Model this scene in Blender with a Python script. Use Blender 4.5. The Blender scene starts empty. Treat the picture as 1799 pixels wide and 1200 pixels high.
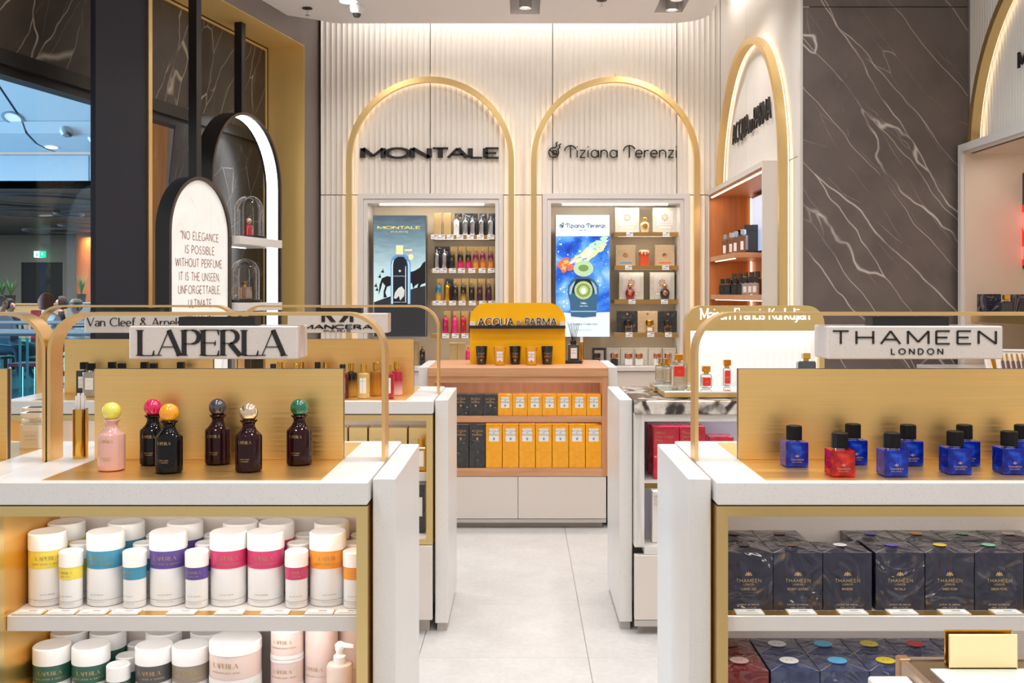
import bpy, bmesh, math, random
from mathutils import Vector, Matrix
from mathutils.geometry import tessellate_polygon
random.seed(7)
SC = bpy.context.scene
COL = SC.collection
# ------------------------------------------------------------------ camera, world, exposure, big lights
F, VX, VY, EYE = 1749.0, 918.0, 518.0, 1.40
cam = bpy.data.cameras.new('camera'); cam.sensor_width = 36; cam.lens = 36 * F / 1799
cam.shift_x = (899.5 - VX) / 1799; cam.shift_y = (VY - 600) / 1799
cam.clip_start = 0.02; cam.clip_end = 200
camo = bpy.data.objects.new('camera', cam); COL.objects.link(camo)
camo.location = (0, 0, EYE); camo.rotation_euler = (math.pi / 2, 0, 0)
SC.camera = camo
SC.view_settings.view_transform = 'Standard'; SC.view_settings.look = 'None'
SC.view_settings.gamma = 1.0; SC.view_settings.use_curve_mapping = False
SC.view_settings.exposure = 0.12
W = bpy.data.worlds.new('world'); SC.world = W; W.use_nodes = True
W.node_tree.nodes['Background'].inputs[0].default_value = (1.0, 0.975, 0.95, 1)
W.node_tree.nodes['Background'].inputs[1].default_value = 0.56
ZC = 3.45                                   # shop ceiling height
def area(name, loc, sx, sy, power, col=(1, .985, .97), rot=(0, 0, 0), spread=180, shape='RECTANGLE'):
    l = bpy.data.lights.new(name, 'AREA'); l.shape = shape; l.size = sx; l.size_y = sy
    l.energy = power; l.color = col; l.spread = math.radians(spread)
    o = bpy.data.objects.new(name, l); COL.objects.link(o); o.location = loc; o.rotation_euler = rot
    return o
# ceiling downlights (most of them above and behind the picture, like those whose rims are in view)
for lx in (-1.0, 0.05, 1.05):
    for ly in (0.4, 1.5, 2.7, 3.9, 5.1, 6.3):
        area('ceiling_downlight_lamp', (lx - (.25 if lx < 0 and ly < 4 else 0), ly, ZC - .012), .22, .22, 6.6, spread=125, shape='DISK')
area('ceiling_downlight_lamp', (2.0, 1.5, ZC - .012), .22, .22, 6.6, spread=125, shape='DISK')
area('ceiling_downlight_lamp', (2.0, 3.3, ZC - .012), .22, .22, 6.6, spread=125, shape='DISK')
# adjustable spots in the ceiling slots, turned to the back wall
for sp, tp, pw in (((1.06, 6.62, ZC - .005), (.78, 7.8, 2.2), 15), ((.02, 6.66, ZC - .005), (.35, 7.8, 2.3), 7), ((.02, 6.62, ZC - .006), (-.55, 7.8, 2.2), 15), ((-1.12, 6.7, ZC - .01), (-.95, 7.8, 2.2), 12)):
    l = bpy.data.lights.new('slot_spot_lamp', 'SPOT'); l.energy = pw; l.spot_size = math.radians(74); l.spot_blend = .7; l.shadow_soft_size = .02; l.color = (1, .965, .93)
    o = bpy.data.objects.new('slot_spot_lamp', l); COL.objects.link(o); o.location = sp; o.rotation_euler = (Vector(tp) - Vector(sp)).to_track_quat('-Z', 'Y').to_euler()
# added unseen bluish area light that brightens the airport hall beyond the glazing
area('hall_fill_light', (-13.8, 11.5, 2.6), 5, 7, 850, (.45, .76, 1), (0, math.radians(-90), 0), 75)

# ------------------------------------------------------------------ materials
def S(r, g, b):
    f = lambda c: (c / 255 / 12.92) if c / 255 <= .04045 else ((c / 255 + .055) / 1.055) ** 2.4
    return (f(r), f(g), f(b), 1)
MATS = {}
def newmat(name):
    m = bpy.data.materials.new(name); m.use_nodes = True
    nt = m.node_tree; b = nt.nodes['Principled BSDF']
    return m, nt, b
def N(nt, t, **kw):
    n = nt.nodes.new(t)
    for k, v in kw.items():
        if hasattr(n, k): setattr(n, k, v)
    return n
def mat(name, col, rough=.5, metal=0, coat=0, trans=0, emit=0, ecol=None, spec=.5, alpha=1, ior=1.5):
    if name in MATS: return MATS[name]
    m, nt, b = newmat(name)
    b.inputs['Base Color'].default_value = col; b.inputs['Roughness'].default_value = rough
    b.inputs['Metallic'].default_value = metal; b.inputs['Coat Weight'].default_value = coat
    b.inputs['Coat Roughness'].default_value = .04
    b.inputs['Transmission Weight'].default_value = trans; b.inputs['IOR'].default_value = ior
    b.inputs['Specular IOR Level'].default_value = spec
    if emit:
        b.inputs['Emission Color'].default_value = ecol or col; b.inputs['Emission Strength'].default_value = emit
    MATS[name] = m; return m
def texco(nt, scale=(1, 1, 1), rot=(0, 0, 0), kind='Object'):
    tc = N(nt, 'ShaderNodeTexCoord'); mp = N(nt, 'ShaderNodeMapping')
    mp.inputs['Scale'].default_value = scale; mp.inputs['Rotation'].default_value = rot
    nt.links.new(tc.outputs[kind], mp.inputs[0]); return mp.outputs[0]
def noise(nt, vec, scale, detail=3, dist=0, rough=.5):
    n = N(nt, 'ShaderNodeTexNoise'); n.inputs['Scale'].default_value = scale; n.inputs['Detail'].default_value = detail
    n.inputs['Distortion'].default_value = dist; n.inputs['Roughness'].default_value = rough
    nt.links.new(vec, n.inputs['Vector']); return n.outputs[0]
def ramp(nt, fac, stops, interp='LINEAR'):
    r = N(nt, 'ShaderNodeValToRGB'); e = r.color_ramp; e.interpolation = interp
    while len(e.elements) < len(stops): e.elements.new(.5)
    for el, (p, c) in zip(e.elements, stops): el.position = p; el.color = c
    nt.links.new(fac, r.inputs[0]); return r.outputs[0]
def bump(nt, b, h, strength=.2, dist=.01):
    n = N(nt, 'ShaderNodeBump'); n.inputs['Strength'].default_value = strength; n.inputs['Distance'].default_value = dist
    nt.links.new(h, n.inputs['Height']); nt.links.new(n.outputs[0], b.inputs['Normal'])
def mix(nt, fac, a, c, blend='MIX'):
    n = N(nt, 'ShaderNodeMix'); n.data_type = 'RGBA'; n.blend_type = blend
    for sock, v in ((n.inputs[0], fac), (n.inputs[6], a), (n.inputs[7], c)):
        if isinstance(v, (int, float, tuple)): sock.default_value = v
        else: nt.links.new(v, sock)
    return n.outputs[2]
def math_(nt, op, a, b=0.0):
    n = N(nt, 'ShaderNodeMath'); n.operation = op
    for sock, v in ((n.inputs[0], a), (n.inputs[1], b)):
        if isinstance(v, (int, float)): sock.default_value = v
        else: nt.links.new(v, sock)
    return n.outputs[0]
def m_quartz(name, base, speck, amt=.62):
    m, nt, b = newmat(name); v = texco(nt)
    n = noise(nt, v, 260, 2); c = ramp(nt, n, [(amt, base), (amt + .06, speck)])
    n2 = noise(nt, v, 6, 3); c2 = mix(nt, n2, c, tuple(x * .94 for x in base[:3]) + (1,))
    nt.links.new(c2, b.inputs['Base Color']); b.inputs['Roughness'].default_value = .32
    MATS[name] = m; return m
def m_brushed(name, col, rough=.33, axis=0, dark=.86, bstr=.03):
    m, nt, b = newmat(name); sc = [220, 220, 220]; sc[axis] = 4
    v = texco(nt, tuple(sc)); n = noise(nt, v, 1.0, 3)
    c = ramp(nt, n, [(.3, tuple(x * dark for x in col[:3]) + (1,)), (.7, col)])
    nt.links.new(c, b.inputs['Base Color']); b.inputs['Metallic'].default_value = 1
    r = ramp(nt, n, [(.3, (rough - .06,) * 3 + (1,)), (.7, (rough + .06,) * 3 + (1,))]); nt.links.new(r, b.inputs['Roughness'])
    bump(nt, b, n, bstr, .002); MATS[name] = m; return m
def m_marble(name, base, base2, vein, scale=1.0, rot=(0, 0, 0), rough=.4, kind='Object', thick=.0045):
    m, nt, b = newmat(name); v = texco(nt, (scale,) * 3, rot, kind)
    d = N(nt, 'ShaderNodeTexNoise'); d.inputs['Scale'].default_value = 2.2; d.inputs['Detail'].default_value = 3; nt.links.new(v, d.inputs['Vector'])
    vm = N(nt, 'ShaderNodeVectorMath'); vm.operation = 'MULTIPLY_ADD'; nt.links.new(d.outputs[1], vm.inputs[0])
    vm.inputs[1].default_value = (.10, .10, .10); nt.links.new(v, vm.inputs[2])
    def veins(sx, sy, sz, th, seed):
        mp = N(nt, 'ShaderNodeMapping'); mp.inputs['Scale'].default_value = (sx, sy, sz); mp.inputs['Location'].default_value = (seed, seed * .7, seed * .3)
        nt.links.new(vm.outputs[0], mp.inputs[0])
        w = N(nt, 'ShaderNodeTexVoronoi'); w.feature = 'DISTANCE_TO_EDGE'; w.inputs['Scale'].default_value = 1.0
        nt.links.new(mp.outputs[0], w.inputs['Vector'])
        return ramp(nt, w.outputs[0], [(0, (1, 1, 1, 1)), (th, (.55, .55, .55, 1)), (th * 2.2, (0, 0, 0, 1))])
    v1 = veins(4.4, 4.4, .26, thick, 1.7); v2 = veins(6.5, 6.5, .9, thick * .6, 4.1)
    br = noise(nt, v, 3.0, 4); brk = ramp(nt, br, [(.34, (.1, .1, .1, 1)), (.5, (1, 1, 1, 1))])
    brk2 = ramp(nt, noise(nt, v, 4.2, 4), [(.48, (0, 0, 0, 1)), (.62, (.6, .6, .6, 1))])
    a = mix(nt, 1.0, v1, brk, 'MULTIPLY'); c_ = mix(nt, 1.0, v2, brk2, 'MULTIPLY')
    tot = mix(nt, 1.0, a, c_, 'ADD')
    base_c = ramp(nt, noise(nt, v, 5, 6), [(.3, base), (.7, base2)])
    nt.links.new(mix(nt, tot, base_c, vein), b.inputs['Base Color']); b.inputs['Roughness'].default_value = rough
    MATS[name] = m; return m
def m_breccia(name):
    m, nt, b = newmat(name); v = texco(nt)
    d = N(nt, 'ShaderNodeTexNoise'); d.inputs['Scale'].default_value = 9; d.inputs['Detail'].default_value = 6; nt.links.new(v, d.inputs['Vector'])
    vm = N(nt, 'ShaderNodeVectorMath'); vm.operation = 'MULTIPLY_ADD'; nt.links.new(d.outputs[1], vm.inputs[0]); vm.inputs[1].default_value = (.09,) * 3; nt.links.new(v, vm.inputs[2])
    w = N(nt, 'ShaderNodeTexVoronoi'); w.feature = 'DISTANCE_TO_EDGE'; w.inputs['Scale'].default_value = 11; nt.links.new(vm.outputs[0], w.inputs['Vector'])
    w2 = N(nt, 'ShaderNodeTexVoronoi'); w2.inputs['Scale'].default_value = 7; nt.links.new(vm.outputs[0], w2.inputs['Vector'])
    stone = ramp(nt, noise(nt, v, 24, 5), [(.35, S(196, 186, 178)), (.7, S(240, 234, 226))])
    dk = ramp(nt, w2.outputs['Distance'], [(.0, (1, 1, 1, 1)), (.28, (1, 1, 1, 1)), (.36, (0, 0, 0, 1))])
    edge = ramp(nt, w.outputs[0], [(.0, (1, 1, 1, 1)), (.10, (.95, .95, .95, 1)), (.2, (0, 0, 0, 1))])
    msk = mix(nt, 1.0, edge, ramp(nt, noise(nt, v, 7, 3), [(.36, (.15, .15, .15, 1)), (.48, (1, 1, 1, 1))]), 'MULTIPLY')
    c = mix(nt, msk, stone, S(52, 42, 44)); nt.links.new(c, b.inputs['Base Color']); b.inputs['Roughness'].default_value = .15
    MATS[name] = m; return m
def m_wood(name, c1, c2, rough=.4, axis=0, scale=1.0, bstr=.05):
    m, nt, b = newmat(name); sc = [34 * scale] * 3; sc[axis] = 2.2 * scale
    v = texco(nt, tuple(sc)); n = noise(nt, v, 1.0, 6, .6)
    nt.links.new(ramp(nt, n, [(.3, c1), (.7, c2)]), b.inputs['Base Color']); b.inputs['Roughness'].default_value = rough
    bump(nt, b, n, bstr, .002); MATS[name] = m; return m
def m_grad(name, bottom, top, lo=.35, hi=.6, rough=.2, metal=0, coat=.5, trans=0):
    if name in MATS: return MATS[name]
    m, nt, b = newmat(name); tc = N(nt, 'ShaderNodeTexCoord'); sp = N(nt, 'ShaderNodeSeparateXYZ')
    nt.links.new(tc.outputs['Generated'], sp.inputs[0])
    nt.links.new(ramp(nt, sp.outputs[2], [(lo, bottom), (hi, top)]), b.inputs['Base Color'])
    b.inputs['Roughness'].default_value = rough; b.inputs['Metallic'].default_value = metal; b.inputs['Coat Weight'].default_value = coat
    b.inputs['Transmission Weight'].default_value = trans
    MATS[name] = m; return m
def m_film(name, c1, c2, bstr=.5, scale=14):      # carton wrapped in crinkled clear film
    if name in MATS: return MATS[name]
    m, nt, b = newmat(name); v = texco(nt)
    nt.links.new(ramp(nt, noise(nt, v, 40, 2), [(.35, c1), (.65, c2)]), b.inputs['Base Color'])
    b.inputs['Roughness'].default_value = .35; b.inputs['Coat Weight'].default_value = 1.0; b.inputs['Coat Roughness'].default_value = .10; b.inputs['Specular IOR Level'].default_value = .2
    n = N(nt, 'ShaderNodeBump'); n.inputs['Strength'].default_value = min(1.0, bstr * 1.3); n.inputs['Distance'].default_value = .05
    oi = N(nt, 'ShaderNodeObjectInfo'); ad = N(nt, 'ShaderNodeVectorMath'); ad.operation = 'ADD'
    nt.links.new(v, ad.inputs[0]); cm = N(nt, 'ShaderNodeCombineXYZ')
    k = math_(nt, 'MULTIPLY', oi.outputs['Random'], 40.0); nt.links.new(k, cm.inputs[0]); nt.links.new(k, cm.inputs[2]); nt.links.new(cm.outputs[0], ad.inputs[1])
    nt.links.new(noise(nt, ad.outputs[0], scale, 2, 1.2), n.inputs['Height']); nt.links.new(n.outputs[0], b.inputs['Coat Normal'])
    MATS[name] = m; return m
def m_thinglass(name, tint=(1, 1, 1, 1), gloss=.55, rough=.01):
    m = bpy.data.materials.new(name); m.use_nodes = True; nt = m.node_tree; nt.nodes.clear()
    o = N(nt, 'ShaderNodeOutputMaterial'); t = N(nt, 'ShaderNodeBsdfTransparent'); g = N(nt, 'ShaderNodeBsdfGlossy')
    t.inputs[0].default_value = tint; g.inputs['Roughness'].default_value = rough
    lw = N(nt, 'ShaderNodeLayerWeight'); lw.inputs[0].default_value = .35
    k = math_(nt, 'MULTIPLY', lw.outputs['Fresnel'], gloss); x = N(nt, 'ShaderNodeMixShader')
    nt.links.new(k, x.inputs[0]); nt.links.new(t.outputs[0], x.inputs[1]); nt.links.new(g.outputs[0], x.inputs[2]); nt.links.new(x.outputs[0], o.inputs[0])
    MATS[name] = m; return m
def m_emit(name, col, s):
    return mat(name, col, .6, emit=s, ecol=col)
QUARTZ = m_quartz('quartz', S(234, 230, 227), S(208, 200, 194))
QUARTZ_B = m_quartz('quartz_fascia', S(226, 216, 210), S(198, 186, 178), .62)
LACQ = mat('white_lacquer', S(226, 220, 216), .3, coat=.2)
LACQ2 = mat('warm_white_lacquer', S(224, 214, 206), .35)
BRASS = m_brushed('brass_sheet', S(250, 208, 136), .38, 0, .93, .02)
BRASS_V = m_brushed('brass_bar', S(236, 196, 132), .32, 2, .95, .005)
BRASS_EDGE = mat('brass_frame_metal', S(236, 208, 144), .3, 1)
BRASSW = mat('brass_wall_arch', S(236, 204, 142), .34, 1)
GOLDREV = mat('gold_portal', S(240, 204, 128), .5, .25)
POLGOLD = mat('polished_gold', S(226, 178, 84), .09, 1)
ROSEG = mat('rose_gold', S(226, 170, 130), .14, 1)
CHROME = mat('chrome', S(225, 225, 228), .12, 1)
FLUTE = m_quartz('fluted_plaster', S(240, 232, 222), S(214, 204, 192), .66)
CEIL = mat('ceiling_paint', S(244, 240, 240), .8)
GREY = mat('taupe_casing', S(128, 118, 114), .45)
BLACKM = mat('black_metal', S(30, 28, 28), .4)
NAVY = mat('dark_slate_panel', S(36, 40, 53), .55, spec=.3)
BRONZE = mat('bronze_edge', S(96, 82, 72), .4, .6)
MARB_L = m_marble('dark_marble_left', S(62, 54, 49), S(80, 70, 62), S(200, 186, 170), 1.0, (.5, .15, .4))
MARB_R = m_marble('dark_marble_column', S(104, 94, 91), S(120, 108, 103), S(224, 214, 206), 1.05, (0, math.radians(38), 0))
MARB_B = m_marble('black_marble', S(22, 22, 26), S(34, 34, 40), S(150, 150, 156), 1.2, (.3, .5, .2), .3)
BRECCIA = m_breccia('breccia_marble')
MARB_W = m_marble('white_backlit_marble', S(238, 236, 232), S(228, 226, 222), S(206, 204, 200), 1.4, (0, .5, 0), .5)
def _em(m, s):
    b = m.node_tree.nodes['Principled BSDF']; src = b.inputs['Base Color'].links[0].from_socket
    m.node_tree.links.new(src, b.inputs['Emission Color']); b.inputs['Emission Strength'].default_value = s
_em(MARB_W, .38)
OAK = m_wood('cherry_wood', S(198, 140, 98), S(218, 164, 122), .4, 0)
OAKV = m_wood('cherry_wood_upright', S(190, 130, 90), S(210, 154, 114), .4, 2)
ORWOOD = m_wood('orange_veneer', S(176, 104, 54), S(196, 122, 68), .45, 2)
LIMED = m_wood('limed_oak', S(206, 202, 196), S(232, 228, 222), .5, 2, 1.5, .2)
LIMEDH = m_wood('limed_oak_rail', S(206, 202, 196), S(232, 228, 222), .5, 0, 1.5, .2)
DARKEDGE = mat('dark_edge', S(58, 50, 48), .4)
INK = mat('black_lettering', S(34, 30, 30), .45)
GOLDINK = mat('gold_print', S(206, 172, 118), .3, .8)
GREYINK = mat('grey_print', S(150, 148, 148), .5)
WHITEINK = mat('white_print', S(245, 245, 245), .5)
PAPER = mat('white_paper', S(244, 242, 240), .6)
TAG = mat('price_label', S(246, 246, 248), .4, coat=.4)
BOTGL = m_thinglass('thin_bottle_glass', (.97, .97, .95, 1), .8)
LININGG = mat('brass_lining', S(244, 200, 120), .38, 1)
HOOP = mat('hoop_brass', S(238, 198, 136), .32, 1)
GLASSM = m_thinglass('dome_glass', (1, 1, 1, 1), .75)
PANE = m_thinglass('window_glass', (.95, .985, 1, 1), .04)
TEAL = m_thinglass('teal_balustrade_glass', (.52, .82, .88, 1), .25)
CLEAR = mat('clear_bottle_glass', (1, 1, 1, 1), .02, trans=1, ior=1.45)
LED = m_emit('led_white', (1, .97, .93, 1), 5)
LEDW = m_emit('led_warm', (1, .84, .62, 1), 2.2)
LEDS = m_emit('led_shelf', (1, .93, .82, 1), 3)
FLOORM = None

# ------------------------------------------------------------------ mesh builder
class M:
    def __init__(s): s.v = []; s.f = []; s.m = []
    def add(s, vs, fs, mi=0):
        o = len(s.v); s.v += [tuple(x) for x in vs]
        for f in fs: s.f.append([i + o for i in f]); s.m.append(mi)
        return s
    def box(s, x0, x1, y0, y1, z0, z1, mi=0):
        vs = [(x, y, z) for z in (z0, z1) for y in (y0, y1) for x in (x0, x1)]
        return s.add(vs, [(0, 2, 3, 1), (4, 5, 7, 6), (0, 1, 5, 4), (2, 6, 7, 3), (0, 4, 6, 2), (1, 3, 7, 5)], mi)
    def rbox(s, x0, x1, y0, y1, z0, z1, b=.003, mi=0):
        X = (x0, x1); Y = (y0, y1); Z = (z0, z1); idx = {}; vs = []
        for i in (0, 1):
            for j in (0, 1):
                for k in (0, 1):
                    sx, sy, sz = 1 - 2 * i, 1 - 2 * j, 1 - 2 * k
                    for ax in range(3):
                        p = [X[i] + sx * b, Y[j] + sy * b, Z[k] + sz * b]; p[ax] = (X[i], Y[j], Z[k])[ax]
                        idx[i, j, k, ax] = len(vs); vs.append(tuple(p))
        fs = []
        for ax in range(3):
            for e in (0, 1):
                q = [(0, 0), (1, 0), (1, 1), (0, 1)]; f = []
                for a_, b_ in q:
                    t = [a_, b_]; t.insert(ax, e); f.append(idx[t[0], t[1], t[2], ax])
                flip = (e == 0) ^ (ax == 1)
                fs.append(f[::-1] if flip else f)
        for ax in range(3):
            o1, o2 = [a for a in range(3) if a != ax]
            for e1 in (0, 1):
                for e2 in (0, 1):
                    def K(t, fa):
                        c = [0, 0, 0]; c[ax] = t; c[o1] = e1; c[o2] = e2; return idx[c[0], c[1], c[2], fa]
                    fs.append([K(0, o1), K(1, o1), K(1, o2), K(0, o2)])
        for i in (0, 1):
            for j in (0, 1):
                for k in (0, 1): fs.append([idx[i, j, k, 0], idx[i, j, k, 1], idx[i, j, k, 2]])
        return s.add(vs, fs, mi)
    def lathe(s, prof, seg=24, c=(0, 0, 0), mi=0, sx=1, sy=1):
        vs = []; fs = []; rings = []
        for r, z in prof:
            if r < 1e-6: rings.append([len(vs)]); vs.append((c[0], c[1], c[2] + z))
            else:
                rings.append(list(range(len(vs), len(vs) + seg)))
                for k in range(seg):
                    a = 2 * math.pi * k / seg; vs.append((c[0] + r * sx * math.cos(a), c[1] + r * sy * math.sin(a), c[2] + z))
        for A, B in zip(rings, rings[1:]):
            for k in range(seg):
                k2 = (k + 1) % seg
                if len(A) == 1 and len(B) == 1: continue
                if len(A) == 1: fs.append((A[0], B[k2], B[k]))
                elif len(B) == 1: fs.append((A[k], A[k2], B[0]))
                else: fs.append((A[k], A[k2], B[k2], B[k]))
        return s.add(vs, fs, mi)
    def ball(s, c, r, seg=24, rings=14, mi=0, sz=1):
        return s.lathe([(r * math.sin(math.pi * i / rings), -r * sz * math.cos(math.pi * i / rings)) for i in range(rings + 1)], seg, c, mi)
    def cyl(s, c, r, h, seg=24, mi=0, b=.001):
        return s.lathe([(0, 0), (r - b, 0), (r, b), (r, h - b), (r - b, h), (0, h)], seg, c, mi)
    def prism(s, poly, axis, a, b, mi=0):
        n = len(poly)
        def P(p, t):
            if axis == 'y': return (p[0], t, p[1])
            if axis == 'x': return (t, p[0], p[1])
            return (p[0], p[1], t)
        vs = [P(p, a) for p in poly] + [P(p, b) for p in poly]
        fs = [list(range(n))[::-1], list(range(n, 2 * n))] + [[i, (i + 1) % n, n + (i + 1) % n, n + i] for i in range(n)]
        return s.add(vs, fs, mi)
    def sweep(s, path, w, d, mi=0):           # flat bar along a path in xz; w across the path, d from y=-d/2..d/2
        vs = []; fs = []; n = len(path)
        for i, (x, z) in enumerate(path):
            a = path[max(i - 1, 0)]; b = path[min(i + 1, n - 1)]; t = Vector((b[0] - a[0], b[1] - a[1])).normalized(); nx, nz = -t.y, t.x
            for sg, yy in ((1, -d / 2), (1, d / 2), (-1, d / 2), (-1, -d / 2)): vs.append((x + nx * w / 2 * sg, yy, z + nz * w / 2 * sg))
        for i in range(n - 1):
            for k in range(4): fs.append((4 * i + k, 4 * i + (k + 1) % 4, 4 * i + 4 + (k + 1) % 4, 4 * i + 4 + k))
        fs += [(3, 2, 1, 0), tuple(4 * (n - 1) + k for k in range(4))]
        return s.add(vs, fs, mi)
    def tube(s, pts, r, seg=8, mi=0):
        pts = [Vector(p) for p in pts]; vs = []; fs = []
        for i, p in enumerate(pts):
            t = (pts[min(i + 1, len(pts) - 1)] - pts[max(i - 1, 0)]).normalized()
            u = t.orthogonal().normalized() if i == 0 else (u - t * u.dot(t)).normalized(); w = t.cross(u)
            for k in range(seg):
                a = 2 * math.pi * k / seg; vs.append(p + (u * math.cos(a) + w * math.sin(a)) * r)
        for i in range(len(pts) - 1):
            for k in range(seg): fs.append((i * seg + k, i * seg + (k + 1) % seg, (i + 1) * seg + (k + 1) % seg, (i + 1) * seg + k))
        fs += [tuple(range(seg))[::-1], tuple(range((len(pts) - 1) * seg, len(pts) * seg))]
        return s.add(vs, fs, mi)
    def disc(s, c, r, axis='y', seg=20, mi=0, sx=1, sz=1):
        P = lambda a: {'y': (c[0] + r * sx * math.cos(a), c[1], c[2] + r * sz * math.sin(a)), 'z': (c[0] + r * sx * math.cos(a), c[1] + r * sz * math.sin(a), c[2])}[axis]
        return s.add([P(2 * math.pi * k / seg) for k in range(seg)], [list(range(seg))], mi)
    def poly(s, pts, y=0, mi=0):
        return s.add([(p[0], y, p[1]) for p in pts], [list(range(len(pts)))], mi)
    def wrap(s, r):
        s.v = [((r - y) * math.sin(x / r), -(r - y) * math.cos(x / r), z) for x, y, z in s.v]; return s
    def shift(s, dx, dy, dz): s.v = [(x + dx, y + dy, z + dz) for x, y, z in s.v]; return s
    def rotz(s, a):
        c, n = math.cos(a), math.sin(a); s.v = [(x * c - y * n, x * n + y * c, z) for x, y, z in s.v]; return s
    def join(s, o, dm=0):
        k = len(s.v); s.v += o.v; s.f += [[i + k for i in f] for f in o.f]; s.m += [i + dm for i in o.m]; return s
    def mesh(s, name='mesh', flat=False):
        me = bpy.data.meshes.new(name); me.from_pydata(s.v, [], s.f)
        for i in range((max(s.m) if s.m else 0) + 1): me.materials.append(None)
        if any(s.m): me.polygons.foreach_set('material_index', s.m)
        if not flat:
            bm = bmesh.new(); bm.from_mesh(me); bmesh.ops.recalc_face_normals(bm, faces=bm.faces); bm.to_mesh(me); bm.free()
            me.polygons.foreach_set('use_smooth', [True] * len(me.polygons)); me.set_sharp_from_angle(angle=math.radians(32))
        me.update(); return me
def O(name, m, mats, parent=None, loc=None, rotz=None, kind=None, flat=False):
    me = m.mesh(name, flat) if isinstance(m, M) else m
    if not isinstance(mats, (list, tuple)): mats = [mats]
    o = bpy.data.objects.new(name, me); COL.objects.link(o)
    while len(me.materials) < len(mats): me.materials.append(None)
    for i, mt in enumerate(mats):
        o.material_slots[i].link = 'OBJECT'; o.material_slots[i].material = mt
    if parent is not None: o.parent = parent
    if loc is not None: o.location = loc
    if rotz is not None: o.rotation_euler = (0, 0, rotz)
    if kind: o['kind'] = kind
    return o
def tag(o, label, cat, group=None):
    o['label'] = label; o['category'] = cat
    if group: o['group'] = group
    return o
def thing(name, label, cat, loc=(0, 0, 0), rotz=0, group=None, kind=None):
    o = bpy.data.objects.new(name, None); COL.objects.link(o); o.location = loc; o.rotation_euler = (0, 0, rotz); o.empty_display_size = .05
    if kind: o['kind'] = kind
    return tag(o, label, cat, group)
def struct(name, m, mats, **k): return O(name, m, mats, kind='structure', **k)
PROTO = {}
def proto(key, fn):                              # list of (part name, mesh, default materials)
    if key not in PROTO: PROTO[key] = fn()
    return PROTO[key]
def put(key, fn, name, label, cat, loc, rotz=0, group=None, mats={}, skip=()):
    t = thing(name, label, cat, (loc[0], loc[1], loc[2] + .0008), rotz, group); made = {}
    for pn, me, mt, *par in proto(key, fn):
        if pn in skip: continue
        made[pn] = O(pn, me, mats.get(pn, mt), made[par[0]] if par else t)
    return t
ORD = ['first', 'second', 'third', 'fourth', 'fifth', 'sixth', 'seventh', 'eighth', 'ninth', 'tenth', 'eleventh', 'twelfth']
def at(px, py, Y): return Vector(((px - VX) * Y / F, Y, EYE - (py - VY) * Y / F))
WT = .964                                        # worktop height
def onwt(px, py, wt=WT):                         # a pixel on the worktop plane
    Y = (EYE - wt) * F / (py - VY); return Vector(((px - VX) * Y / F, Y, wt))

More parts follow.
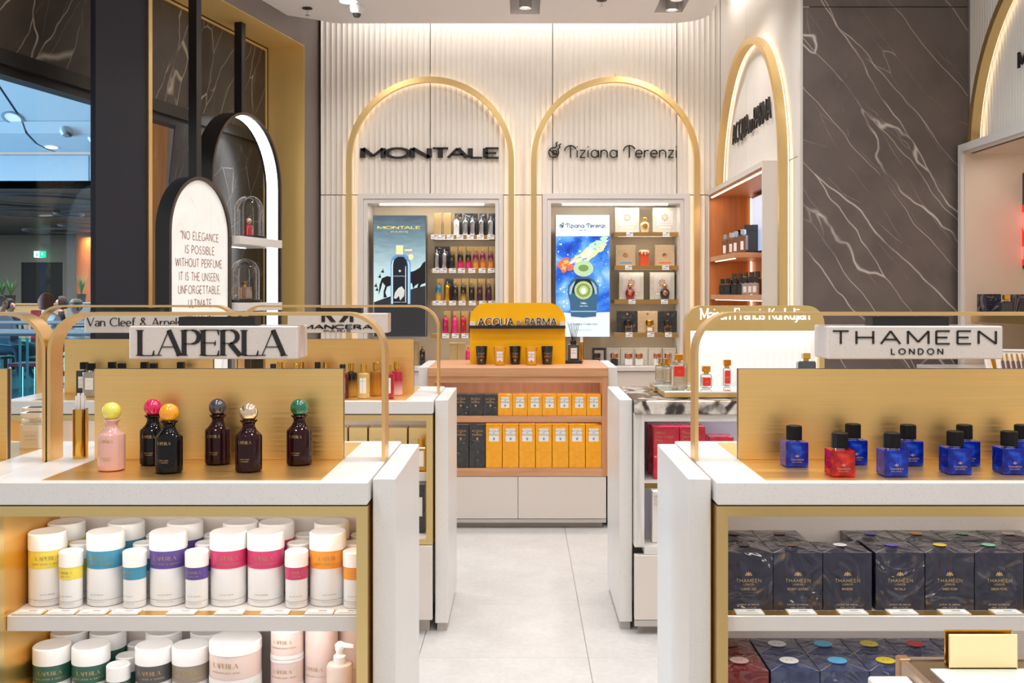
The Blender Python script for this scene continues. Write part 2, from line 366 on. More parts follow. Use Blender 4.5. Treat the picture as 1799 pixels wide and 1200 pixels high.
# ------------------------------------------------------------------ stroke lettering
def _g(w, *s): return (w, s)
GL = {
 'A': _g(.8, (0, 0, .4, 1), (.4, 1, .8, 0), (.16, .34, .64, .34)), 'B': _g(.58, (0, 0, 0, 1), (0, 1, .3, 1), (0, .52, .32, .52), (0, 0, .32, 0), (.3, .76, .24, .24, -90, 90), (.32, .26, .26, .26, -90, 90)),
 'C': _g(.82, (.48, .5, .48, .5, 48, 312)), 'D': _g(.74, (0, 0, 0, 1), (0, 1, .25, 1), (0, 0, .25, 0), (.25, .5, .48, .5, -90, 90)),
 'E': _g(.56, (0, 0, 0, 1), (0, 1, .56, 1), (0, .5, .46, .5), (0, 0, .56, 0)), 'F': _g(.54, (0, 0, 0, 1), (0, 1, .54, 1), (0, .5, .44, .5)),
 'G': _g(.86, (.48, .5, .48, .5, 48, 345), (.5, .42, .94, .42), (.94, .42, .94, .1)), 'H': _g(.7, (0, 0, 0, 1), (.7, 0, .7, 1), (0, .5, .7, .5)),
 'I': _g(0.04, (.02, 0, .02, 1)), 'J': _g(.4, (.36, 1, .36, .25), (.16, .25, .2, .25, 180, 360)), 'K': _g(.66, (0, 0, 0, 1), (.62, 1, 0, .42), (.2, .6, .66, 0)),
 'L': _g(.5, (0, 0, 0, 1), (0, 0, .5, 0)), 'M': _g(.86, (0, 0, 0, 1), (0, 1, .43, .15), (.43, .15, .86, 1), (.86, 1, .86, 0)), 'N': _g(.72, (0, 0, 0, 1), (0, 1, .72, 0), (.72, 0, .72, 1)),
 'O': _g(.96, (.48, .5, .48, .5, 0, 360)), 'P': _g(.54, (0, 0, 0, 1), (0, 1, .28, 1), (0, .46, .28, .46), (.28, .73, .27, .27, -90, 90)), 'Q': _g(.96, (.48, .5, .48, .5, 0, 360), (.55, .25, .95, -.08)),
 'R': _g(.62, (0, 0, 0, 1), (0, 1, .28, 1), (0, .48, .28, .48), (.28, .74, .26, .26, -90, 90), (.26, .48, .64, 0)), 'S': _g(.52, (.27, .755, .22, .245, 25, 270), (.26, .255, .25, .255, -155, 90)),
 'T': _g(.66, (.33, 0, .33, 1), (0, 1, .66, 1)), 'U': _g(.66, (0, 1, 0, .32), (.66, 1, .66, .32), (.33, .32, .33, .32, 180, 360)), 'V': _g(.76, (0, 1, .38, 0), (.38, 0, .76, 1)),
 'W': _g(1.1, (0, 1, .28, 0), (.28, 0, .55, .9), (.55, .9, .82, 0), (.82, 0, 1.1, 1)), 'X': _g(.68, (0, 1, .68, 0), (0, 0, .68, 1)), 'Y': _g(.68, (0, 1, .34, .48), (.68, 1, .34, .48), (.34, 0, .34, .48)), 'Z': _g(.62, (0, 1, .62, 1), (.62, 1, 0, 0), (0, 0, .62, 0)),
 'a': _g(.46, (.44, .42, .44, 0), (.22, .42, .22, .2, 0, 150), (.2, .16, .19, .155, 60, 330), (.3, .3, .44, .33)), 'c': _g(.46, (.26, .31, .26, .31, 50, 310)), 'd': _g(.52, (.25, .31, .25, .31, 40, 330), (.5, 0, .5, 1)),
 'e': _g(.5, (.26, .31, .26, .31, 0, 310), (.02, .32, .51, .32)), 'f': _g(.32, (.12, 0, .12, .8), (.3, .8, .18, .2, 60, 180), (0, .6, .28, .6)), 'i': _g(.06, (.03, 0, .03, .62), (.03, .86, .03, .94)), 'j': _g(.16, (.14, .62, .14, -.1), (-.02, -.1, .16, .16, 240, 360), (.14, .86, .14, .94)),
 'k': _g(.5, (0, 0, 0, 1), (.44, .6, .02, .26), (.16, .4, .5, 0)), 'l': _g(.06, (.03, 0, .03, 1)), 'n': _g(.48, (0, 0, 0, .62), (.24, .38, .24, .24, 0, 180), (.48, .38, .48, 0)), 'm': _g(.8, (0, 0, 0, .62), (.2, .42, .2, .2, 0, 180), (.4, .42, .4, 0), (.6, .42, .2, .2, 0, 180), (.8, .42, .8, 0)),
 'o': _g(.56, (.28, .31, .28, .31, 0, 360)), 'p': _g(.52, (0, -.28, 0, .62), (.27, .31, .25, .31, -140, 140)), 'r': _g(.3, (0, 0, 0, .62), (.22, .36, .22, .24, 60, 175)), 's': _g(.36, (.18, .465, .16, .155, 25, 270), (.18, .155, .17, .155, -155, 90)), 'u': _g(.48, (0, .62, 0, .22), (.24, .22, .24, .22, 180, 360), (.48, .62, .48, 0)),
 'z': _g(.42, (0, .6, .42, .6), (.42, .6, 0, 0), (0, 0, .42, 0)), 't': _g(.3, (.13, 0, .13, .9), (0, .6, .3, .6)), 'h': _g(.48, (0, 0, 0, 1), (.24, .38, .24, .24, 0, 180), (.48, .38, .48, 0)), 'y': _g(.5, (0, .62, .25, 0), (.5, .62, .15, -.28)), 'v': _g(.48, (0, .62, .24, 0), (.24, 0, .48, .62)), 'g': _g(.5, (.25, .33, .25, .29, 0, 360), (.5, .62, .5, -.05), (.25, -.05, .25, .22, 190, 360)),
 '&': _g(.72, (.3, .8, .17, .2, -20, 250), (.42, .7, .06, .22), (.25, .22, .22, .22, 130, 330), (.2, .72, .72, 0)), '.': _g(.06, (.03, 0, .03, .07)), ',': _g(.08, (.06, .08, .0, -.12)), '“': _g(.24, (.02, .78, .08, 1), (.16, .78, .22, 1)), '”': _g(.24, (.02, .78, .08, 1), (.16, .78, .22, 1)), ' ': _g(.3), '-': _g(.3, (0, .35, .3, .35)),
 '0': _g(.5, (.25, .5, .25, .5, 0, 360)), '1': _g(.2, (.12, 0, .12, 1), (0, .8, .12, 1)), '2': _g(.5, (.25, .74, .24, .26, -20, 170), (.48, .68, 0, 0), (0, 0, .5, 0)), '3': _g(.48, (.22, .75, .22, .24, -90, 150), (.22, .26, .25, .26, -150, 90)), '5': _g(.48, (.44, 1, .06, 1), (.06, 1, .04, .56), (.22, .3, .25, .3, -150, 120)),
 '6': _g(.48, (.24, .3, .24, .3, 0, 360), (.02, .35, .3, 1)), '8': _g(.48, (.24, .75, .2, .24, 0, 360), (.24, .26, .24, .26, 0, 360)), '9': _g(.48, (.24, .7, .24, .3, 0, 360), (.46, .65, .2, 0)), '4': _g(.5, (.36, 0, .36, 1), (.36, 1, 0, .3), (0, .3, .5, .3)), '7': _g(.46, (0, 1, .46, 1), (.46, 1, .14, 0)),
}
def glyph_strokes(ch):
    w, segs = GL.get(ch, GL[' ']); out = []
    for s in segs:
        if len(s) == 4: out.append([(s[0], s[1]), (s[2], s[3])])
        else:
            cx, cy, rx, ry, a0, a1 = s; n = max(3, int(abs(a1 - a0) / 24))
            out.append([(cx + rx * math.cos(math.radians(a0 + (a1 - a0) * i / n)), cy + ry * math.sin(math.radians(a0 + (a1 - a0) * i / n))) for i in range(n + 1)])
    return w, out
def text(txt, h, sx=1.0, wv=.1, wh=None, depth=0.0, track=.2, align='c', serif=0.0, width=None):
    """stroke letters in the xz plane facing -y; cap height h; optional serifs and thick/thin contrast"""
    wh = wv if wh is None else wh; m = M(); x = 0; polys = []
    prev = ''
    for ch in txt:
        w, strokes = glyph_strokes(ch)
        if prev + ch in ('TA', 'AV', 'VA', 'LT', 'PA'): x -= min(track, .16 * sx)
        prev = ch
        for st in strokes:
            pts = [((x + p[0] * sx), p[1]) for p in st]; L = []; R = []
            for i, p in enumerate(pts):
                a = pts[max(i - 1, 0)]; b = pts[min(i + 1, len(pts) - 1)]
                tx, tz = b[0] - a[0], b[1] - a[1]; ln = math.hypot(tx, tz) or 1; tx /= ln; tz /= ln
                if len(pts) == 2 and abs(tx) > .12 and abs(tz) > .25: th = wv if tx * tz < 0 else (wh if wh < wv else wv)
                else: th = wh + (wv - wh) * abs(tz)
                L.append((p[0] - tz * th / 2, p[1] + tx * th / 2)); R.append((p[0] + tz * th / 2, p[1] - tx * th / 2))
            for i in range(len(pts) - 1): polys.append([L[i], R[i], R[i + 1], L[i + 1]])
            if serif and len(pts) == 2:
                for p, q in ((pts[0], pts[1]), (pts[1], pts[0])):
                    if abs(p[0] - q[0]) < .75 * abs(p[1] - q[1]) and (abs(p[1]) < .01 or abs(p[1] - 1) < .01 or abs(p[1] - .62) < .01):
                        k = wh * .9; z0 = p[1] if p[1] < .3 else p[1] - k
                        if ch in 'AVM' and abs(p[1] - (0 if ch == 'V' else 1)) < .01 and ch != 'M': continue
                        polys.append([(p[0] - serif, z0), (p[0] + serif, z0), (p[0] + serif, z0 + k), (p[0] - serif, z0 + k)])
            if serif and len(pts) == 2 and ch in 'EFLT' and abs(pts[0][1] - pts[1][1]) < .01:
                for p, q in ((pts[0], pts[1]), (pts[1], pts[0])):
                    if p[0] == q[0] or (ch != 'T' and p[0] < q[0]): continue
                    d = .2 if p[1] < .3 else -.2
                    if abs(p[1] - .5) < .05: polys.append([(p[0] - .05, p[1] - .1), (p[0], p[1] - .1), (p[0], p[1] + .1), (p[0] - .05, p[1])]); continue
                    sg = 1 if p[0] > q[0] else -1
                    polys.append([(p[0] - .06 * sg, p[1]), (p[0] + .02 * sg, p[1]), (p[0] + .03 * sg, p[1] + d), (p[0], p[1] + d)])
        x += w * sx + track
    tot = x - track
    s = h
    if width: sxx = width / max(tot, .01)
    else: sxx = s
    off = {'c': tot / 2, 'l': 0, 'r': tot}[align]
    for pl in polys:
        pts = [((p[0] - off) * sxx, p[1] * s) for p in pl]
        area2 = sum(pts[i][0] * pts[(i + 1) % len(pts)][1] - pts[(i + 1) % len(pts)][0] * pts[i][1] for i in range(len(pts)))
        if area2 < 0: pts = pts[::-1]
        if depth: m.prism(pts, 'y', -depth, 0)
        else: m.poly(pts, 0)
    return m
# ================================================================== STRUCTURE
YB, XR, XR2, YM = 7.80, 1.55, 2.49, 5.55        # back wall, right wall, nearer right wall, marble return
PI = math.pi
# left wall frame: local x points into the shop, local y runs away from the camera along the wall
LW0 = Vector((-1.60, 7.85, 0)); LWA = -math.atan(.2298)
LN = Vector((math.cos(LWA), math.sin(LWA))); LD = Vector((-math.sin(LWA), math.cos(LWA)))
def LU(px, n=0.0, py=None):                      # pixel on the plane n metres in front of the left wall -> (u, z)
    r = Vector(((px - VX) / F, 1.0)); Y = (n + LW0.xy.dot(LN)) / r.dot(LN); P = r * Y
    u = (P - LW0.xy).dot(LD)
    return (u, EYE - (py - VY) * Y / F) if py is not None else u
def lwx(y): return LW0.x + .2298 * (y - LW0.y)
# floor with single tiles
def m_tile():
    m, nt, b = newmat('limestone_tile'); v = texco(nt); oi = N(nt, 'ShaderNodeObjectInfo')
    n = noise(nt, v, 5, 6, .4, .6); n2 = noise(nt, v, 40, 4)
    c = ramp(nt, n, [(.3, S(190, 189, 188)), (.7, S(205, 204, 203))]); c = mix(nt, .12, c, ramp(nt, n2, [(.4, S(184, 176, 168)), (.6, S(226, 222, 218))]))
    c = mix(nt, math_(nt, 'MULTIPLY', oi.outputs['Random'], .22), c, S(198, 190, 184))
    nt.links.new(c, b.inputs['Base Color']); b.inputs['Roughness'].default_value = .5; return m
TILE = m_tile()
fl = struct('floor', M().box(-4.5, 3.4, -1.5, 9, -.12, -.006), mat('grout', S(196, 186, 176), .8))
TS = .655
tile_me = M().rbox(0, TS - .0025, 0, TS - .0025, -.008, 0, .0012).mesh('tile')
for i in range(-2, 4):
    for j in range(-1, 5):
        O('floor_tile', tile_me, TILE, fl, (.2545 + (i - 1) * TS, 3.19 + j * TS, 0))
lo = M()
for i in range(-6, 6):
    for j in range(-7, 8):
        if -2 <= i < 4 and -1 <= j < 5: continue
        x, y = .2545 + (i - 1) * TS, 3.19 + j * TS
        if y + TS > 8.9 or y < -1.4: continue
        lo.box(x, x + TS - .0025, y, y + TS - .0025, -.008, 0)
O('floor_tiling', lo, TILE, fl, kind='stuff')
# fluted wall panels
def flute_panel(L, z0, z1, pitch=.042, dep=.011, th=.05, end_round=False):
    n = max(1, round(L / pitch)); p = L / n; pts = []
    for i in range(n):
        for k in range(6):
            s = k / 6; pts.append((i * p + s * p, dep * math.sin(PI * s) ** .8 if 0 < s < 1 else 0))
    pts.append((L, 0)); pts += [(L, th), (0, th)]
    return M().prism(pts, 'z', z0, z1)
wb = struct('wall_back', M().box(-1.75, 1.95, 8.32, 8.45, 0, 4.0), CEIL)
SEAMZ = 2.18
cabs = [(-1.285, -.151), (.155, 1.303)]
g = .006
for x0, x1 in ((-1.583, -.7225), (-.7225, .236), (.236, 1.2086), (1.2086, XR)):
    O('wall_panel', flute_panel(x1 - x0 - g, SEAMZ + g, 3.98), FLUTE, wb, (x0 + g / 2, YB, 0))
for x0, x1 in ((-1.583, cabs[0][0]), (cabs[0][1], cabs[1][0]), (cabs[1][1], XR)):
    O('wall_panel', flute_panel(x1 - x0 - g, 0, SEAMZ), FLUTE, wb, (x0 + g / 2, YB, 0))
O('wall_shadow_gap', M().box(-1.583, XR, YB + .045, YB + .06, SEAMZ - .02, 3.98).box(-1.583, cabs[0][0], YB + .045, YB + .06, 0, SEAMZ), mat('seam_dark', S(60, 52, 48), .8), wb)
# right wall: fluted, recess for the wood cabinet left open by building around it
wr = struct('wall_right', M().box(1.95, 2.05, YM + .3, 8.45, 0, 4.0), CEIL)
def side_panel(y0, y1, z0, z1, x):              # fluted panel facing -x
    o = O('wall_panel', flute_panel(y1 - y0 - g, z0, z1, .03, .006), FLUTE, wr if x < 2 else wr2, (x, y1 - g / 2, 0), -PI / 2); return o
RC0, RC1 = 5.97, 7.72                           # wood cabinet extent along the right wall
side_panel(6.9, YB, SEAMZ + g, 3.98, XR); side_panel(YM, 6.9, SEAMZ + g, 3.98, XR)
side_panel(RC1, YB, 0, SEAMZ, XR); side_panel(YM, RC0, 0, SEAMZ, XR)
# dark marble return facing the camera: two slabs with one joint
wm = struct('wall_marble_return', M().box(XR + .05, XR2 + .3, YM + .03, YM + .3, 0, 4.0), CEIL)
jz = EYE + (VY - 12) * YM / F
O('marble_slab', M().rbox(XR + .012, XR2 - .004, YM, YM + .03, 0, jz - .002, .002), MARB_R, wm)
O('marble_slab', M().rbox(XR + .012, XR2 - .004, YM, YM + .03, jz + .002, 4.0, .002), MARB_R, wm)
O('corner_bead', M().box(XR - .002, XR + .012, YM - .004, YM + .05, 0, 4.0), mat('bead_white', S(222, 216, 210), .4), wm)
# nearer right wall
wr2 = struct('wall_right_near', M().box(3.0, 3.1, -1.2, YM + .1, 0, 4.0), CEIL)
side_panel(4.4, YM - .01, 2.25, 3.98, XR2); side_panel(2.0, 4.4, 2.25, 3.98, XR2); side_panel(-1.2, 2.0, 0, 3.98, XR2)
# upper slab and dropped ceiling with rounded corners and two lamp slots
struct('ceiling_slab', M().box(-4.6, 3.2, -1.5, 8.5, 4.0, 4.12), CEIL)
def arc(cx, cy, r, a0, a1, n=10): return [(cx + r * math.cos(math.radians(a0 + (a1 - a0) * i / n)), cy + r * math.sin(math.radians(a0 + (a1 - a0) * i / n))) for i in range(n + 1)]
CE_Y, CE_X = 7.52, 1.37
outer = [(lwx(-1.3), -1.3), (2.45, -1.3), (2.45, 4.9)] + arc(2.25, 4.9, .2, 0, 90, 6) + arc(1.57, 5.3, .2, 270, 180, 6) + arc(CE_X - .28, CE_Y - .28, .28, 0, 90) + arc(lwx(CE_Y) + .3, CE_Y - .12, .12, 90, 150, 5) + [(lwx(7.3) - .0, 7.3)]
slots = [(-.09, .125, 6.55, 7.27), (.955, 1.158, 6.45, 7.23)]
holes = [[(a, c), (a, d), (b, d), (b, c)] for a, b, c, d in slots]
allp = outer + [p for h in holes for p in h]
tris = tessellate_polygon([[Vector((x, y, 0)) for x, y in outer]] + [[Vector((x, y, 0)) for x, y in h] for h in holes])
cm = M(); n = len(allp)
cm.v = [(x, y, ZC) for x, y in allp] + [(x, y, ZC + .22) for x, y in allp]
for t in tris: cm.f.append(list(t)); cm.f.append([i + n for i in t][::-1])
k0 = 0
for ring in [outer] + holes:
    L = len(ring)
    for i in range(L): a, b = k0 + i, k0 + (i + 1) % L; cm.f.append([a, b, b + n, a + n])
    k0 += L
cm.m = [0] * len(cm.f)
ce = struct('ceiling', cm, CEIL)
for a, b, c, d in slots: O('slot_lining', M().box(a, b, c, d, ZC + .14, ZC + .2), mat('slot_grey', S(168, 160, 154), .6), ce)
# cove light strips on the upper edge of the dropped ceiling
O('cove_light', M().box(-1.45, CE_X - .25, CE_Y - .03, CE_Y - .012, ZC + .225, ZC + .245), LED, ce)
O('cove_light', M().box(CE_X - .03, CE_X - .012, 5.7, CE_Y - .3, ZC + .225, ZC + .245), LED, ce)
area('cove_lamp', (-.05, CE_Y + .01, ZC + .2), 2.7, .06, 6, (1, .97, .93), (math.radians(50), 0, 0), 170)
area('cove_lamp', (CE_X + .02, 6.5, ZC + .2), .06, 1.7, 3, (1, .97, .93), (0, math.radians(-50), 0), 170)
# ---------------- left wall: gold lined portal, header, marble, glazing
def L_(name, m, mats, parent=None, kind=None):
    if parent is None: return O(name, m, mats, None, LW0, LWA, kind)
    return O(name, m, mats, parent)
wl = L_('wall_left', M().box(-.30, 0, -.27, .35, 0, 3.30), [GREY], kind='structure')
SOF = 3.30; TD = .30
O('wall_casing', M().box(-TD, 0, -9.2, .35, SOF, 4.0), GREY, wl)
O('gold_soffit', M().box(-TD, -.001, -9.2, -.27, SOF - .006, SOF - .001), GOLDREV, wl)
O('gold_reveal', M().box(-TD, -.001, -.276, -.271, 0, SOF - .006), GOLDREV, wl)
O('gold_shadow_trim', M().box(-TD - .02, -TD + .004, -.315, -.3, 0, SOF - .03).box(-TD - .02, -TD + .004, -9.2, -.3, SOF - .034, SOF - .02), GOLDREV, wl)
O('black_shadow_gap', M().box(-TD - .02, -TD - .002, -.30, -.27, 0, SOF - .005).box(-TD - .02, -TD - .002, -9.2, -.27, SOF - .02, SOF - .005), BLACKM, wl)
# marble frieze slabs over the opening
us = [-9.2, -6.2, -4.6, LU(168, -TD), LU(330, -TD), LU(412, -TD), -.315]
for a, b in zip(us, us[1:]): O('marble_slab', M().rbox(-TD - .05, -TD - .004, a + .001, b - .001, 2.622, SOF - .036, .002), MARB_L, wl)
O('header_beam', M().box(-TD - .12, -TD + .01, -9.2, -.3, 2.545, 2.62).box(-TD - .12, -TD - .02, -9.2, -.3, 2.50, 2.55), BLACKM, wl)
ub, ut = LU(264, -TD - .02), LU(308, -TD - .02)
O('marble_slab', M().prism([(ub, 0), (-.3, 0), (-.3, 2.5), (ut, 2.5), (LU(277, -TD - .02), 1.4)], 'x', -TD - .026, -TD - .02), MARB_B, wl)
# dark slate post with gold edge
u0, u1 = LU(168, 0), LU(258, 0)
po = L_('trim_1', M().box(-.03, .0, u0, u1, 0, SOF - .007), NAVY, kind='structure')
O('gold_edge', M().box(-.02, .012, u1, u1 + .035, 0, SOF - .008), BRASSW, po)
# glazing panes
w1 = L_('window_1', M().box(-TD - .075, -TD - .065, -9.0, LU(212, -TD - .07), .02, 2.5), PANE, kind='structure')
w2 = L_('window_2', M().box(-TD - .075, -TD - .065, LU(214, -TD - .07), LU(306, -TD), .02, 2.5), PANE, kind='structure')

# ---------------- arches on the walls
def arch_path(R, zs, n=36): return [(-R, 0), (-R, zs * .5), (-R, zs)] + [(R * math.cos(PI - PI * i / n), zs + R * math.sin(PI * i / n)) for i in range(1, n)] + [(R, zs), (R, zs * .5), (R, 0)]
def wall_arch(label, loc, rotz, Ro, ztop, w=.042, zbot=0, zfar=0):
    t = thing('gold_wall_arch', label, 'arch', loc, rotz, 'gold arches on the fluted walls')
    R = Ro - w / 2; zs = ztop - Ro; p = [(x, z) for x, z in arch_path(R, zs) if z >= (zbot if x > 0 else zfar)]
    if zfar: p.insert(0, (-R, zfar))
    if zbot: p.append((R, zbot))
    O('arch_band', M().sweep(p, w, .05), BRASSW, t)
    O('back_light', M().sweep(p, w * .45, .006), LEDW, t, (0, .0295, 0))
    O('top_pin', M().cyl((0, 0, ztop - .004), .004, .03, 8), BRASSW, t)
    return t
wall_arch('gold arch framing the wall cabinet of slender metal bottles', (-.7175, YB - .05, 0), 0, .652, 3.095)
wall_arch('gold arch framing the wall cabinet with the blue star poster', (.721, YB - .05, 0), 0, .655, 3.095)
wall_arch('tall gold arch around the orange wood cabinet on the side wall', (XR - .05, 6.66, 0), -PI / 2, .94, 3.095, zfar=2.21)
wall_arch('gold arch at the right edge beside the dark marble', (XR2 - .05, 4.47, 0), -PI / 2, .94, 3.095, zbot=2.23, zfar=2.23)
# wall lettering
def wall_sign(name, label, m, loc, rotz=0, mt=INK):
    o = O(name, m, mt, None, loc, rotz); return tag(o, label, 'lettering')
p0, p1 = at(637, 277, YB - .02), at(876, 261, YB - .02)
wall_sign('wall_lettering', 'wide black capital letters inside the arch above the metal bottles', text('MONTALE', .074, 1.55, .34, .21, .014, .22, 'c', 0, p1.x - p0.x), ((p0.x + p1.x) / 2, YB - .004, p0.z))
# round-shouldered thin letters with a smoke emblem
def tiziana(h, depth, wv=.095):
    m = M(); x = 0
    def st(pts, x):
        for i in range(len(pts) - 1):
            (ax, az), (bx, bz) = pts[i], pts[i + 1]; tx, tz = bx - ax, bz - az; l = math.hypot(tx, tz) or 1; nx, nz = -tz / l * wv / 2, tx / l * wv / 2
            q = [((x + ax + nx) * h, (az + nz) * h), ((x + ax - nx) * h, (az - nz) * h), ((x + bx - nx) * h, (bz - nz) * h), ((x + bx + nx) * h, (bz + nz) * h)]
            m.prism(q, 'y', -depth, 0) if depth else m.poly(q)
    A = lambda cx, cy, rx, ry, a0, a1, n=12: [(cx + rx * math.cos(math.radians(a0 + (a1 - a0) * i / n)), cy + ry * math.sin(math.radians(a0 + (a1 - a0) * i / n))) for i in range(n + 1)]
    st(A(.42, .42, .42, .42, 70, 400, 20), 0); st([(.1, .62), (.72, .2)], 0); st(A(.5, .42, .2, .16, 0, 360), 0)
    st([(.55, .85), (.7, 1.0), (.6, 1.15), (.74, 1.32)], 0); st([(.8, .7), (.95, .88), (.86, 1.02), (1.05, 1.16)], 0)
    x = 1.35
    big = [A(.5, .55, .5, .45, 180, 20), [(.5, 1.0), (.5, 0)]]
    for word in ('Tiziana', 'Terenzi'):
        for ch in word:
            if ch == 'T':
                for s in big: st(s, x)
                x += 1.02
            else:
                w, ss = glyph_strokes(ch)
                if ch == 'a': ss = [A(.3, .31, .28, .31, 0, 360), [(.58, .62), (.58, 0)]]; w = .6
                for s in ss: st([(p[0] * 1.1, p[1]) for p in s], x)
                x += w * 1.1 + .2
        x += .32
    return m, x * h
mt_, wd = tiziana(.1, .012)
k_ = (at(1189, 0, YB).x - at(964, 0, YB).x) / (wd - .05)
mt_.v = [(x * k_, y, z * k_) for x, y, z in mt_.v]
wall_sign('wall_lettering', 'thin rounded black lettering with a smoke emblem on the fluted wall', mt_, (at(964, 0, YB).x, YB - .004, at(0, 277, YB).z))
m_ = text('ACQUA', .135, 1.0, .1, .1, .012, .22, 'l'); wA = max(v[0] for v in m_.v)
d_ = text('DI', .08, 1.0, .13, .13, .012, .3, 'l').shift(wA + .07, 0, .0); wD = max(v[0] for v in d_.v)
m_.join(d_).join(text('PARMA', .135, 1.0, .1, .1, .012, .22, 'l').shift(wD + .07, 0, 0))
yA, yB_ = XR * F / (1290 - VX), XR * F / (1357 - VX)
kx = (yA - yB_) / max(v[0] for v in m_.v); m_.v = [(x * kx, y, z) for x, y, z in m_.v]
wall_sign('wall_lettering', 'slender black capitals on the side wall above the orange cabinet', m_, (XR - .004, yA, EYE + (VY - 254) * yA / F - .0), -PI / 2)
wall_sign('wall_lettering', 'single black serif capital beside the arch at the right edge', text('M', .075, 1.1, .16, .04, .01, .1, 'l', .12), (XR2 - .004, XR2 * F / (1793 - VX), 2.535), -PI / 2)

# ---------------- ceiling fittings
def downlight(label, x, y):
    t = thing('ceiling_spotlight', label, 'spotlight', (x, y, ZC + .0), 0, 'ceiling spotlights')
    O('housing', M().lathe([(.045, .14), (.045, 0), (.040, 0), (.036, .02), (.036, .03)], 24), mat('spot_grey', S(176, 170, 166), .5), t)
    O('lamp_disc', M().lathe([(0, .012), (.034, .012)], 24), LED, t)
    O('lamp_ring', M().lathe([(.040, -.001), (.046, -.001), (.046, .004)], 24), CHROME, t)
downlight('recessed ceiling spotlight in the slot above the yellow sign', .02, 7.12)
downlight('ceiling spotlight at the far end of the long slot', 1.078, 7.17)
downlight('ceiling spotlight second along the long slot', 1.072, 6.92)
area('spot_lamp', (.02, 7.1, ZC - .01), .07, .07, 3, spread=110, shape='DISK'); area('spot_lamp', (1.078, 7.1, ZC - .01), .07, .07, 3, spread=110, shape='DISK')
t = thing('round_downlight', 'round bright downlight in the ceiling next to the dome camera', 'downlight', (at(612, 2, 6.95).x, 6.95, ZC))
O('trim_ring', M().lathe([(.075, 0), (.085, -.004), (.062, -.004), (.060, .0)], 28), CEIL, t); O('lens', M().disc((0, 0, -.002), .061, 'z', 28), LED, t)
area('spot_lamp', (at(612, 2, 6.95).x, 6.95, ZC - .02), .12, .12, 3, spread=130, shape='DISK')
cy_ = 2.05 * F / (VY - 10); cxp = at(627, 0, cy_).x
t = thing('dome_camera', 'white dome security camera on the ceiling', 'camera', (cxp, cy_, ZC))
O('housing', M().lathe([(0, 0), (.055, 0), (.057, -.012), (.048, -.045), (.036, -.058), (.02, -.062)], 28), mat('camera_white', S(230, 230, 230), .35), t)
O('lens_dome', M().lathe([(.030, -.056), (.028, -.07), (.02, -.082), (0, -.088)], 24), mat('camera_lens', S(50, 46, 46), .08), t)
for px, py, lab in ((540, 14, 'ceiling sprinkler near the gold portal'), (1057, 0, 'ceiling sprinkler between the two lamp slots')):
    y = 2.05 * F / (VY - py); t = thing('ceiling_sprinkler', lab, 'sprinkler', (at(px, 0, y).x, y, ZC), 0, 'ceiling sprinklers')
    O('escutcheon', M().lathe([(0, -.001), (.036, -.001), (.036, -.006), (.014, -.010)], 24), mat('bronze_dark', S(70, 62, 58), .35, .8), t)
    O('deflector', M().cyl((0, 0, -.05), .006, .045, 10).cyl((0, 0, -.053), .017, .003, 14), CHROME, t)
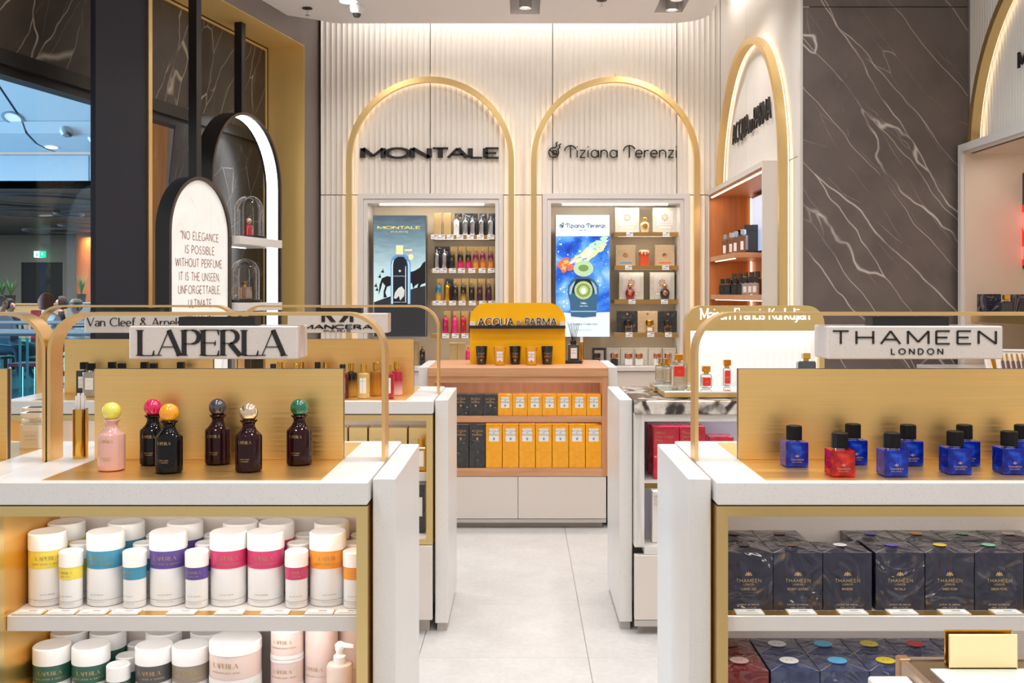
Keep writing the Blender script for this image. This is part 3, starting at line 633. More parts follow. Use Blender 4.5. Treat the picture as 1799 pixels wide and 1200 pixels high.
# ================================================================== COUNTERS
Y1A, Y1B = 2.318, 2.967; Y2A, Y2B = 4.09, 4.743
def frame_hoop(w, h=.386, R=.10, th=.009, dp=.072):
    a = w / 2 - th / 2; p = [(-a, 0), (-a, (h - R) * .5), (-a, h - R)]
    p += [(-a + R - R * math.cos(math.radians(t)), h - R + R * math.sin(math.radians(t))) for t in range(9, 91, 9)]
    p += [(a - R + R * math.sin(math.radians(t)), h - R + R * math.cos(math.radians(t))) for t in range(0, 90, 9)] + [(a, h - R), (a, (h - R) * .5), (a, 0)]
    return M().sweep(p, th, dp)
def counter(cx, w, ya, yb, labels, back_x=None, letter=None, side=None, sw=.437, boxes=True, inset=True, cab_drawer=False):
    """open display counter: cabinet, worktop with brass inset, brass backdrop, brass hoop with hanging sign"""
    x0, x1 = cx - w / 2, cx + w / 2; ym = (ya + yb) / 2; zt = WT - .054
    c = thing('display_counter', labels[0], 'counter', (cx, ym, 0), 0, 'open display counters')
    hw = w / 2; yf = ya - ym + .012; th = .014
    zb = .345 if not cab_drawer else .40
    fr = .026
    ff = M()
    for (a, b, c_, d) in ((-hw + .003, hw - .003, zt - .005 - .024, zt - .005), (-hw + .003, hw - .003, zb - .03, zb - .008)): ff.box(a, b, yf, yf + .03, c_, d)
    ff.box(-hw + .003, -hw + .003 + (fr if side == -1 else fr * .5), yf, yf + .03, zb - .008, zt - .029); ff.box(hw - .003 - fr, hw - .003, yf, yf + .03, zb - .008, zt - .029)
    O('brass_frame', ff, BRASS_EDGE, c)
    O('dark_gap', M().box(-hw + .004, hw - .004, yf + .004, yb - ym - .016, zt - .005, zt), BLACKM, c)
    O('side_lining', M().box(-hw + .003, -hw + .012, yf + .03, 0.012, zb - .03, zt - .006), LININGG, c)
    O('side_lining', M().box(hw - .016, hw - .004, yf + .03, 0.012, zb - .03, zt - .006), LININGG, c)
    O('back_panel', M().box(-hw + .012, hw - .016, .012, .03, zb - .03, zt - .006), QUARTZ_B, c)
    O('rear_body', M().box(-hw + .003, hw - .003, .03, yb - ym - .012, .06, zt - .005), LACQ2, c)
    O('top_lining', M().box(-hw + .012, hw - .016, yf + .03, .012, zt - .024, zt - .006), LACQ2, c)
    O('cabinet_floor', M().box(-hw + .012, hw - .016, yf + .006, .012, zb - .03, zb), LACQ, c)
    O('drawer_front', M().rbox(-hw + .004, hw - .004, yf - .002, yf + .02, .06, zb - .033, .002), LACQ2, c)
    O('plinth', M().box(-hw + .02, hw - .02, yf + .05, yb - ym - .05, 0, .06), mat('plinth', S(190, 180, 172), .5), c)
    sz = .633 if not cab_drawer else .66
    sh = O('shelf', M().rbox(-hw + .0125, hw - .0165, 2.378 - Y1A + ya - ym, .012, sz - .037, sz, .0015), LACQ, c)
    O('tag_rail', M().box(-hw + .02, hw - .03, 2.378 - Y1A + ya - ym + .003, 2.378 - Y1A + ya - ym + .038, sz - .001, sz + .0003), LININGG, sh)
    O('shelf_light', M().box(-hw + .03, hw - .05, yf + .032, yf + .042, zt - .03, zt - .025), LEDS, c)
    area('counter_shelf_lamp', (cx, ya + .06, zt - .032), w * .9, .02, .8, (1, .94, .86), (math.radians(25), 0, 0))
    area('counter_shelf_lamp', (cx, ya + .09, sz - .04), w * .9, .02, .6, (1, .96, .92), (math.radians(25), 0, 0))
    if side is not None:
        s0, s1 = (x1 + .004, x1 + .058) if side > 0 else (x0 - .058, x0 - .004)
        ep = thing('counter_end_panel', labels[4], 'end panel', ((s0 + s1) / 2, ym, 0), 0, 'white counter end panels'); e_ = (s1 - s0) / 2
        O('slab', M().rbox(-e_, e_, ya + .047 - ym, yb - .056 - ym, .035, WT, .0025), QUARTZ, ep)
        O('foot', M().box(-e_ + .008, e_ - .008, ya + .06 - ym, yb - .07 - ym, 0, .035), mat('plinth', S(190, 180, 172), .5), ep)
    wt = thing('counter_worktop', labels[1], 'worktop', (cx, ym, zt), 0, 'stone counter worktops')
    O('stone_slab', M().rbox(-hw + .001, hw - .001, ya - ym, yb - ym, 0, .054, .003), QUARTZ, wt)
    if back_x is None: back_x = (cx - .3285, cx + .3285)
    if inset: O('brass_inset', M().box(back_x[0] - cx - .0, back_x[1] - cx + .0, ya - ym + .02, yb - ym - .03, .053, .0545), BRASS, wt)
    bd = thing('brass_backdrop', labels[2], 'backdrop panel', (cx, ym, WT), 0, 'brushed brass backdrops')
    O('brass_sheet', M().box(back_x[0] - cx, back_x[1] - cx, -.012, -.008, .001, .24), BRASS, bd)
    O('core', M().box(back_x[0] - cx, back_x[1] - cx, -.008, .008, .001, .2405), DARKEDGE, bd)
    O('brass_sheet', M().box(back_x[0] - cx, back_x[1] - cx, .008, .012, .001, .24), BRASS, bd)
    if letter is not None:
        h = thing('sign_hoop', labels[3], 'sign frame', (cx, ym, WT), 0, 'brass sign hoops')
        O('hoop_bar', frame_hoop(w), HOOP, h)
        O('hanger_block', M().box(-.10, .10, -.03, .03, .354, .378), BLACKM, h)
        b = O('sign_board', M().rbox(-sw / 2, sw / 2, -.06, .06, .269, .355, .003), QUARTZ_B, h)
        for lm in (letter if isinstance(letter, list) else [letter]):
            if lm.v: O('lettering', lm, INK, b, (0, -.0605, 0))
    return c
LAP = lambda h, w=None, dep=0: text('LA', h, 1.0, .19, .035, dep, .05, 'l', .13)
def laperla(h, width, dep=0.0):
    m = text('LAPERLA', h, 1.05, .185, .034, dep, .17, 'c', .14)
    # open a word gap after LA
    xs = [v[0] for v in m.v]; k = width / (max(xs) - min(xs)); m.v = [(x * k, y, z) for x, y, z in m.v]; return m
CW = .885; CXB = -.8025
counter(CXB, CW, Y1A, Y1B, ['white counter full of white round canisters below the pink flask', 'speckled white worktop under the ball-stopper flasks', 'brass backdrop behind the ball-stopper flasks', 'brass hoop with the large serif sign over the ball-stopper flasks', 'white end panel beside the canister counter facing the aisle'],
        letter=laperla(.066, .392, .002).shift(-.003, 0, .2785), side=1)
counter(CXB - .889, CW, Y1A, Y1B, ['white counter cut off by the left edge', 'white worktop at the left edge with milky square bottles', 'brass backdrop with dark edge at the left border', 'brass hoop bending down at the left border'], letter=M(), side=None)
CXC = 1.019; CWC = 1.134
counter(CXC, CWC, Y1A, Y1B, ['white counter full of film-wrapped dark cartons', 'speckled white worktop under the blue and red cube bottles', 'brass backdrop behind the blue cube bottles', 'brass hoop with the wide spaced sign over the blue bottles', 'white end panel beside the wrapped carton counter facing the aisle'],
        back_x=(.571, 1.467), letter=[text('THAMEEN', .033, 1.55, .13, .13, .002, .5, 'c', 0, .4226).shift(-.003, 0, .309), text('LONDON', .0142, 1.0, .16, .16, .002, .62, 'c', 0, .133).shift(.004, 0, .282)], side=-1, sw=.455)
# second row
CX2 = -.81
mm = [text('MANCERA', .017, 2.3, .42, .24, .002, .4, 'c', 0, .302).shift(0, 0, .287), text('PARIS', .0076, 2.6, .2, .17, .002, .5, 'c', 0, .116).shift(0, 0, .274), M()]
for sx in (-1, 1): mm[2].box(sx * .062 - .008, sx * .062 + .008, -.002, 0, .3165, .347).prism([(sx * .054, .347), (sx * .030, .347), (sx * .006, .3165), (sx * .028, .3165)], 'y', -.002, 0)
counter(CX2, CW, Y2A, Y2B, ['white counter of gold cartons behind the ball-stopper flasks', 'white worktop under the small gold-capped bottles', 'brass backdrop behind the gold-capped bottles', 'brass hoop with the wide black sign of the second row', 'white end panel of the gold carton counter, further down the aisle'], letter=mm, side=1, cab_drawer=True)
counter(CX2 - .889, CW, Y2A, Y2B, ['white counter in the second row near the glazing', 'white worktop under the black-capped bottles', 'brass backdrop behind the black-capped bottles', 'brass hoop with the serif sign of the second row by the glazing'],
        letter=text('Van Cleef & Arpels', .036, 1.0, .13, .055, .002, .17, 'c', .07, .41).shift(.0, 0, .299), side=None)
# ================================================================== GOODS ON THE FIRST ROW
def ordinal_label(fmt, i): return fmt.format(ORD[i])
# ---- round canisters
def can_proto(r, h, lid, band, ttl, tw):
    def fn():
        zl, zb = h - lid, h - lid - band
        body = M().lathe([(0, 0), (r - .003, 0), (r - .0015, .0015), (r - .0015, zl)], 36)
        seam = M().lathe([(r - .0012, .016), (r - .0008, .0165), (r - .0012, .017)], 36)
        lidm = M().lathe([(r, zl), (r, h - .003), (r - .003, h), (r - .006, h - .0005), (r - .009, h - .002), (0, h - .002)], 36)
        bandm = M().lathe([(r - .001, zb), (r - .001, zl)], 36)
        t1 = laperla(tw * .16, tw).shift(0, 0, zb + band * .48).join(text(ttl, band * .09, 1, .2, .2, 0, .5, 'c').shift(0, 0, zb + band * .22)).wrap(r - .0005)
        t2 = text('EAU DE PARFUM', .0026, 1, .18, .18, 0, .4, 'c').shift(0, 0, .028).join(text('VAPORISATEUR NATURAL SPRAY', .0016, 1, .18, .18, 0, .4, 'c').shift(0, 0, .011)).wrap(r - .0009)
        return [('tube', body.mesh('tube'), mat('can_white', S(238, 236, 236), .3, coat=.3)), ('lid', lidm.mesh('lid'), mat('lid_white', S(246, 245, 244), .45)), ('colour_band', bandm.mesh('band'), PAPER),
                ('base_seam', seam.mesh('seam'), GREYINK), ('lettering', t1.mesh('let', True), GOLDINK, 'colour_band'), ('small_print', t2.mesh('small', True), GREYINK, 'tube')]
    return fn
BIG = can_proto(.0455, .177, .041, .043, 'ONCE UPON A GARDEN', .058)
SMALL = can_proto(.0285, .137, .037, .030, 'SIGNATURE', .036)
BAND = {'yellow': S(238, 216, 84), 'blue': S(66, 144, 176), 'purple': S(92, 72, 148), 'pink': S(206, 62, 112), 'orange': S(244, 154, 48), 'green': S(44, 96, 78), 'grey': S(84, 82, 84), 'taupe': S(150, 138, 122)}
def band(c): return mat('band_' + c, BAND[c], .35, coat=.2)
def can(px, Y, z, kind, c, label, face=None, lm=None):
    x = (px - VX) * Y / F; a = math.atan2(-x, Y)
    a = (-.25 - random.random() * .25 if px < 300 else .1 - random.random() * .4) if face is None else face
    put(kind + '_can', BIG if kind == 'large' else SMALL, 'round_canister', label, 'canister', (x, Y, z), a, 'white round canisters on the counter shelves', {'colour_band': band(c)})
SH1, SH2 = .633, .3455
for i, (px, c) in enumerate([(84, 'yellow'), (186, 'blue'), (296, 'purple'), (402, 'pink'), (467, 'pink'), (576, 'orange')]):
    can(px, 2.487, SH1, 'large', c, f'large {c}-banded white canister at the front of the upper shelf' + {402: ', beside a purple small one', 467: ', beside a pink small one'}.get(px, ''), {84: .42, 186: -.12, 296: .12, 402: .16, 467: 0, 576: .3}[px])
for px, c in [(117, 'yellow'), (222, 'blue'), (325, 'purple'), (423, 'pink'), (486, 'pink'), (583, 'orange')]:
    can(px, 2.590, SH1, 'large', c, f'large {c}-banded canister at the back of the upper shelf' + {423: ', nearer the purple ones', 486: ', nearer the orange ones'}.get(px, ''))
for px, c in [(125, 'yellow'), (237, 'blue'), (346, 'purple'), (521, 'pink'), (623, 'orange')]:
    can(px, 2.456, SH1, 'small', c, f'small {c}-banded white canister at the shelf front', {125: -.15, 237: -.45, 346: .0, 521: .15, 623: .1}[px])
for px, c in [(142, 'yellow'), (254, 'blue'), (363, 'purple'), (524, 'pink'), (622, 'orange')]:
    can(px, 2.534, SH1, 'small', c, f'small {c}-banded canister second in its file on the upper shelf')
for px, c in [(171.5, 'yellow'), (275, 'blue'), (376, 'purple'), (537, 'pink'), (635, 'orange')]:
    can(px, 2.622, SH1, 'small', c, f'small {c}-banded canister third in its file, almost hidden')
for px, c, lab in [(92, 'green', 'large dark green-banded canister at the left end of the lower shelf'), (160, 'green', 'large dark green-banded canister beside the small green one'), (271, 'grey', 'large dark grey-banded canister on the lower shelf'), (335, 'taupe', 'large taupe-banded canister beside the wide pink jar')]:
    can(px, 2.50, SH2, 'large', c, lab, {92: .3, 160: .25, 271: .05, 335: .05}[px])
for i, (px, c) in enumerate([(122, 'green'), (190, 'green'), (288, 'grey'), (366, 'taupe'), (428, 'taupe')]):
    can(px, 2.604, SH2, 'large', c, f'{ORD[i]} canister from the left in the rear row of the lower shelf')
can(208, 2.475, SH2, 'small', 'green', 'small green-banded canister at the front of the lower shelf', -.3)
can(224, 2.538, SH2, 'small', 'green', 'small green-banded canister behind the small front one'); can(243.6, 2.622, SH2, 'small', 'green', 'small green-banded canister last in its file on the lower shelf')
PINK = mat('blush_carton', S(236, 212, 204), .4, coat=.15)
def jar_proto(r, h, lid, base, tw):
    def fn():
        return [('tube', M().lathe([(0, 0), (r - .001, 0), (r - .001, h - lid)], 40).mesh('tube'), PINK), ('base_ring', M().lathe([(r, 0), (r, base)], 40).mesh('base'), MATS['lid_white']),
                ('lid', M().lathe([(r, h - lid), (r, h - .003), (r - .003, h), (r - .008, h - .002), (0, h - .002)], 40).mesh('lid'), MATS['lid_white']),
                ('lettering', laperla(tw * .17, tw).shift(0, 0, (h - lid) * .60).join(text('NOURISHING BODY BALM', .0036, 1, .18, .18, 0, .4, 'c').shift(0, 0, (h - lid) * .42)).wrap(r - .0004).mesh('let', True), GOLDINK)]
    return fn
x = (414 - VX) * 2.49 / F
put('jar_wide', jar_proto(.064, .098, .026, .014, .068), 'body_balm_jar', 'wide blush pink jar with white lid, upper of two stacked', 'jar', (x, 2.49, SH2 + .0985), -.15, 'blush pink jars')
put('jar_wide', None, 'body_balm_jar', 'wide blush pink jar cut by the bottom border, lower of two', 'jar', (x, 2.49, SH2), -.15, 'blush pink jars')
x = (503 - VX) * 2.50 / F
for k in range(3):
    put('jar_small', jar_proto(.0415, .073, .008, .010, .05), 'pink_round_box', ['blush pink round box at the bottom of the narrow stack', 'blush pink round box in the middle of the narrow stack', 'blush pink round box on top of the narrow stack'][k], 'jar', (x, 2.51, SH2 + k * .0735), -.1, 'blush pink jars')
def tube_proto():
    r, h = .041, .23
    return [('tube', M().lathe([(0, 0), (r, 0), (r, h), (r - .003, h + .002), (0, h + .002)], 36).mesh('tube'), PINK),
            ('lettering', laperla(.009, .052).shift(0, 0, .115).join(text('PERFUMED BODY LOTION', .003, 1, .18, .18, 0, .4, 'c').shift(0, 0, .10)).wrap(r + .0004).mesh('let', True), GOLDINK)]
put('tube_tall', tube_proto, 'tall_round_carton', 'tall blush pink round carton behind the pump bottle', 'carton', ((565 - VX) * 2.52 / F, 2.52, SH2), -.35, 'tall blush cartons')
put('tube_tall', None, 'tall_round_carton', 'tall blush pink round carton beside the brass frame', 'carton', ((622 - VX) * 2.57 / F, 2.57, SH2), -.5, 'tall blush cartons')
t = thing('pump_bottle', 'blush pink pump bottle with white pump on the lower shelf', 'bottle', ((597 - VX) * 2.44 / F, 2.44, SH2))
O('body', M().lathe([(0, 0), (.030, 0), (.032, .002), (.032, .145), (.029, .151), (.014, .153)], 32), mat('blush_plastic', S(238, 214, 200), .35), t)
O('collar', M().lathe([(.0155, .151), (.0155, .17), (.0135, .172), (.009, .174), (.009, .186), (0, .186)], 24), MATS['lid_white'], t)
O('pump_head', M().lathe([(0, .184), (.011, .184), (.012, .197), (.006, .204), (0, .204)], 20).add([(0, -.007, .192), (0, .007, .192), (0, .007, .203), (0, -.007, .203), (.034, -.004, .190), (.034, .004, .190), (.034, .004, .196), (.034, -.004, .196)], [(0, 1, 5, 4), (1, 2, 6, 5), (2, 3, 7, 6), (3, 0, 4, 7), (4, 5, 6, 7)]), MATS['lid_white'], t)
em = M()
for k in range(5): a = k * 2 * PI / 5; em.sweep([(.0 + .008 * math.cos(a) + .006 * math.cos(b * PI / 6), .10 + .008 * math.sin(a) + .006 * math.sin(b * PI / 6)) for b in range(13)], .0011, .001)
O('flower_emblem', em.shift(0, -.001, -.035).wrap(.032), GOLDINK, t)
# price labels along the shelf fronts
def tag_proto():
    return [('holder', M().box(-.034, .034, 0, .038, 0, .003).mesh('holder'), m_thin_tag), ('paper', M().add([(-.031, .002, .0033), (.031, .002, .0033), (.031, .036, .0033), (-.031, .036, .0033)], [(0, 1, 2, 3)]).mesh('paper', True), TAG),
            ('price_print', M().add([(-.004, .020, .0036), (.016, .020, .0036), (.016, .026, .0036), (-.004, .026, .0036)], [(0, 1, 2, 3)]).add([(-.027, .008, .0036), (.02, .008, .0036), (.02, .011, .0036), (-.027, .011, .0036)], [(0, 1, 2, 3)]).mesh('pr', True), GREYINK)]
m_thin_tag = mat('tag_acrylic', S(226, 220, 204), .15, coat=.5)
for i, px in enumerate([48, 105, 160, 217, 317, 402, 482, 560, 612]):
    put('tag', tag_proto, 'price_label', ordinal_label('clear price label, {} from the left below the canisters', i), 'price label', ((px - VX) * 2.385 / F, 2.3795, SH1 + .0005), 0, 'price labels on the counter shelves')
for i, px in enumerate([1318, 1410, 1500, 1588, 1680, 1772]):
    put('tag', tag_proto, 'price_label', ordinal_label('clear price label, {} from the left below the wrapped cartons', i), 'price label', ((px - VX) * 2.385 / F, 2.3795, SH1 + .0005), 0, 'price labels on the counter shelves')
# ---- flasks with ball stoppers
def flask_proto():
    body = M().lathe([(0, 0), (.029, 0), (.0325, .003), (.0325, .084), (.031, .089), (.026, .093), (.020, .100), (.0155, .108), (.0145, .113), (.016, .118), (.0205, .122), (.0215, .124), (.0205, .126), (.012, .126), (0, .126)], 40)
    t1 = laperla(.0072, .034).shift(-.004, 0, .070).wrap(.0329); t2 = text('ONCE UPON', .0024, 1, .2, .2, 0, .4, 'c').shift(-.004, 0, .031).join(text('A GARDEN', .0024, 1, .2, .2, 0, .4, 'c').shift(-.004, 0, .026)).wrap(.0329)
    return [('glass_body', body.mesh('flask'), None), ('ball_stopper', M().ball((0, 0, .1445), .0232, 32, 20).mesh('ball'), None), ('lettering', t1.mesh('let', True), GOLDINK, 'glass_body'), ('small_print', t2.mesh('let2', True), GOLDINK, 'glass_body')]
DKGL = mat('dark_plum_glass', S(40, 12, 18), .05, spec=.3); BKGL = mat('black_glass', S(16, 13, 17), .05, spec=.3); PKGL = mat('pink_glass', S(232, 178, 168), .1, coat=1)
for px, py, gm, bc, lab, ro in [(196, 826, PKGL, mat('ball_yellow', S(244, 232, 96), .15, coat=1), 'pink flask with a yellow ball stopper', .1), (269, 816, BKGL, mat('ball_pink', S(226, 22, 92), .15, coat=1), 'black flask with a magenta ball stopper', .1),
        (297, 830, BKGL, mat('ball_orange', S(250, 164, 0), .15, coat=1), 'black flask with an orange ball stopper', .05), (383, 815, DKGL, mat('ball_grey', S(80, 78, 90), .2, .5, coat=1), 'dark plum flask with a grey ball stopper', .05),
        (437, 828, DKGL, mat('ball_glass', S(232, 212, 180), .05, .85), 'dark plum flask with a mirrored pale gold ball stopper', .05), (526, 816, DKGL, mat('ball_green', S(16, 104, 74), .15, coat=1), 'dark plum flask with a green ball stopper', .0)]:
    p = onwt(px, py)
    put('flask', flask_proto, 'perfume_flask', lab, 'perfume bottle', (p.x, p.y, WT + .001), ro, 'ball-stopper flasks on the worktop', {'glass_body': gm, 'ball_stopper': bc, 'lettering': GOLDINK})
t = thing('tester_strip_holder', 'polished gold cylinder holding white paper test strips', 'strip holder', tuple(onwt(141.5, 805)))
O('cup', M().lathe([(0, 0), (.0195, 0), (.0195, .132), (.0175, .132), (.0175, .01), (0, .01)], 36), POLGOLD, t)
for i in range(7):
    st = M().box(-.004, .004, -.0004, .0004, .012, .166 + .004 * (i % 3)); O('paper_strip', st, PAPER, t, (-.0105 + .0035 * i, .004 * math.sin(i * 2.1), 0), .4 * math.sin(i * 1.7))
# milky square bottles on the left worktop
def milky_proto():
    return [('bottle', M().prism([(-.034, -.022), (-.022, -.03), (.022, -.03), (.034, -.022), (.034, .022), (.022, .03), (-.022, .03), (-.034, .022)], 'z', 0, .066).prism([(-.028, -.017), (.028, -.017), (.028, .017), (-.028, .017)], 'z', .066, .072).mesh('b'), mat('milk_glass', S(238, 232, 222), .18, coat=.6)),
            ('neck', M().box(-.012, .012, -.01, .01, .072, .086).mesh('n'), MATS['milk_glass']), ('stopper', M().prism([(-.034, -.018), (-.022, -.026), (.022, -.026), (.034, -.018), (.034, .018), (.022, .026), (-.022, .026), (-.034, .018)], 'z', .086, .1).mesh('s'), MATS['milk_glass']),
            ('stopper_inlay', M().box(-.02, .02, -.012, .012, .1, .1015).mesh('i'), DARKEDGE), ('paper_label', M().box(-.021, .021, -.0312, -.0302, .012, .05).mesh('l'), mat('cream_label', S(226, 216, 198), .5)), ('lettering', text('EXTRAIT', .004, 1, .16, .16, 0, .5, 'c').shift(0, -.0316, .034).join(text('DE PARFUM', .003, 1, .16, .16, 0, .5, 'c').shift(0, -.0316, .024)).mesh('t', True), GREYINK)]
MILKP = mat('milk_glass', S(238, 232, 222), .18, coat=.6)
p = onwt(62, 786); put('milky', milky_proto, 'milky_perfume_bottle', 'milky white square bottle, the nearer one beside the brass hoop', 'perfume bottle', tuple(p), .06, 'milky square bottles')
p = onwt(52, 780); put('milky', milky_proto, 'milky_perfume_bottle', 'milky white square bottle half hidden behind its twin', 'perfume bottle', (p.x - .01, p.y + .06, p.z), .06, 'milky square bottles')
# ---- cube bottles
def cube_proto():
    w = .0285
    ins = M().rbox(-w + .006, w - .006, -w + .006, w - .006, .009, .050, .002)
    cap = M(); seg = 28
    pr = [(.0188 if k % 2 else .0196) for k in range(seg * 2)]
    cap.prism([(pr[k] * math.cos(PI * k / seg), pr[k] * math.sin(PI * k / seg)) for k in range(seg * 2)], 'z', .0655, .099)
    cap.lathe([(.0192, .099), (.0185, .101), (.016, .101), (.0155, .1), (0, .1)], 28)
    em = text('THAMEEN', .0042, 1.3, .13, .13, 0, .4, 'c', 0, .032).shift(0, 0, .0165)
    for k in range(3): a = math.radians(90 + (k - 1) * 50); em.poly([(.0, .024), (.0045 * math.cos(a) - .0012, .024 + .0055 * math.sin(a)), (.0045 * math.cos(a), .0265 + .0055 * math.sin(a)), (.0045 * math.cos(a) + .0012, .024 + .0055 * math.sin(a))])
    em.join(text('ROYAL SAPPHIRE', .0022, 1, .16, .16, 0, .4, 'c', 0, .024).shift(0, 0, .0115))
    return [('glass_body', M().rbox(-w, w, -w, w, 0, .062, .0012).mesh('c'), None), ('collar', M().cyl((0, 0, .062), .013, .004, 20).mesh('co'), CHROME), ('ribbed_cap', cap.mesh('cap'), mat('black_cap', S(20, 19, 20), .4, spec=.25)), ('lettering', em.shift(0, -w - .0004, 0).mesh('t', True), mat('gold_leaf_print', S(222, 196, 140), .35, .5), 'glass_body')]
def m_cube(name, c1, c2, c3):
    m, nt, b = newmat(name); tc = N(nt, 'ShaderNodeTexCoord'); lw = N(nt, 'ShaderNodeLayerWeight'); lw.inputs[0].default_value = .3
    n = noise(nt, tc.outputs['Object'], 26, 2, 1.5)
    nt.links.new(ramp(nt, n, [(.3, c1), (.55, c2), (.75, c3)]), b.inputs['Base Color']); b.inputs['Roughness'].default_value = .05; b.inputs['Coat Weight'].default_value = 0; b.inputs['Specular IOR Level'].default_value = .35
    b.inputs['Transmission Weight'].default_value = .15; MATS[name] = m; return m
BLUEG = m_cube('sapphire_glass', S(10, 22, 110), S(18, 48, 190), S(50, 110, 235)); REDG = m_cube('ruby_glass', S(130, 8, 10), S(205, 24, 18), S(240, 80, 60))
cubes = [(1400.5, 822, BLUEG, 'blue cube bottle standing alone nearest the brass hoop'), (1505, 818, BLUEG, 'blue cube bottle behind the red one'), (1603, 820, BLUEG, 'blue cube bottle behind the second front bottle'), (1703, 820, BLUEG, 'blue cube bottle behind the third front bottle'), (1806, 820, BLUEG, 'blue cube bottle at the right border in the back row'),
         (1482, 839, REDG, 'red cube bottle with black ribbed cap'), (1575, 839, BLUEG, 'blue cube bottle in front, next to the red one'), (1687, 835, BLUEG, 'blue cube bottle in front, third of the front row'), (1783, 835, BLUEG, 'blue cube bottle in front at the right border')]
for px, py, gm, lab in cubes:
    p = onwt(px, py); put('cube', cube_proto, 'cube_perfume_bottle', lab, 'perfume bottle', (p.x, p.y + .0285, WT + .001), 0, 'cube bottles on the worktop', {'glass_body': gm})
# ---- film wrapped cartons
def carton_proto():
    w, d, h = .059, .0575, .141
    b = M().box(-w, w, -d, d, 0, h - .002)
    lid = M().add([(-w, -d, h - .002), (w, -d, h - .002), (w, d, h - .002), (-w, d, h - .002), (0, 0, h + .0035)], [(0, 1, 4), (1, 2, 4), (2, 3, 4), (3, 0, 4)])
    t1 = text('THAMEEN', .008, 1.3, .12, .12, 0, .42, 'c', 0, .06).shift(0, 0, .068).join(text('LONDON', .0045, 1, .14, .14, 0, .5, 'c', 0, .024).shift(0, 0, .0605)).join(text('EXTRAIT DE PARFUM', .0036, 1, .14, .14, 0, .3, 'c', 0, .05).shift(0, 0, .012)).join(text('100ML 3.4 FL.OZ', .003, 1, .14, .14, 0, .3, 'c', 0, .036).shift(0, 0, .005))
    for k in range(5): a = math.radians(90 + (k - 2) * 38); t1.poly([(0, .083), (.007 * math.cos(a) - .0018, .083 + .007 * math.sin(a)), (.0075 * math.cos(a), .0865 + .0085 * math.sin(a)), (.007 * math.cos(a) + .0018, .083 + .007 * math.sin(a))])
    st = M().disc((0, 0, h + .0042), .0165, 'z', 24); 
    em = M()
    for k in (-1, 1): em.box(k * .004 - .002, k * .004 + .002, -.001, .001, h + .0043, h + .0045)
    folds = M()
    for sx, sy in ((-1, -1), (1, -1), (1, 1), (-1, 1)):
        folds.add([(sx * w, sy * d, h - .0015), (sx * (w - .0016), sy * d, h - .0013), (0, 0, h + .004), (sx * w, sy * (d - .0016), h - .0013)], [(0, 1, 2, 3)])
    return [('carton', b.mesh('c'), None), ('folded_top', lid.mesh('l', True), None), ('film_folds', folds.mesh('f', True), mat('film_edge', S(176, 168, 166), .2, coat=.6)), ('seal_sticker', st.mesh('s', True), None), ('sticker_emblem', em.mesh('e'), GREYINK, 'seal_sticker'), ('lettering', t1.shift(0, -d - .0006, 0).mesh('t', True), mat('gold_leaf_print', S(222, 196, 140), .35, .5), 'carton')]
CARTN = m_film('navy_film_carton', S(32, 34, 54), S(44, 44, 64), .9, 9); CARTB = m_film('blue_film_carton', S(52, 60, 92), S(64, 74, 108), .8); CARTR = m_film('maroon_film_carton', S(104, 30, 34), S(126, 42, 44), .8)
STK = {'black': S(40, 38, 40), 'brown': S(110, 70, 44), 'white': S(240, 238, 236), 'purple': S(90, 76, 200), 'yellow': S(240, 214, 30), 'mint': S(120, 214, 176), 'orange': S(220, 150, 40), 'green': S(110, 170, 130), 'pink': S(220, 190, 180), 'sky blue': S(90, 190, 240), 'red': S(214, 40, 40)}
def carton(x, Y, z, body, st, label):
    t = put('carton', carton_proto, 'wrapped_carton', label, 'carton', (x, Y, z), 0, 'film-wrapped perfume cartons', {'carton': body, 'folded_top': body, 'seal_sticker': mat('sticker_' + st, STK[st], .4, coat=.2)})
    nm = {'black': 'CARVED OUD', 'brown': 'REGENT LEATHER', 'white': 'RIVIERE', 'purple': 'PATIALA', 'yellow': 'AMBER ROOM', 'mint': 'GREEN PEARL'}.get(st)
    if nm and z > .5 and Y < 2.5: O('product_name', text(nm, .0052, 1, .15, .15, 0, .3, 'c', 0, .0036 * len(nm)).shift(0, -.0581, .049), MATS['gold_leaf_print'], t, flat=True)
    if z < .5:
        for ch in t.children:
            if ch.name.startswith('seal_sticker'): ch.scale = (1.42, 1.42, 1)
W86 = .1195
for i, (px, c) in enumerate([(1315, 'black'), (1401.5, 'brown'), (1488.5, 'white'), (1581, 'purple'), (1668, 'yellow'), (1755, 'mint'), (1842, 'pink')]):
    x = (px - VX) * 2.420 / F
    carton(x, 2.476, SH1, CARTN, c, f'film-wrapped dark carton with {c} seal, front row of upper shelf')
    c2 = {'white': None, 'yellow': 'orange', 'mint': 'green'}.get(c, c)
    if c2: carton(x - .001 + (.0 if i < 2 else -.012), 2.594, SH1, CARTN, c2, f'film-wrapped dark carton with {c2} seal, back row of upper shelf')
for i, c in enumerate(['white', 'sky blue', 'yellow', 'red', 'orange']):
    x = (1397 + 98.5 * i - VX) * 2.412 / F * 1.0
    x = (1397 - VX) * 2.42 / F + i * (W86 + .0005)
    carton(x, 2.476, SH2, CARTB, c, f'film-wrapped blue carton with {c} seal, front of the lower shelf')
    carton(x, 2.594, SH2, CARTB, c, f'film-wrapped blue carton with {c} seal, back of the lower shelf')
carton((1306 - VX) * 2.42 / F + .002, 2.476, SH2, CARTR, 'pink', 'film-wrapped maroon carton in the lower left corner, front one')
carton((1306 - VX) * 2.42 / F + .002, 2.594, SH2, CARTR, 'brown', 'film-wrapped maroon carton in the lower left corner, rear one')
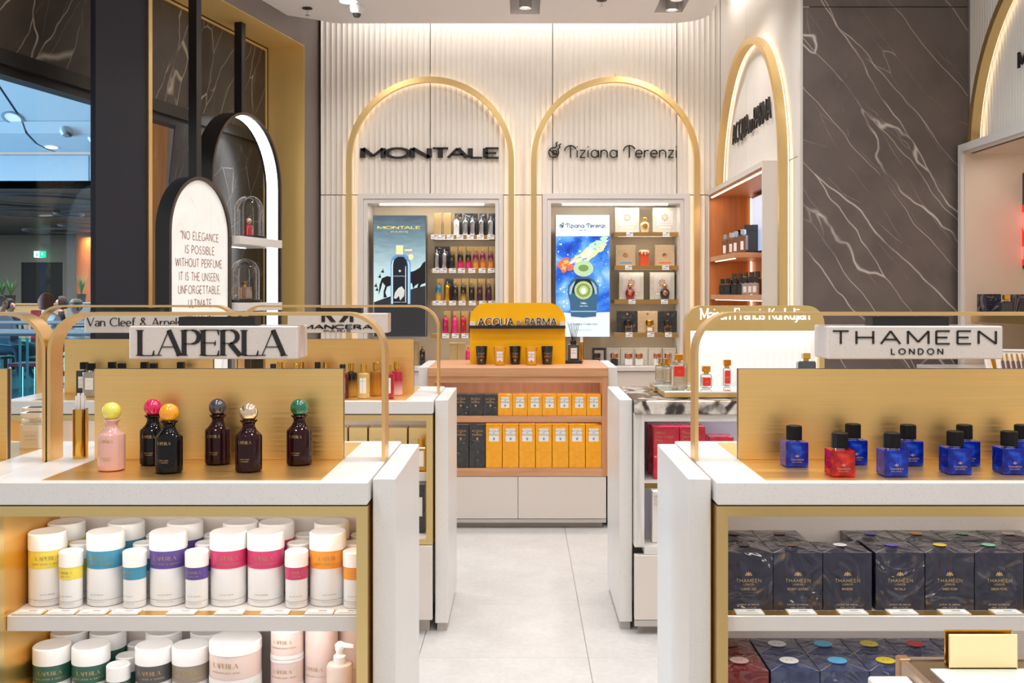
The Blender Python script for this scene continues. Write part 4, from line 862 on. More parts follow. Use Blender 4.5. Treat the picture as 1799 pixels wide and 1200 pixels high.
# ---- glass-topped showcase in the near corner
t = thing('glass_showcase', 'bronze framed glass-topped showcase in the near right corner', 'showcase', (.62, .75, 0.0))
TZ = .80; w_, l_ = .80, .90
O('top_frame', M().box(0, .012, 0, l_, TZ - .03, TZ).box(.012, w_, l_ - .012, l_, TZ - .03, TZ).box(.012, w_, 0, .012, TZ - .03, TZ).box(w_, w_ + .012, 0, l_, TZ - .03, TZ), mat('champagne_metal', S(190, 170, 150), .3, .9), t)
O('corner_cap', M().rbox(-.002, .018, l_ - .018, l_ + .002, TZ - .033, TZ + .003, .002), mat('copper_cap', S(190, 150, 110), .3, .8), t)
for xx, yy in ((0, l_ - .02), (w_ - .01, l_ - .02), (0, 0), (w_ - .01, 0)): O('leg', M().box(xx, xx + .02, yy, yy + .02, 0, TZ - .03), MATS['champagne_metal'], t)
O('dark_border', M().box(.012, .034, .012, l_ - .012, TZ - .006, TZ - .002).box(.034, w_, l_ - .052, l_ - .012, TZ - .006, TZ - .002), mat('smoked_border', S(70, 60, 56), .12, coat=1), t)
O('glass_plate', M().box(.034, w_, .012, l_ - .052, TZ - .006, TZ), mat('greenish_glass', S(236, 246, 242), .02, trans=.0, coat=1), t)
O('white_base', M().box(.03, w_ - .01, .03, l_ - .03, .1, TZ - .04), LACQ, t)
p = Vector(((1725 - VX) * 1.6 / F, 1.6, TZ)); 
t = thing('brass_card_block', 'small blank brass card holder on the glass showcase', 'card holder', tuple(p))
O('front_plate', M().rbox(-.055, .055, -.006, -.002, 0, .056, .001), mat('pale_brass_plate', S(255, 234, 186), .4, 1), t); O('back_plate', M().rbox(-.057, .053, .006, .009, 0, .059, .001), POLGOLD, t); O('foot', M().box(-.055, .053, -.006, .009, 0, .003), POLGOLD, t)
tag(O('white_stand', M().rbox(-.035, .03, -.1, .0, 0, .788, .003), LACQ, None, ((1562 - VX) * 1.60 / F, 1.60, 0)), 'plain white plinth corner below the wrapped cartons', 'plinth')
# ================================================================== SECOND ROW GOODS
def capbottle_proto():
    body = M().lathe([(0, 0), (.0235, 0), (.0255, .002), (.0255, .094), (.023, .102), (.012, .107), (.009, .108), (0, .108)], 28)
    return [('glass_body', body.mesh('b'), None), ('collar', M().cyl((0, 0, .107), .010, .006, 18).mesh('c'), POLGOLD), ('cap', M().cyl((0, 0, .112), .0125, .031, 22, 0, .002).mesh('cap'), POLGOLD),
            ('paper_label', M().add([(x, 0, z) for z in (.022, .086) for x in (-.014, -.005, .005, .014)], [(0, 1, 5, 4), (1, 2, 6, 5), (2, 3, 7, 6)]).shift(0, -.0004, 0).wrap(.0255).mesh('l', True), PAPER),
            ('lettering', text('PARIS', .004, 1.2, .16, .16, 0, .4, 'c').shift(0, -.0008, .07).wrap(.0255).mesh('t', True), GREYINK)]
G1 = m_grad('amber_black', S(214, 160, 60), S(26, 18, 14), .25, .7); G2 = m_grad('amber_clear', S(226, 190, 120), S(206, 170, 96), .2, .7); G3 = m_grad('amber_gold', S(206, 140, 40), S(160, 96, 24), .2, .8)
RDB = m_grad('red_fill', S(186, 16, 44), S(160, 8, 34), .2, .8); RDC = m_grad('red_clear', S(236, 190, 184), S(176, 14, 52), .1, .6); DRD = mat('deep_red_glass', S(90, 8, 16), .08, coat=1)
BLKB = mat('black_glass2', S(22, 20, 22), .08, coat=1)
MY = Y2A + .055
for px, py, gm, lab, skip, capm in [(617, 697, G1, 'gold-capped bottle fading from amber to black', ('paper_label', 'lettering'), POLGOLD), (639, 700, G2, 'pale amber gold-capped bottle with a white label', (), POLGOLD), (660, 695, G3, 'amber gold-capped bottle without white label', ('paper_label', 'lettering'), POLGOLD),
        (682, 700, RDB, 'ruby red gold-capped bottle with a white label', (), POLGOLD), (697, 694.5, RDC, 'red gold-capped bottle nearest the panel end', ('paper_label', 'lettering'), POLGOLD), (602, 700, DRD, 'deep red bottle half hidden by the brass backdrop edge', (), BLACKM),
        (480, 699, BLKB, 'black-capped bottle peeking over the brass backdrop, first', (), BLACKM), (492, 694, G3, 'gold-capped bottle peeking over the backdrop beside the first black cap', (), POLGOLD), (521, 699, G2, 'gold-capped bottle peeking over the backdrop, front of a pair', (), POLGOLD), (529, 694, G3, 'gold-capped bottle peeking over the backdrop, rear of a pair', (), POLGOLD), (558, 694.5, BLKB, 'black-capped bottle peeking over the brass backdrop, middle one', (), BLACKM), (573, 694, G2, 'gold-capped bottle peeking over the backdrop beside the middle black cap', (), POLGOLD)]:
    p = onwt(px, py); put('capb', capbottle_proto, 'capped_perfume_bottle', lab, 'perfume bottle', (p.x, p.y, WT + .001), 0, 'small capped bottles in the second row', {'glass_body': gm, 'cap': capm}, skip)
def sqbottle(w, d, h, cw, ch, lw, lh, lz):
    def fn():
        return [('glass_body', M().rbox(-w / 2, w / 2, -d / 2, d / 2, 0, h, .002).mesh('b'), None), ('collar', M().cyl((0, 0, h), cw * .3, .006, 16).mesh('c'), CHROME), ('cap', M().rbox(-cw / 2, cw / 2, -cw / 2, cw / 2, h + .006, h + .006 + ch, .0015).mesh('cap'), None),
                ('paper_label', M().box(-lw / 2, lw / 2, -d / 2 - .0008, -d / 2 - .0002, lz, lz + lh).mesh('l'), PAPER), ('lettering', text('COLLECTION', lw * .07, 1, .16, .16, 0, .4, 'c', 0, lw * .7).shift(0, -d / 2 - .001, lz + lh * .7).join(text('EAU DE PARFUM', lw * .05, 1, .16, .16, 0, .4, 'c', 0, lw * .6).shift(0, -d / 2 - .001, lz + lh * .25)).mesh('t', True), GREYINK)]
    return fn
CLR2 = mat('clear_glass_solid', S(214, 208, 196), .05, trans=.55, coat=.6)
vc = sqbottle(.055, .04, .105, .028, .03, .034, .05, .03)
for px, py, gm, lab in [(148, 694, BLKB, 'black square bottle with white label behind the strip holder'), (160, 697, CLR2, 'clear square bottle with white label behind the strip holder'), (197, 693.5, BLKB, 'black cap showing over the backdrop above the pink flask, left'), (214, 697, CLR2, 'black cap showing over the backdrop above the pink flask, right'), (254, 693.5, BLKB, 'black cap showing over the backdrop by the sign corner, left'), (270, 697, CLR2, 'black cap showing over the backdrop by the sign corner, right'), (318, 693.5, BLKB, 'black cap showing alone under the serif sign')]:
    p = onwt(px, py); put('vcb', vc, 'square_perfume_bottle', lab, 'perfume bottle', (p.x, p.y, WT + .001), 0, 'square black-capped bottles in the second row', {'glass_body': gm, 'cap': mat('black_cap', S(24, 23, 24), .38)})
# cartons inside the second-row counter
def gold_carton(w, d, h):
    def fn(): return [('carton', M().rbox(-w / 2, w / 2, -d / 2, d / 2, 0, h, .0015).mesh('g'), None), ('lettering', text('PARIS', .006, 1.4, .15, .15, 0, .4, 'c').shift(0, -d / 2 - .0005, h * .7).mesh('t', True), GREYINK)]
    return fn
CGOLD = mat('gold_foil_carton', S(210, 184, 130), .28, .75)
for i, px in enumerate((594, 629, 664, 699, 734)):
    Y = Y2A + .21; put('gcart', gold_carton(.078, .1, .172), 'gold_carton', ordinal_label('gold foil carton, {} in the counter behind the flasks', i), 'carton', ((px - VX) * (Y - .05) / F, Y, .66), 0, 'gold foil cartons', {'carton': CGOLD})
p_ = ((740 - VX) * (Y2A + .1) / F, Y2A + .1, .661)
t = thing('amber_perfume_bottle', 'amber bottle with gold cap in front of the gold cartons', 'perfume bottle', p_)
O('glass_body', M().rbox(-.022, .022, -.022, .022, 0, .1, .004), mat('amber_glass', S(220, 170, 40), .06, coat=1, trans=.3), t); O('cap', M().cyl((0, 0, .1), .014, .035, 20), POLGOLD, t); O('paper_label', M().box(-.013, .013, -.0235, -.0225, .02, .085), PAPER, t)
t = thing('black_carton', 'black carton with white tag on the lower shelf beside the aisle', 'carton', ((731 - VX) * (Y2A + .12) / F, Y2A + .12, .401))
O('carton', M().rbox(-.04, .04, -.035, .035, 0, .205, .001), m_film('black_film_carton', S(40, 40, 42), S(54, 54, 58), .5), t); O('paper_label', M().box(.0, .03, -.0365, -.0355, .07, .15), PAPER, t)
# ================================================================== WOODEN COUNTER WITH YELLOW SIGN
YW0, YW1 = 5.96, 6.66; XW0, XW1 = -.566, .511
c = thing('wooden_counter', 'cherry wood counter with shelves of yellow and black cartons', 'counter', (0, 0, 0))
Zs1, Zs2, Zb = EYE - (731 - VY) * YW0 / F, EYE - (823 - VY) * YW0 / F, EYE - (837 - VY) * YW0 / F
zt = WT - .055
O('frame_top_rail', M().box(XW0 + .035, XW1 - .035, YW0 + .008, YW0 + .03, zt - .036, zt), OAK, c)
O('left_upright', M().box(XW0, XW0 + .035, YW0 + .004, YW1, Zb, zt), OAKV, c); O('right_upright', M().box(XW1 - .035, XW1, YW0 + .004, YW1, Zb, zt), OAKV, c)
O('back_panel', M().box(XW0 + .035, XW1 - .035, YW0 + .30, YW0 + .32, Zb, zt), m_wood('pale_cherry_back', S(206, 160, 128), S(220, 178, 148), .45, 2), c)
O('shelf', M().rbox(XW0 + .035, XW1 - .035, YW0 + .006, YW0 + .30, Zs1 - .037, Zs1, .001), OAK, c)
O('bottom_rail', M().rbox(XW0 + .035, XW1 - .035, YW0 + .004, YW0 + .30, Zb, Zs2, .001), OAK, c)
O('body', M().box(XW0 + .002, XW1 - .002, YW0 + .32, YW1, .07, zt), LACQ2, c)
xm = at(910, 0, YW0).x
O('drawer_front', M().rbox(XW0 + .01, xm - .0015, YW0 + .006, YW0 + .03, .058, Zb - .003, .0015), LACQ2, c); O('drawer_front', M().rbox(xm + .0015, XW1 - .01, YW0 + .006, YW0 + .03, .058, Zb - .003, .0015), LACQ2, c)
O('lower_body', M().box(XW0 + .01, XW1 - .01, YW0 + .03, YW0 + .32, .058, Zb), LACQ2, c)
O('drawer_edge', M().box(XW0 + .01, XW1 - .01, YW0 + .004, YW0 + .03, .035, .055), mat('grey_strip', S(190, 184, 178), .4), c)
O('plinth', M().box(XW0 + .03, XW1 - .03, YW0 + .05, YW1 - .05, 0, .058), mat('plinth', S(190, 180, 172), .5), c)
O('shelf_light', M().box(XW0 + .06, XW1 - .06, YW0 + .032, YW0 + .04, zt - .012, zt - .006), LEDS, c)
area('wood_counter_lamp', (-.03, YW0 + .06, zt - .014), .95, .02, .6, (1, .88, .72), (math.radians(25), 0, 0)); area('wood_counter_lamp', (-.03, YW0 + .05, Zs1 - .04), .95, .02, .6, (1, .88, .72), (math.radians(25), 0, 0))
for sgn, xx, lab in ((-1, XW0, 'white end panel of the wooden counter, towards the glazing'), (1, XW1, 'white end panel of the wooden counter, towards the marble counter')):
    ep = thing('counter_end_panel', lab, 'end panel', (xx + sgn * .033, 0, 0), 0, 'white counter end panels'); O('slab', M().rbox(-.029, .029, YW0 + .05, YW1 - .03, .03, WT, .0025), QUARTZ, ep); O('foot', M().box(-.02, .02, YW0 + .07, YW1 - .05, 0, .03), mat('plinth', S(190, 180, 172), .5), ep)
tag(O('wooden_worktop', M().rbox(XW0, XW1, YW0, YW1, zt, WT, .0025), OAK), 'cherry wood worktop under the candles and yellow sign', 'worktop')
YEL = mat('acqua_yellow', S(255, 188, 4), .45, spec=.3); YELB = mat('yellow_carton', S(248, 170, 16), .32, coat=.3)
Zy = YW0 + .36; sx0, sx1 = at(826, 0, Zy).x, at(993, 0, Zy).x; zt_ = EYE - (532 - VY) * Zy / F - WT; sw_ = (sx1 - sx0) / 2; rr = .11
t = thing('yellow_sign', 'yellow rounded sign panel with black band and outlined capitals', 'sign', ((sx0 + sx1) / 2, Zy, WT))
po_ = [(-sw_, 0), (sw_, 0), (sw_, zt_ - rr)] + [(sw_ - rr + rr * math.cos(math.radians(a)), zt_ - rr + rr * math.sin(math.radians(a))) for a in range(10, 91, 10)] + [(-sw_ + rr - rr * math.sin(math.radians(a)), zt_ - rr + rr * math.cos(math.radians(a))) for a in range(10, 90, 10)] + [(-sw_, zt_ - rr)]
O('panel', M().prism(po_, 'y', -.012, .012), YEL, t)
zb_ = EYE - (577 - VY) * Zy / F - WT
O('black_band', M().box(-sw_, sw_, -.05, -.0122, zb_, zb_ + .019), BLACKM, t)
O('end_clip', M().box(-sw_, -sw_ + .035, -.048, -.013, zb_ + .0195, zb_ + .045), LACQ, t); O('end_clip', M().box(sw_ - .035, sw_, -.048, -.013, zb_ + .0195, zb_ + .045), LACQ, t)
def acqua(h, wv, dep, W_):
    m = text('ACQUA', h, 1.0, wv, wv, dep, .25, 'l'); a = max(v[0] for v in m.v); d = text('DI', h * .62, 1.0, wv, wv, dep, .35, 'l').shift(a + h * .5, 0, 0); b = max(v[0] for v in d.v)
    m.join(d).join(text('PARMA', h, 1.0, wv, wv, dep, .25, 'l').shift(b + h * .5, 0, 0)); L = max(v[0] for v in m.v); k = W_ / L; m.v = [((x - L / 2) * k, y, z) for x, y, z in m.v]; return m
wl_ = (at(981, 0, Zy).x - at(840, 0, Zy).x) * .985
O('letter_outline', acqua(.044, .26, .022, wl_).shift(0, -.022, zb_ + .021), WHITEINK, t); O('lettering', acqua(.044, .13, .002, wl_ * .985).shift(0, -.0442, zb_ + .021), INK, t)
def candle_proto(filled):
    def fn():
        cup = M().lathe([(0, 0), (.029, 0), (.031, .002), (.038, .112), (.036, .112), (.030, .094)], 32); t1 = text('ACQUA', .008, 1, .16, .16, 0, .3, 'c').shift(0, -.0006, .064).join(text('DI', .005, 1, .16, .16, 0, .3, 'c').shift(0, -.0006, .056)).join(text('PARMA', .008, 1, .16, .16, 0, .3, 'c').shift(0, -.0006, .045))
        crest = M().poly([(-.005, .03), (-.004, .022), (0, .018), (.004, .022), (.005, .03), (0, .033)], -.0006)
        lab = M().add([(x, 0, z) for z in (.024, .084) for x in (-.020, -.01, 0, .01, .02)], [(i, i + 1, i + 6, i + 5) for i in range(4)])
        def fit(m, e):
            m.v = [((.031 + .007 * z / .112 + e) * math.sin(x / .034), -(.031 + .007 * z / .112 + e) * math.cos(x / .034), z) for x, y, z in m.v]; return m
        out = [('cup', cup.mesh('cup'), None), ('wax', M().lathe([(0, .094), (.0345, .094)], 24).mesh('wax'), mat('wax', S(246, 214, 120), .5))]
        if filled: out.append(('paper_label', fit(lab, .0004).mesh('l', True), PAPER))
        return out + [('lettering', fit(t1, .0009).mesh('t', True), GREYINK if filled else GOLDINK), ('crest', fit(crest, .0009).mesh('cr', True), GREYINK if filled else GOLDINK)]
    return fn
AMB = mat('amber_cup', S(246, 178, 30), .08, coat=1, trans=.25)
for i, px in enumerate((846, 878, 905, 933.5, 961)):
    p = onwt(px, 640.2 if i % 2 == 0 else 641.5)
    if i % 2: put('candle_y', candle_proto(True), 'yellow_candle', ['', 'yellow candle glass with white label between first two black candles', '', 'yellow candle glass with white label nearer the diffuser'][i], 'candle', (p.x, p.y, WT + .001), 0, 'candles on the wooden worktop', {'cup': AMB})
    else: put('candle_b', candle_proto(False), 'black_candle', {0: 'black candle cup at the far end from the diffuser', 2: 'black candle cup in the middle of the candle row', 4: 'black candle cup nearest the reed diffuser'}[i], 'candle', (p.x, p.y, WT + .001), 0, 'candles on the wooden worktop', {'cup': mat('black_cup', S(26, 24, 22), .12, coat=.8)})
p = onwt(1007.5, 638.5)
t = thing('reed_diffuser', 'reed diffuser with black sticks on a black tray', 'diffuser', (p.x, p.y + .02, WT))
O('tray', M().rbox(-.054, .054, -.04, .04, 0, .02, .002), BLACKM, t); O('bottle', M().rbox(-.036, .036, -.028, .028, .021, .12, .004), mat('diffuser_glass', S(70, 50, 12), .06, coat=1), t)
O('paper_label', M().box(-.018, .022, -.0292, -.0284, .032, .098), PAPER, t); O('lettering', text('ACQUA', .007, 1, .16, .16, 0, .3, 'c').shift(.002, -.0297, .08).join(text('PARMA', .007, 1, .16, .16, 0, .3, 'c').shift(.002, -.0297, .062)).mesh('t', True), GREYINK, t)
O('cap', M().cyl((0, 0, .12), .019, .026, 20), BLACKM, t)
for k in range(7): a = k * .9; O('reed', M().tube([(.004 * math.cos(a), .004 * math.sin(a), .1), ((.036 * (k - 3) / 3), .012 * math.sin(a), .262 - .012 * abs(math.sin(k * 2)))], .0016, 6), BLACKM, t)
p = onwt(1020, 636.5); t = thing('tester_strip_holder', 'slim gold strip holder beside the reed diffuser', 'strip holder', (p.x + .008, p.y + .03, WT)); O('cup', M().cyl((0, 0, .0), .013, .13, 20), POLGOLD, t); O('paper_strip', M().box(-.009, .009, -.002, .002, .12, .165), PAPER, t)
def acqua_box(w, d, h, lz, lh, lw):
    def fn():
        fz = lz + lh
        t1 = text('ACQUA', lh * .16, 1, .15, .15, 0, .3, 'c').shift(0, 0, fz - lh * .26).join(text('DI', lh * .1, 1, .15, .15, 0, .3, 'c').shift(0, 0, fz - lh * .38)).join(text('PARMA', lh * .16, 1, .15, .15, 0, .3, 'c').shift(0, 0, fz - lh * .56))
        cr = M().poly([(-.006, fz - lh * .72), (-.005, fz - lh * .85), (0, fz - lh * .92), (.005, fz - lh * .85), (.006, fz - lh * .72), (0, fz - lh * .68)])
        return [('carton', M().rbox(-w / 2, w / 2, -d / 2, d / 2, 0, h, .0015).mesh('c'), None), ('paper_label', M().box(-lw / 2, lw / 2, -d / 2 - .0008, -d / 2 - .0002, lz, fz).mesh('l'), PAPER), ('lettering', t1.shift(0, -d / 2 - .0014, 0).mesh('t', True), GREYINK), ('crest', cr.shift(0, -d / 2 - .0014, 0).mesh('cr', True), GREYINK)]
    return fn
DKC = m_film('charcoal_film_carton', S(44, 44, 46), S(56, 56, 58), .5); YELC = m_film('yellow_film_carton', S(250, 164, 4), S(255, 178, 10), .15)
Yb = YW0 + .07
ab1 = acqua_box(.0865, .085, .128, .046, .066, .05); ab2 = acqua_box(.0965, .095, .258, .158, .078, .059)
ca, cb = at(1043, 0, Yb - .03).x, at(1042.5, 0, Yb - .03).x
for i in range(11):
    dark = i >= 7
    lab = (ordinal_label('small yellow carton, {} from the right on the upper wooden shelf', i) if not dark else ordinal_label('small charcoal carton, {} from the yellow ones on the upper wooden shelf', i - 7))
    if ca - i * .0888 > XW0 + .08: put('ab1', ab1, 'boxed_perfume', lab, 'carton', (ca - i * .0888, Yb - .012, Zs1), 0, 'cartons in the wooden counter', {'carton': DKC if dark else YELC, 'lettering': GOLDINK if dark else GREYINK, 'crest': GOLDINK if dark else GREYINK}, ('paper_label',) if dark else ())
for i in range(10):
    dark = i >= 7
    lab = (ordinal_label('tall yellow carton, {} from the right on the lower wooden shelf', i) if not dark else ordinal_label('tall charcoal carton, {} from the yellow ones on the lower wooden shelf', i - 7))
    put('ab2', ab2, 'boxed_perfume', lab, 'carton', (cb - i * .0998, Yb - .008, Zs2), 0, 'cartons in the wooden counter', {'carton': DKC if dark else YELC, 'lettering': GOLDINK if dark else GREYINK, 'crest': GOLDINK if dark else GREYINK}, ('paper_label',) if dark else ())
# ================================================================== MARBLE COUNTER (right, second row)
XM0, XM1 = .462, 1.72; ym = (Y2A + Y2B) / 2
c = thing('marble_top_counter', 'limed wood counter with red cartons under a veined marble top', 'counter', (0, 0, 0))
zt = WT - .056; yf = Y2A + .012
O('left_stile', M().box(XM0, XM0 + .04, yf, yf + .3, .36, zt), LIMED, c); O('right_stile', M().box(XM1 - .04, XM1, yf, yf + .3, .36, zt), LIMED, c)
O('top_rail', M().box(XM0 + .04, XM1 - .04, yf, yf + .04, zt - .03, zt), LIMEDH, c); O('bottom_rail', M().box(XM0 + .04, XM1 - .04, yf, yf + .3, .33, .362), LIMEDH, c)
O('back_panel', M().box(XM0 + .04, XM1 - .04, yf + .28, yf + .3, .36, zt), mat('lilac_lacquer', S(206, 204, 220), .4), c)
sh = O('shelf', M().box(XM0 + .04, XM1 - .04, yf + .01, yf + .28, .622, .634), LACQ, c); O('shelf_trim', M().box(XM0 + .04, XM1 - .04, yf + .012, yf + .03, .600, .6215), mat('gold_mirror', S(150, 130, 66), .1, 1), sh)
O('drawer_front', M().rbox(XM0, XM1, yf - .002, yf + .03, .06, .328, .002), LACQ2, c); O('rear_body', M().box(XM0 + .002, XM1, yf + .3, Y2B - .012, .06, zt), LACQ2, c); O('base_strip', M().box(XM0, XM1, yf - .004, yf + .02, .035, .058), mat('grey_strip', S(190, 184, 178), .4), c)
O('plinth', M().box(XM0 + .02, XM1 - .02, yf + .05, Y2B - .05, 0, .06), mat('plinth', S(190, 180, 172), .5), c)
ep = thing('counter_end_panel', 'white end panel beside the veined marble top', 'end panel', (XM0 - .031, 0, 0), 0, 'white counter end panels'); O('slab', M().rbox(-.027, .027, Y2A + .065, Y2B - .01, .035, WT, .0025), QUARTZ, ep); O('foot', M().box(-.02, .02, Y2A + .08, Y2B - .03, 0, .035), mat('plinth', S(190, 180, 172), .5), ep)
area('marble_counter_lamp', (1.0, yf + .06, zt - .035), .9, .02, .6, (.96, .95, 1), (math.radians(25), 0, 0)); area('marble_counter_lamp', (1.0, yf + .06, .597), .9, .02, .5, (.96, .95, 1), (math.radians(25), 0, 0))
tag(O('marble_worktop', M().rbox(XM0, XM1, Y2A, Y2B, zt, WT, .003), BRECCIA), 'black and white veined marble worktop with glass risers', 'worktop')
Ym = Y2B - .05; a0, a1 = at(1201, 0, Ym).x, at(1443, 0, Ym).x; cxm = (a0 + a1) / 2; hw = (a1 - a0) / 2; H = .386; zg = EYE - (581 - VY) * Ym / F - WT; rr = .085
t = thing('lightbox_sign', 'rounded brass sign panel with glowing white lower field', 'sign', (cxm, Ym, WT))
po_ = [(-hw, zg), (hw, zg), (hw, H - rr)] + [(hw - rr + rr * math.cos(math.radians(a)), H - rr + rr * math.sin(math.radians(a))) for a in range(10, 91, 10)] + [(-hw + rr - rr * math.sin(math.radians(a)), H - rr + rr * math.cos(math.radians(a))) for a in range(10, 90, 10)] + [(-hw, H - rr)]
O('brass_header', M().prism(po_, 'y', -.05, .02), BRASS_EDGE, t)
O('side_post', M().box(-hw, -hw + .024, -.05, .02, 0, zg), BRASS_EDGE, t); O('side_post', M().box(hw - .024, hw, -.05, .02, 0, zg), BRASS_EDGE, t)
fl_ = flute_panel(2 * hw - .048, 0, zg, .03, .005, .02); O('fluted_white_panel', fl_, mat('white_glow_panel', S(244, 244, 242), .5, emit=.25, ecol=(1, 1, 1, 1)), t, (-hw + .024, -.01, 0))
O('top_light', M().box(-hw + .03, hw - .03, -.04, -.02, zg - .006, zg - .001), LED, t)
O('lettering', text('Maison Francis Kurkdjian', .05, 1.0, .14, .08, .002, .16, 'c', .09, .505).shift(0, -.052, zg + .055), m_emit('glowing_letter', (1, 1, 1, 1), 1.0), t)
def riser(name, label, px, py, w, d, h):
    p = onwt(px, py); t = thing(name, label, 'riser', (p.x, p.y, WT), 0, 'glass topped brass risers'); O('brass_tray', M().box(0, w, 0, d, .004, h - .006), BRASS_EDGE, t); O('glass_top', M().rbox(-.002, w + .002, -.002, d + .002, h - .006, h, .001), mat('glass_plate_white', S(232, 244, 240), .03, coat=1), t); return p
r1 = riser('brass_riser', 'wide brass riser with glass top in front', 1168, 700, .62, .22, .03)
r2 = riser('brass_riser', 'small brass riser further back near the panel', 1150, 689, .2, .16, .03)
def mfk(w, d, h, cw, ch, lw, lh, lz):
    def fn():
        return [('glass_body', M().rbox(-w / 2, w / 2, -d / 2, d / 2, 0, h, .006).mesh('b'), BOTGL), ('liquid', M().rbox(-w / 2 + .006, w / 2 - .006, -d / 2 + .005, d / 2 - .005, .01, h * .8, .004).mesh('q'), mat('pale_liquid', S(244, 230, 208), .1, trans=.8)), ('collar', M().cyl((0, 0, h), cw * .36, .009, 18).mesh('c'), POLGOLD), ('cap', M().rbox(-cw / 2, cw / 2, -cw / 2, cw / 2, h + .009, h + .009 + ch, .0015).mesh('cap'), POLGOLD), ('red_label', M().box(-lw / 2, lw / 2, -d / 2 - .001, -d / 2 - .0003, lz, lz + lh).mesh('l'), mat('red_label', S(216, 40, 30), .4)),
                ('lettering', text('540', lh * .15, 1, .14, .14, 0, .3, 'c').shift(0, -d / 2 - .0014, lz + lh * .4).mesh('t', True), GOLDINK)]
    return fn
CLR3 = mat('clear_thick_glass', S(238, 236, 230), .03, trans=.85, coat=.5, ior=1.3)
def putm(key, fn, px, py, lab, z, mats={}, skip=()):
    zz = WT + z; Y = (EYE - zz) * F / (py - VY); put(key, fn, 'clear_perfume_bottle', lab, 'perfume bottle', ((px - VX) * Y / F, Y, zz + .001), 0, 'clear bottles on the marble counter', mats, skip)
putm('mfk1', mfk(.072, .045, .115, .032, .026, .044, .044, .055), 1192, 684, 'large clear bottle with red label and gold cap', .03)
putm('mfk2', mfk(.046, .034, .062, .032, .026, .034, .036, .012), 1240.5, 683, 'small clear bottle with red label by the brass hoop', .03); putm('mfk3', mfk(.032, .028, .082, .032, .026, .024, .058, .012), 1277, 679, 'slim clear bottle with tall red label', .03)
putm('mfk2b', mfk(.05, .036, .075, .034, .026, .034, .036, .012), 1173, 673, 'clear gold-capped bottle behind the large one', .03, {}, ('red_label', 'lettering')); putm('mfk2b', None, 1161, 671, 'clear silver-capped bottle on the rear riser', .03, {'cap': CHROME}, ('red_label', 'lettering'))
putm('mfk4', mfk(.078, .045, .115, .032, .026, .04, .04, .05), 1416, 681, 'smoky grey bottle rising above the brass backdrop', .03, {'glass_body': mat('smoke_glass', S(70, 80, 88), .05, coat=1, trans=.3)}, ('red_label', 'lettering'))
def red_box():
    w, d, h = .107, .1, .215
    t1 = text('Maison', .011, 1, .1, .1, 0, .16, 'l').shift(-w / 2 + .01, -d / 2 - .0008, h - .028).join(text('Francis Kurkdjian', .011, 1, .1, .1, 0, .16, 'l', 0, .072).shift(-w / 2 + .01, -d / 2 - .0008, h - .044)).join(text('Paris', .011, 1, .1, .1, 0, .16, 'l').shift(-w / 2 + .01, -d / 2 - .0008, h - .060))
    return [('carton', M().rbox(-w / 2, w / 2, -d / 2, d / 2, 0, h, .0015).mesh('c'), None), ('lettering', t1.mesh('t', True), GOLDINK)]
REDC = m_film('red_film_carton', S(190, 26, 54), S(206, 36, 64), .4); WHC = mat('white_carton', S(240, 234, 230), .35)
Yr = yf + .085; xr = at(1148, 0, Yr - .05).x + .0535
for i in range(2):
    put('redb', red_box, 'red_carton', ['tall red carton beside the limed wood stile', 'tall red carton behind the brass hoop'][i], 'carton', (xr + i * .109, Yr, .634), 0, 'red cartons under the marble top', {'carton': REDC})
    put('redb', red_box, 'red_carton', ['red carton in the rear row beside the stile', 'red carton in the rear row behind the hoop'][i], 'carton', (xr + i * .109 - .006, Yr + .105, .634), 0, 'red cartons under the marble top', {'carton': REDC})
t = thing('red_carton', 'lower red carton right of the two tall ones', 'carton', (xr + .23, Yr, .6348), 0, 'red cartons under the marble top'); O('carton', M().rbox(-.05, .05, -.05, .05, 0, .175, .0015), REDC, t); O('lettering', text('Maison', .011, 1, .1, .1, 0, .16, 'l').shift(-.04, -.0508, .15), GOLDINK, t)
put('redb', red_box, 'white_carton', 'white carton on the bottom shelf beside the aisle', 'carton', (at(1146, 0, yf + .06).x + .0535, yf + .11, .363), 0, None, {'carton': WHC})
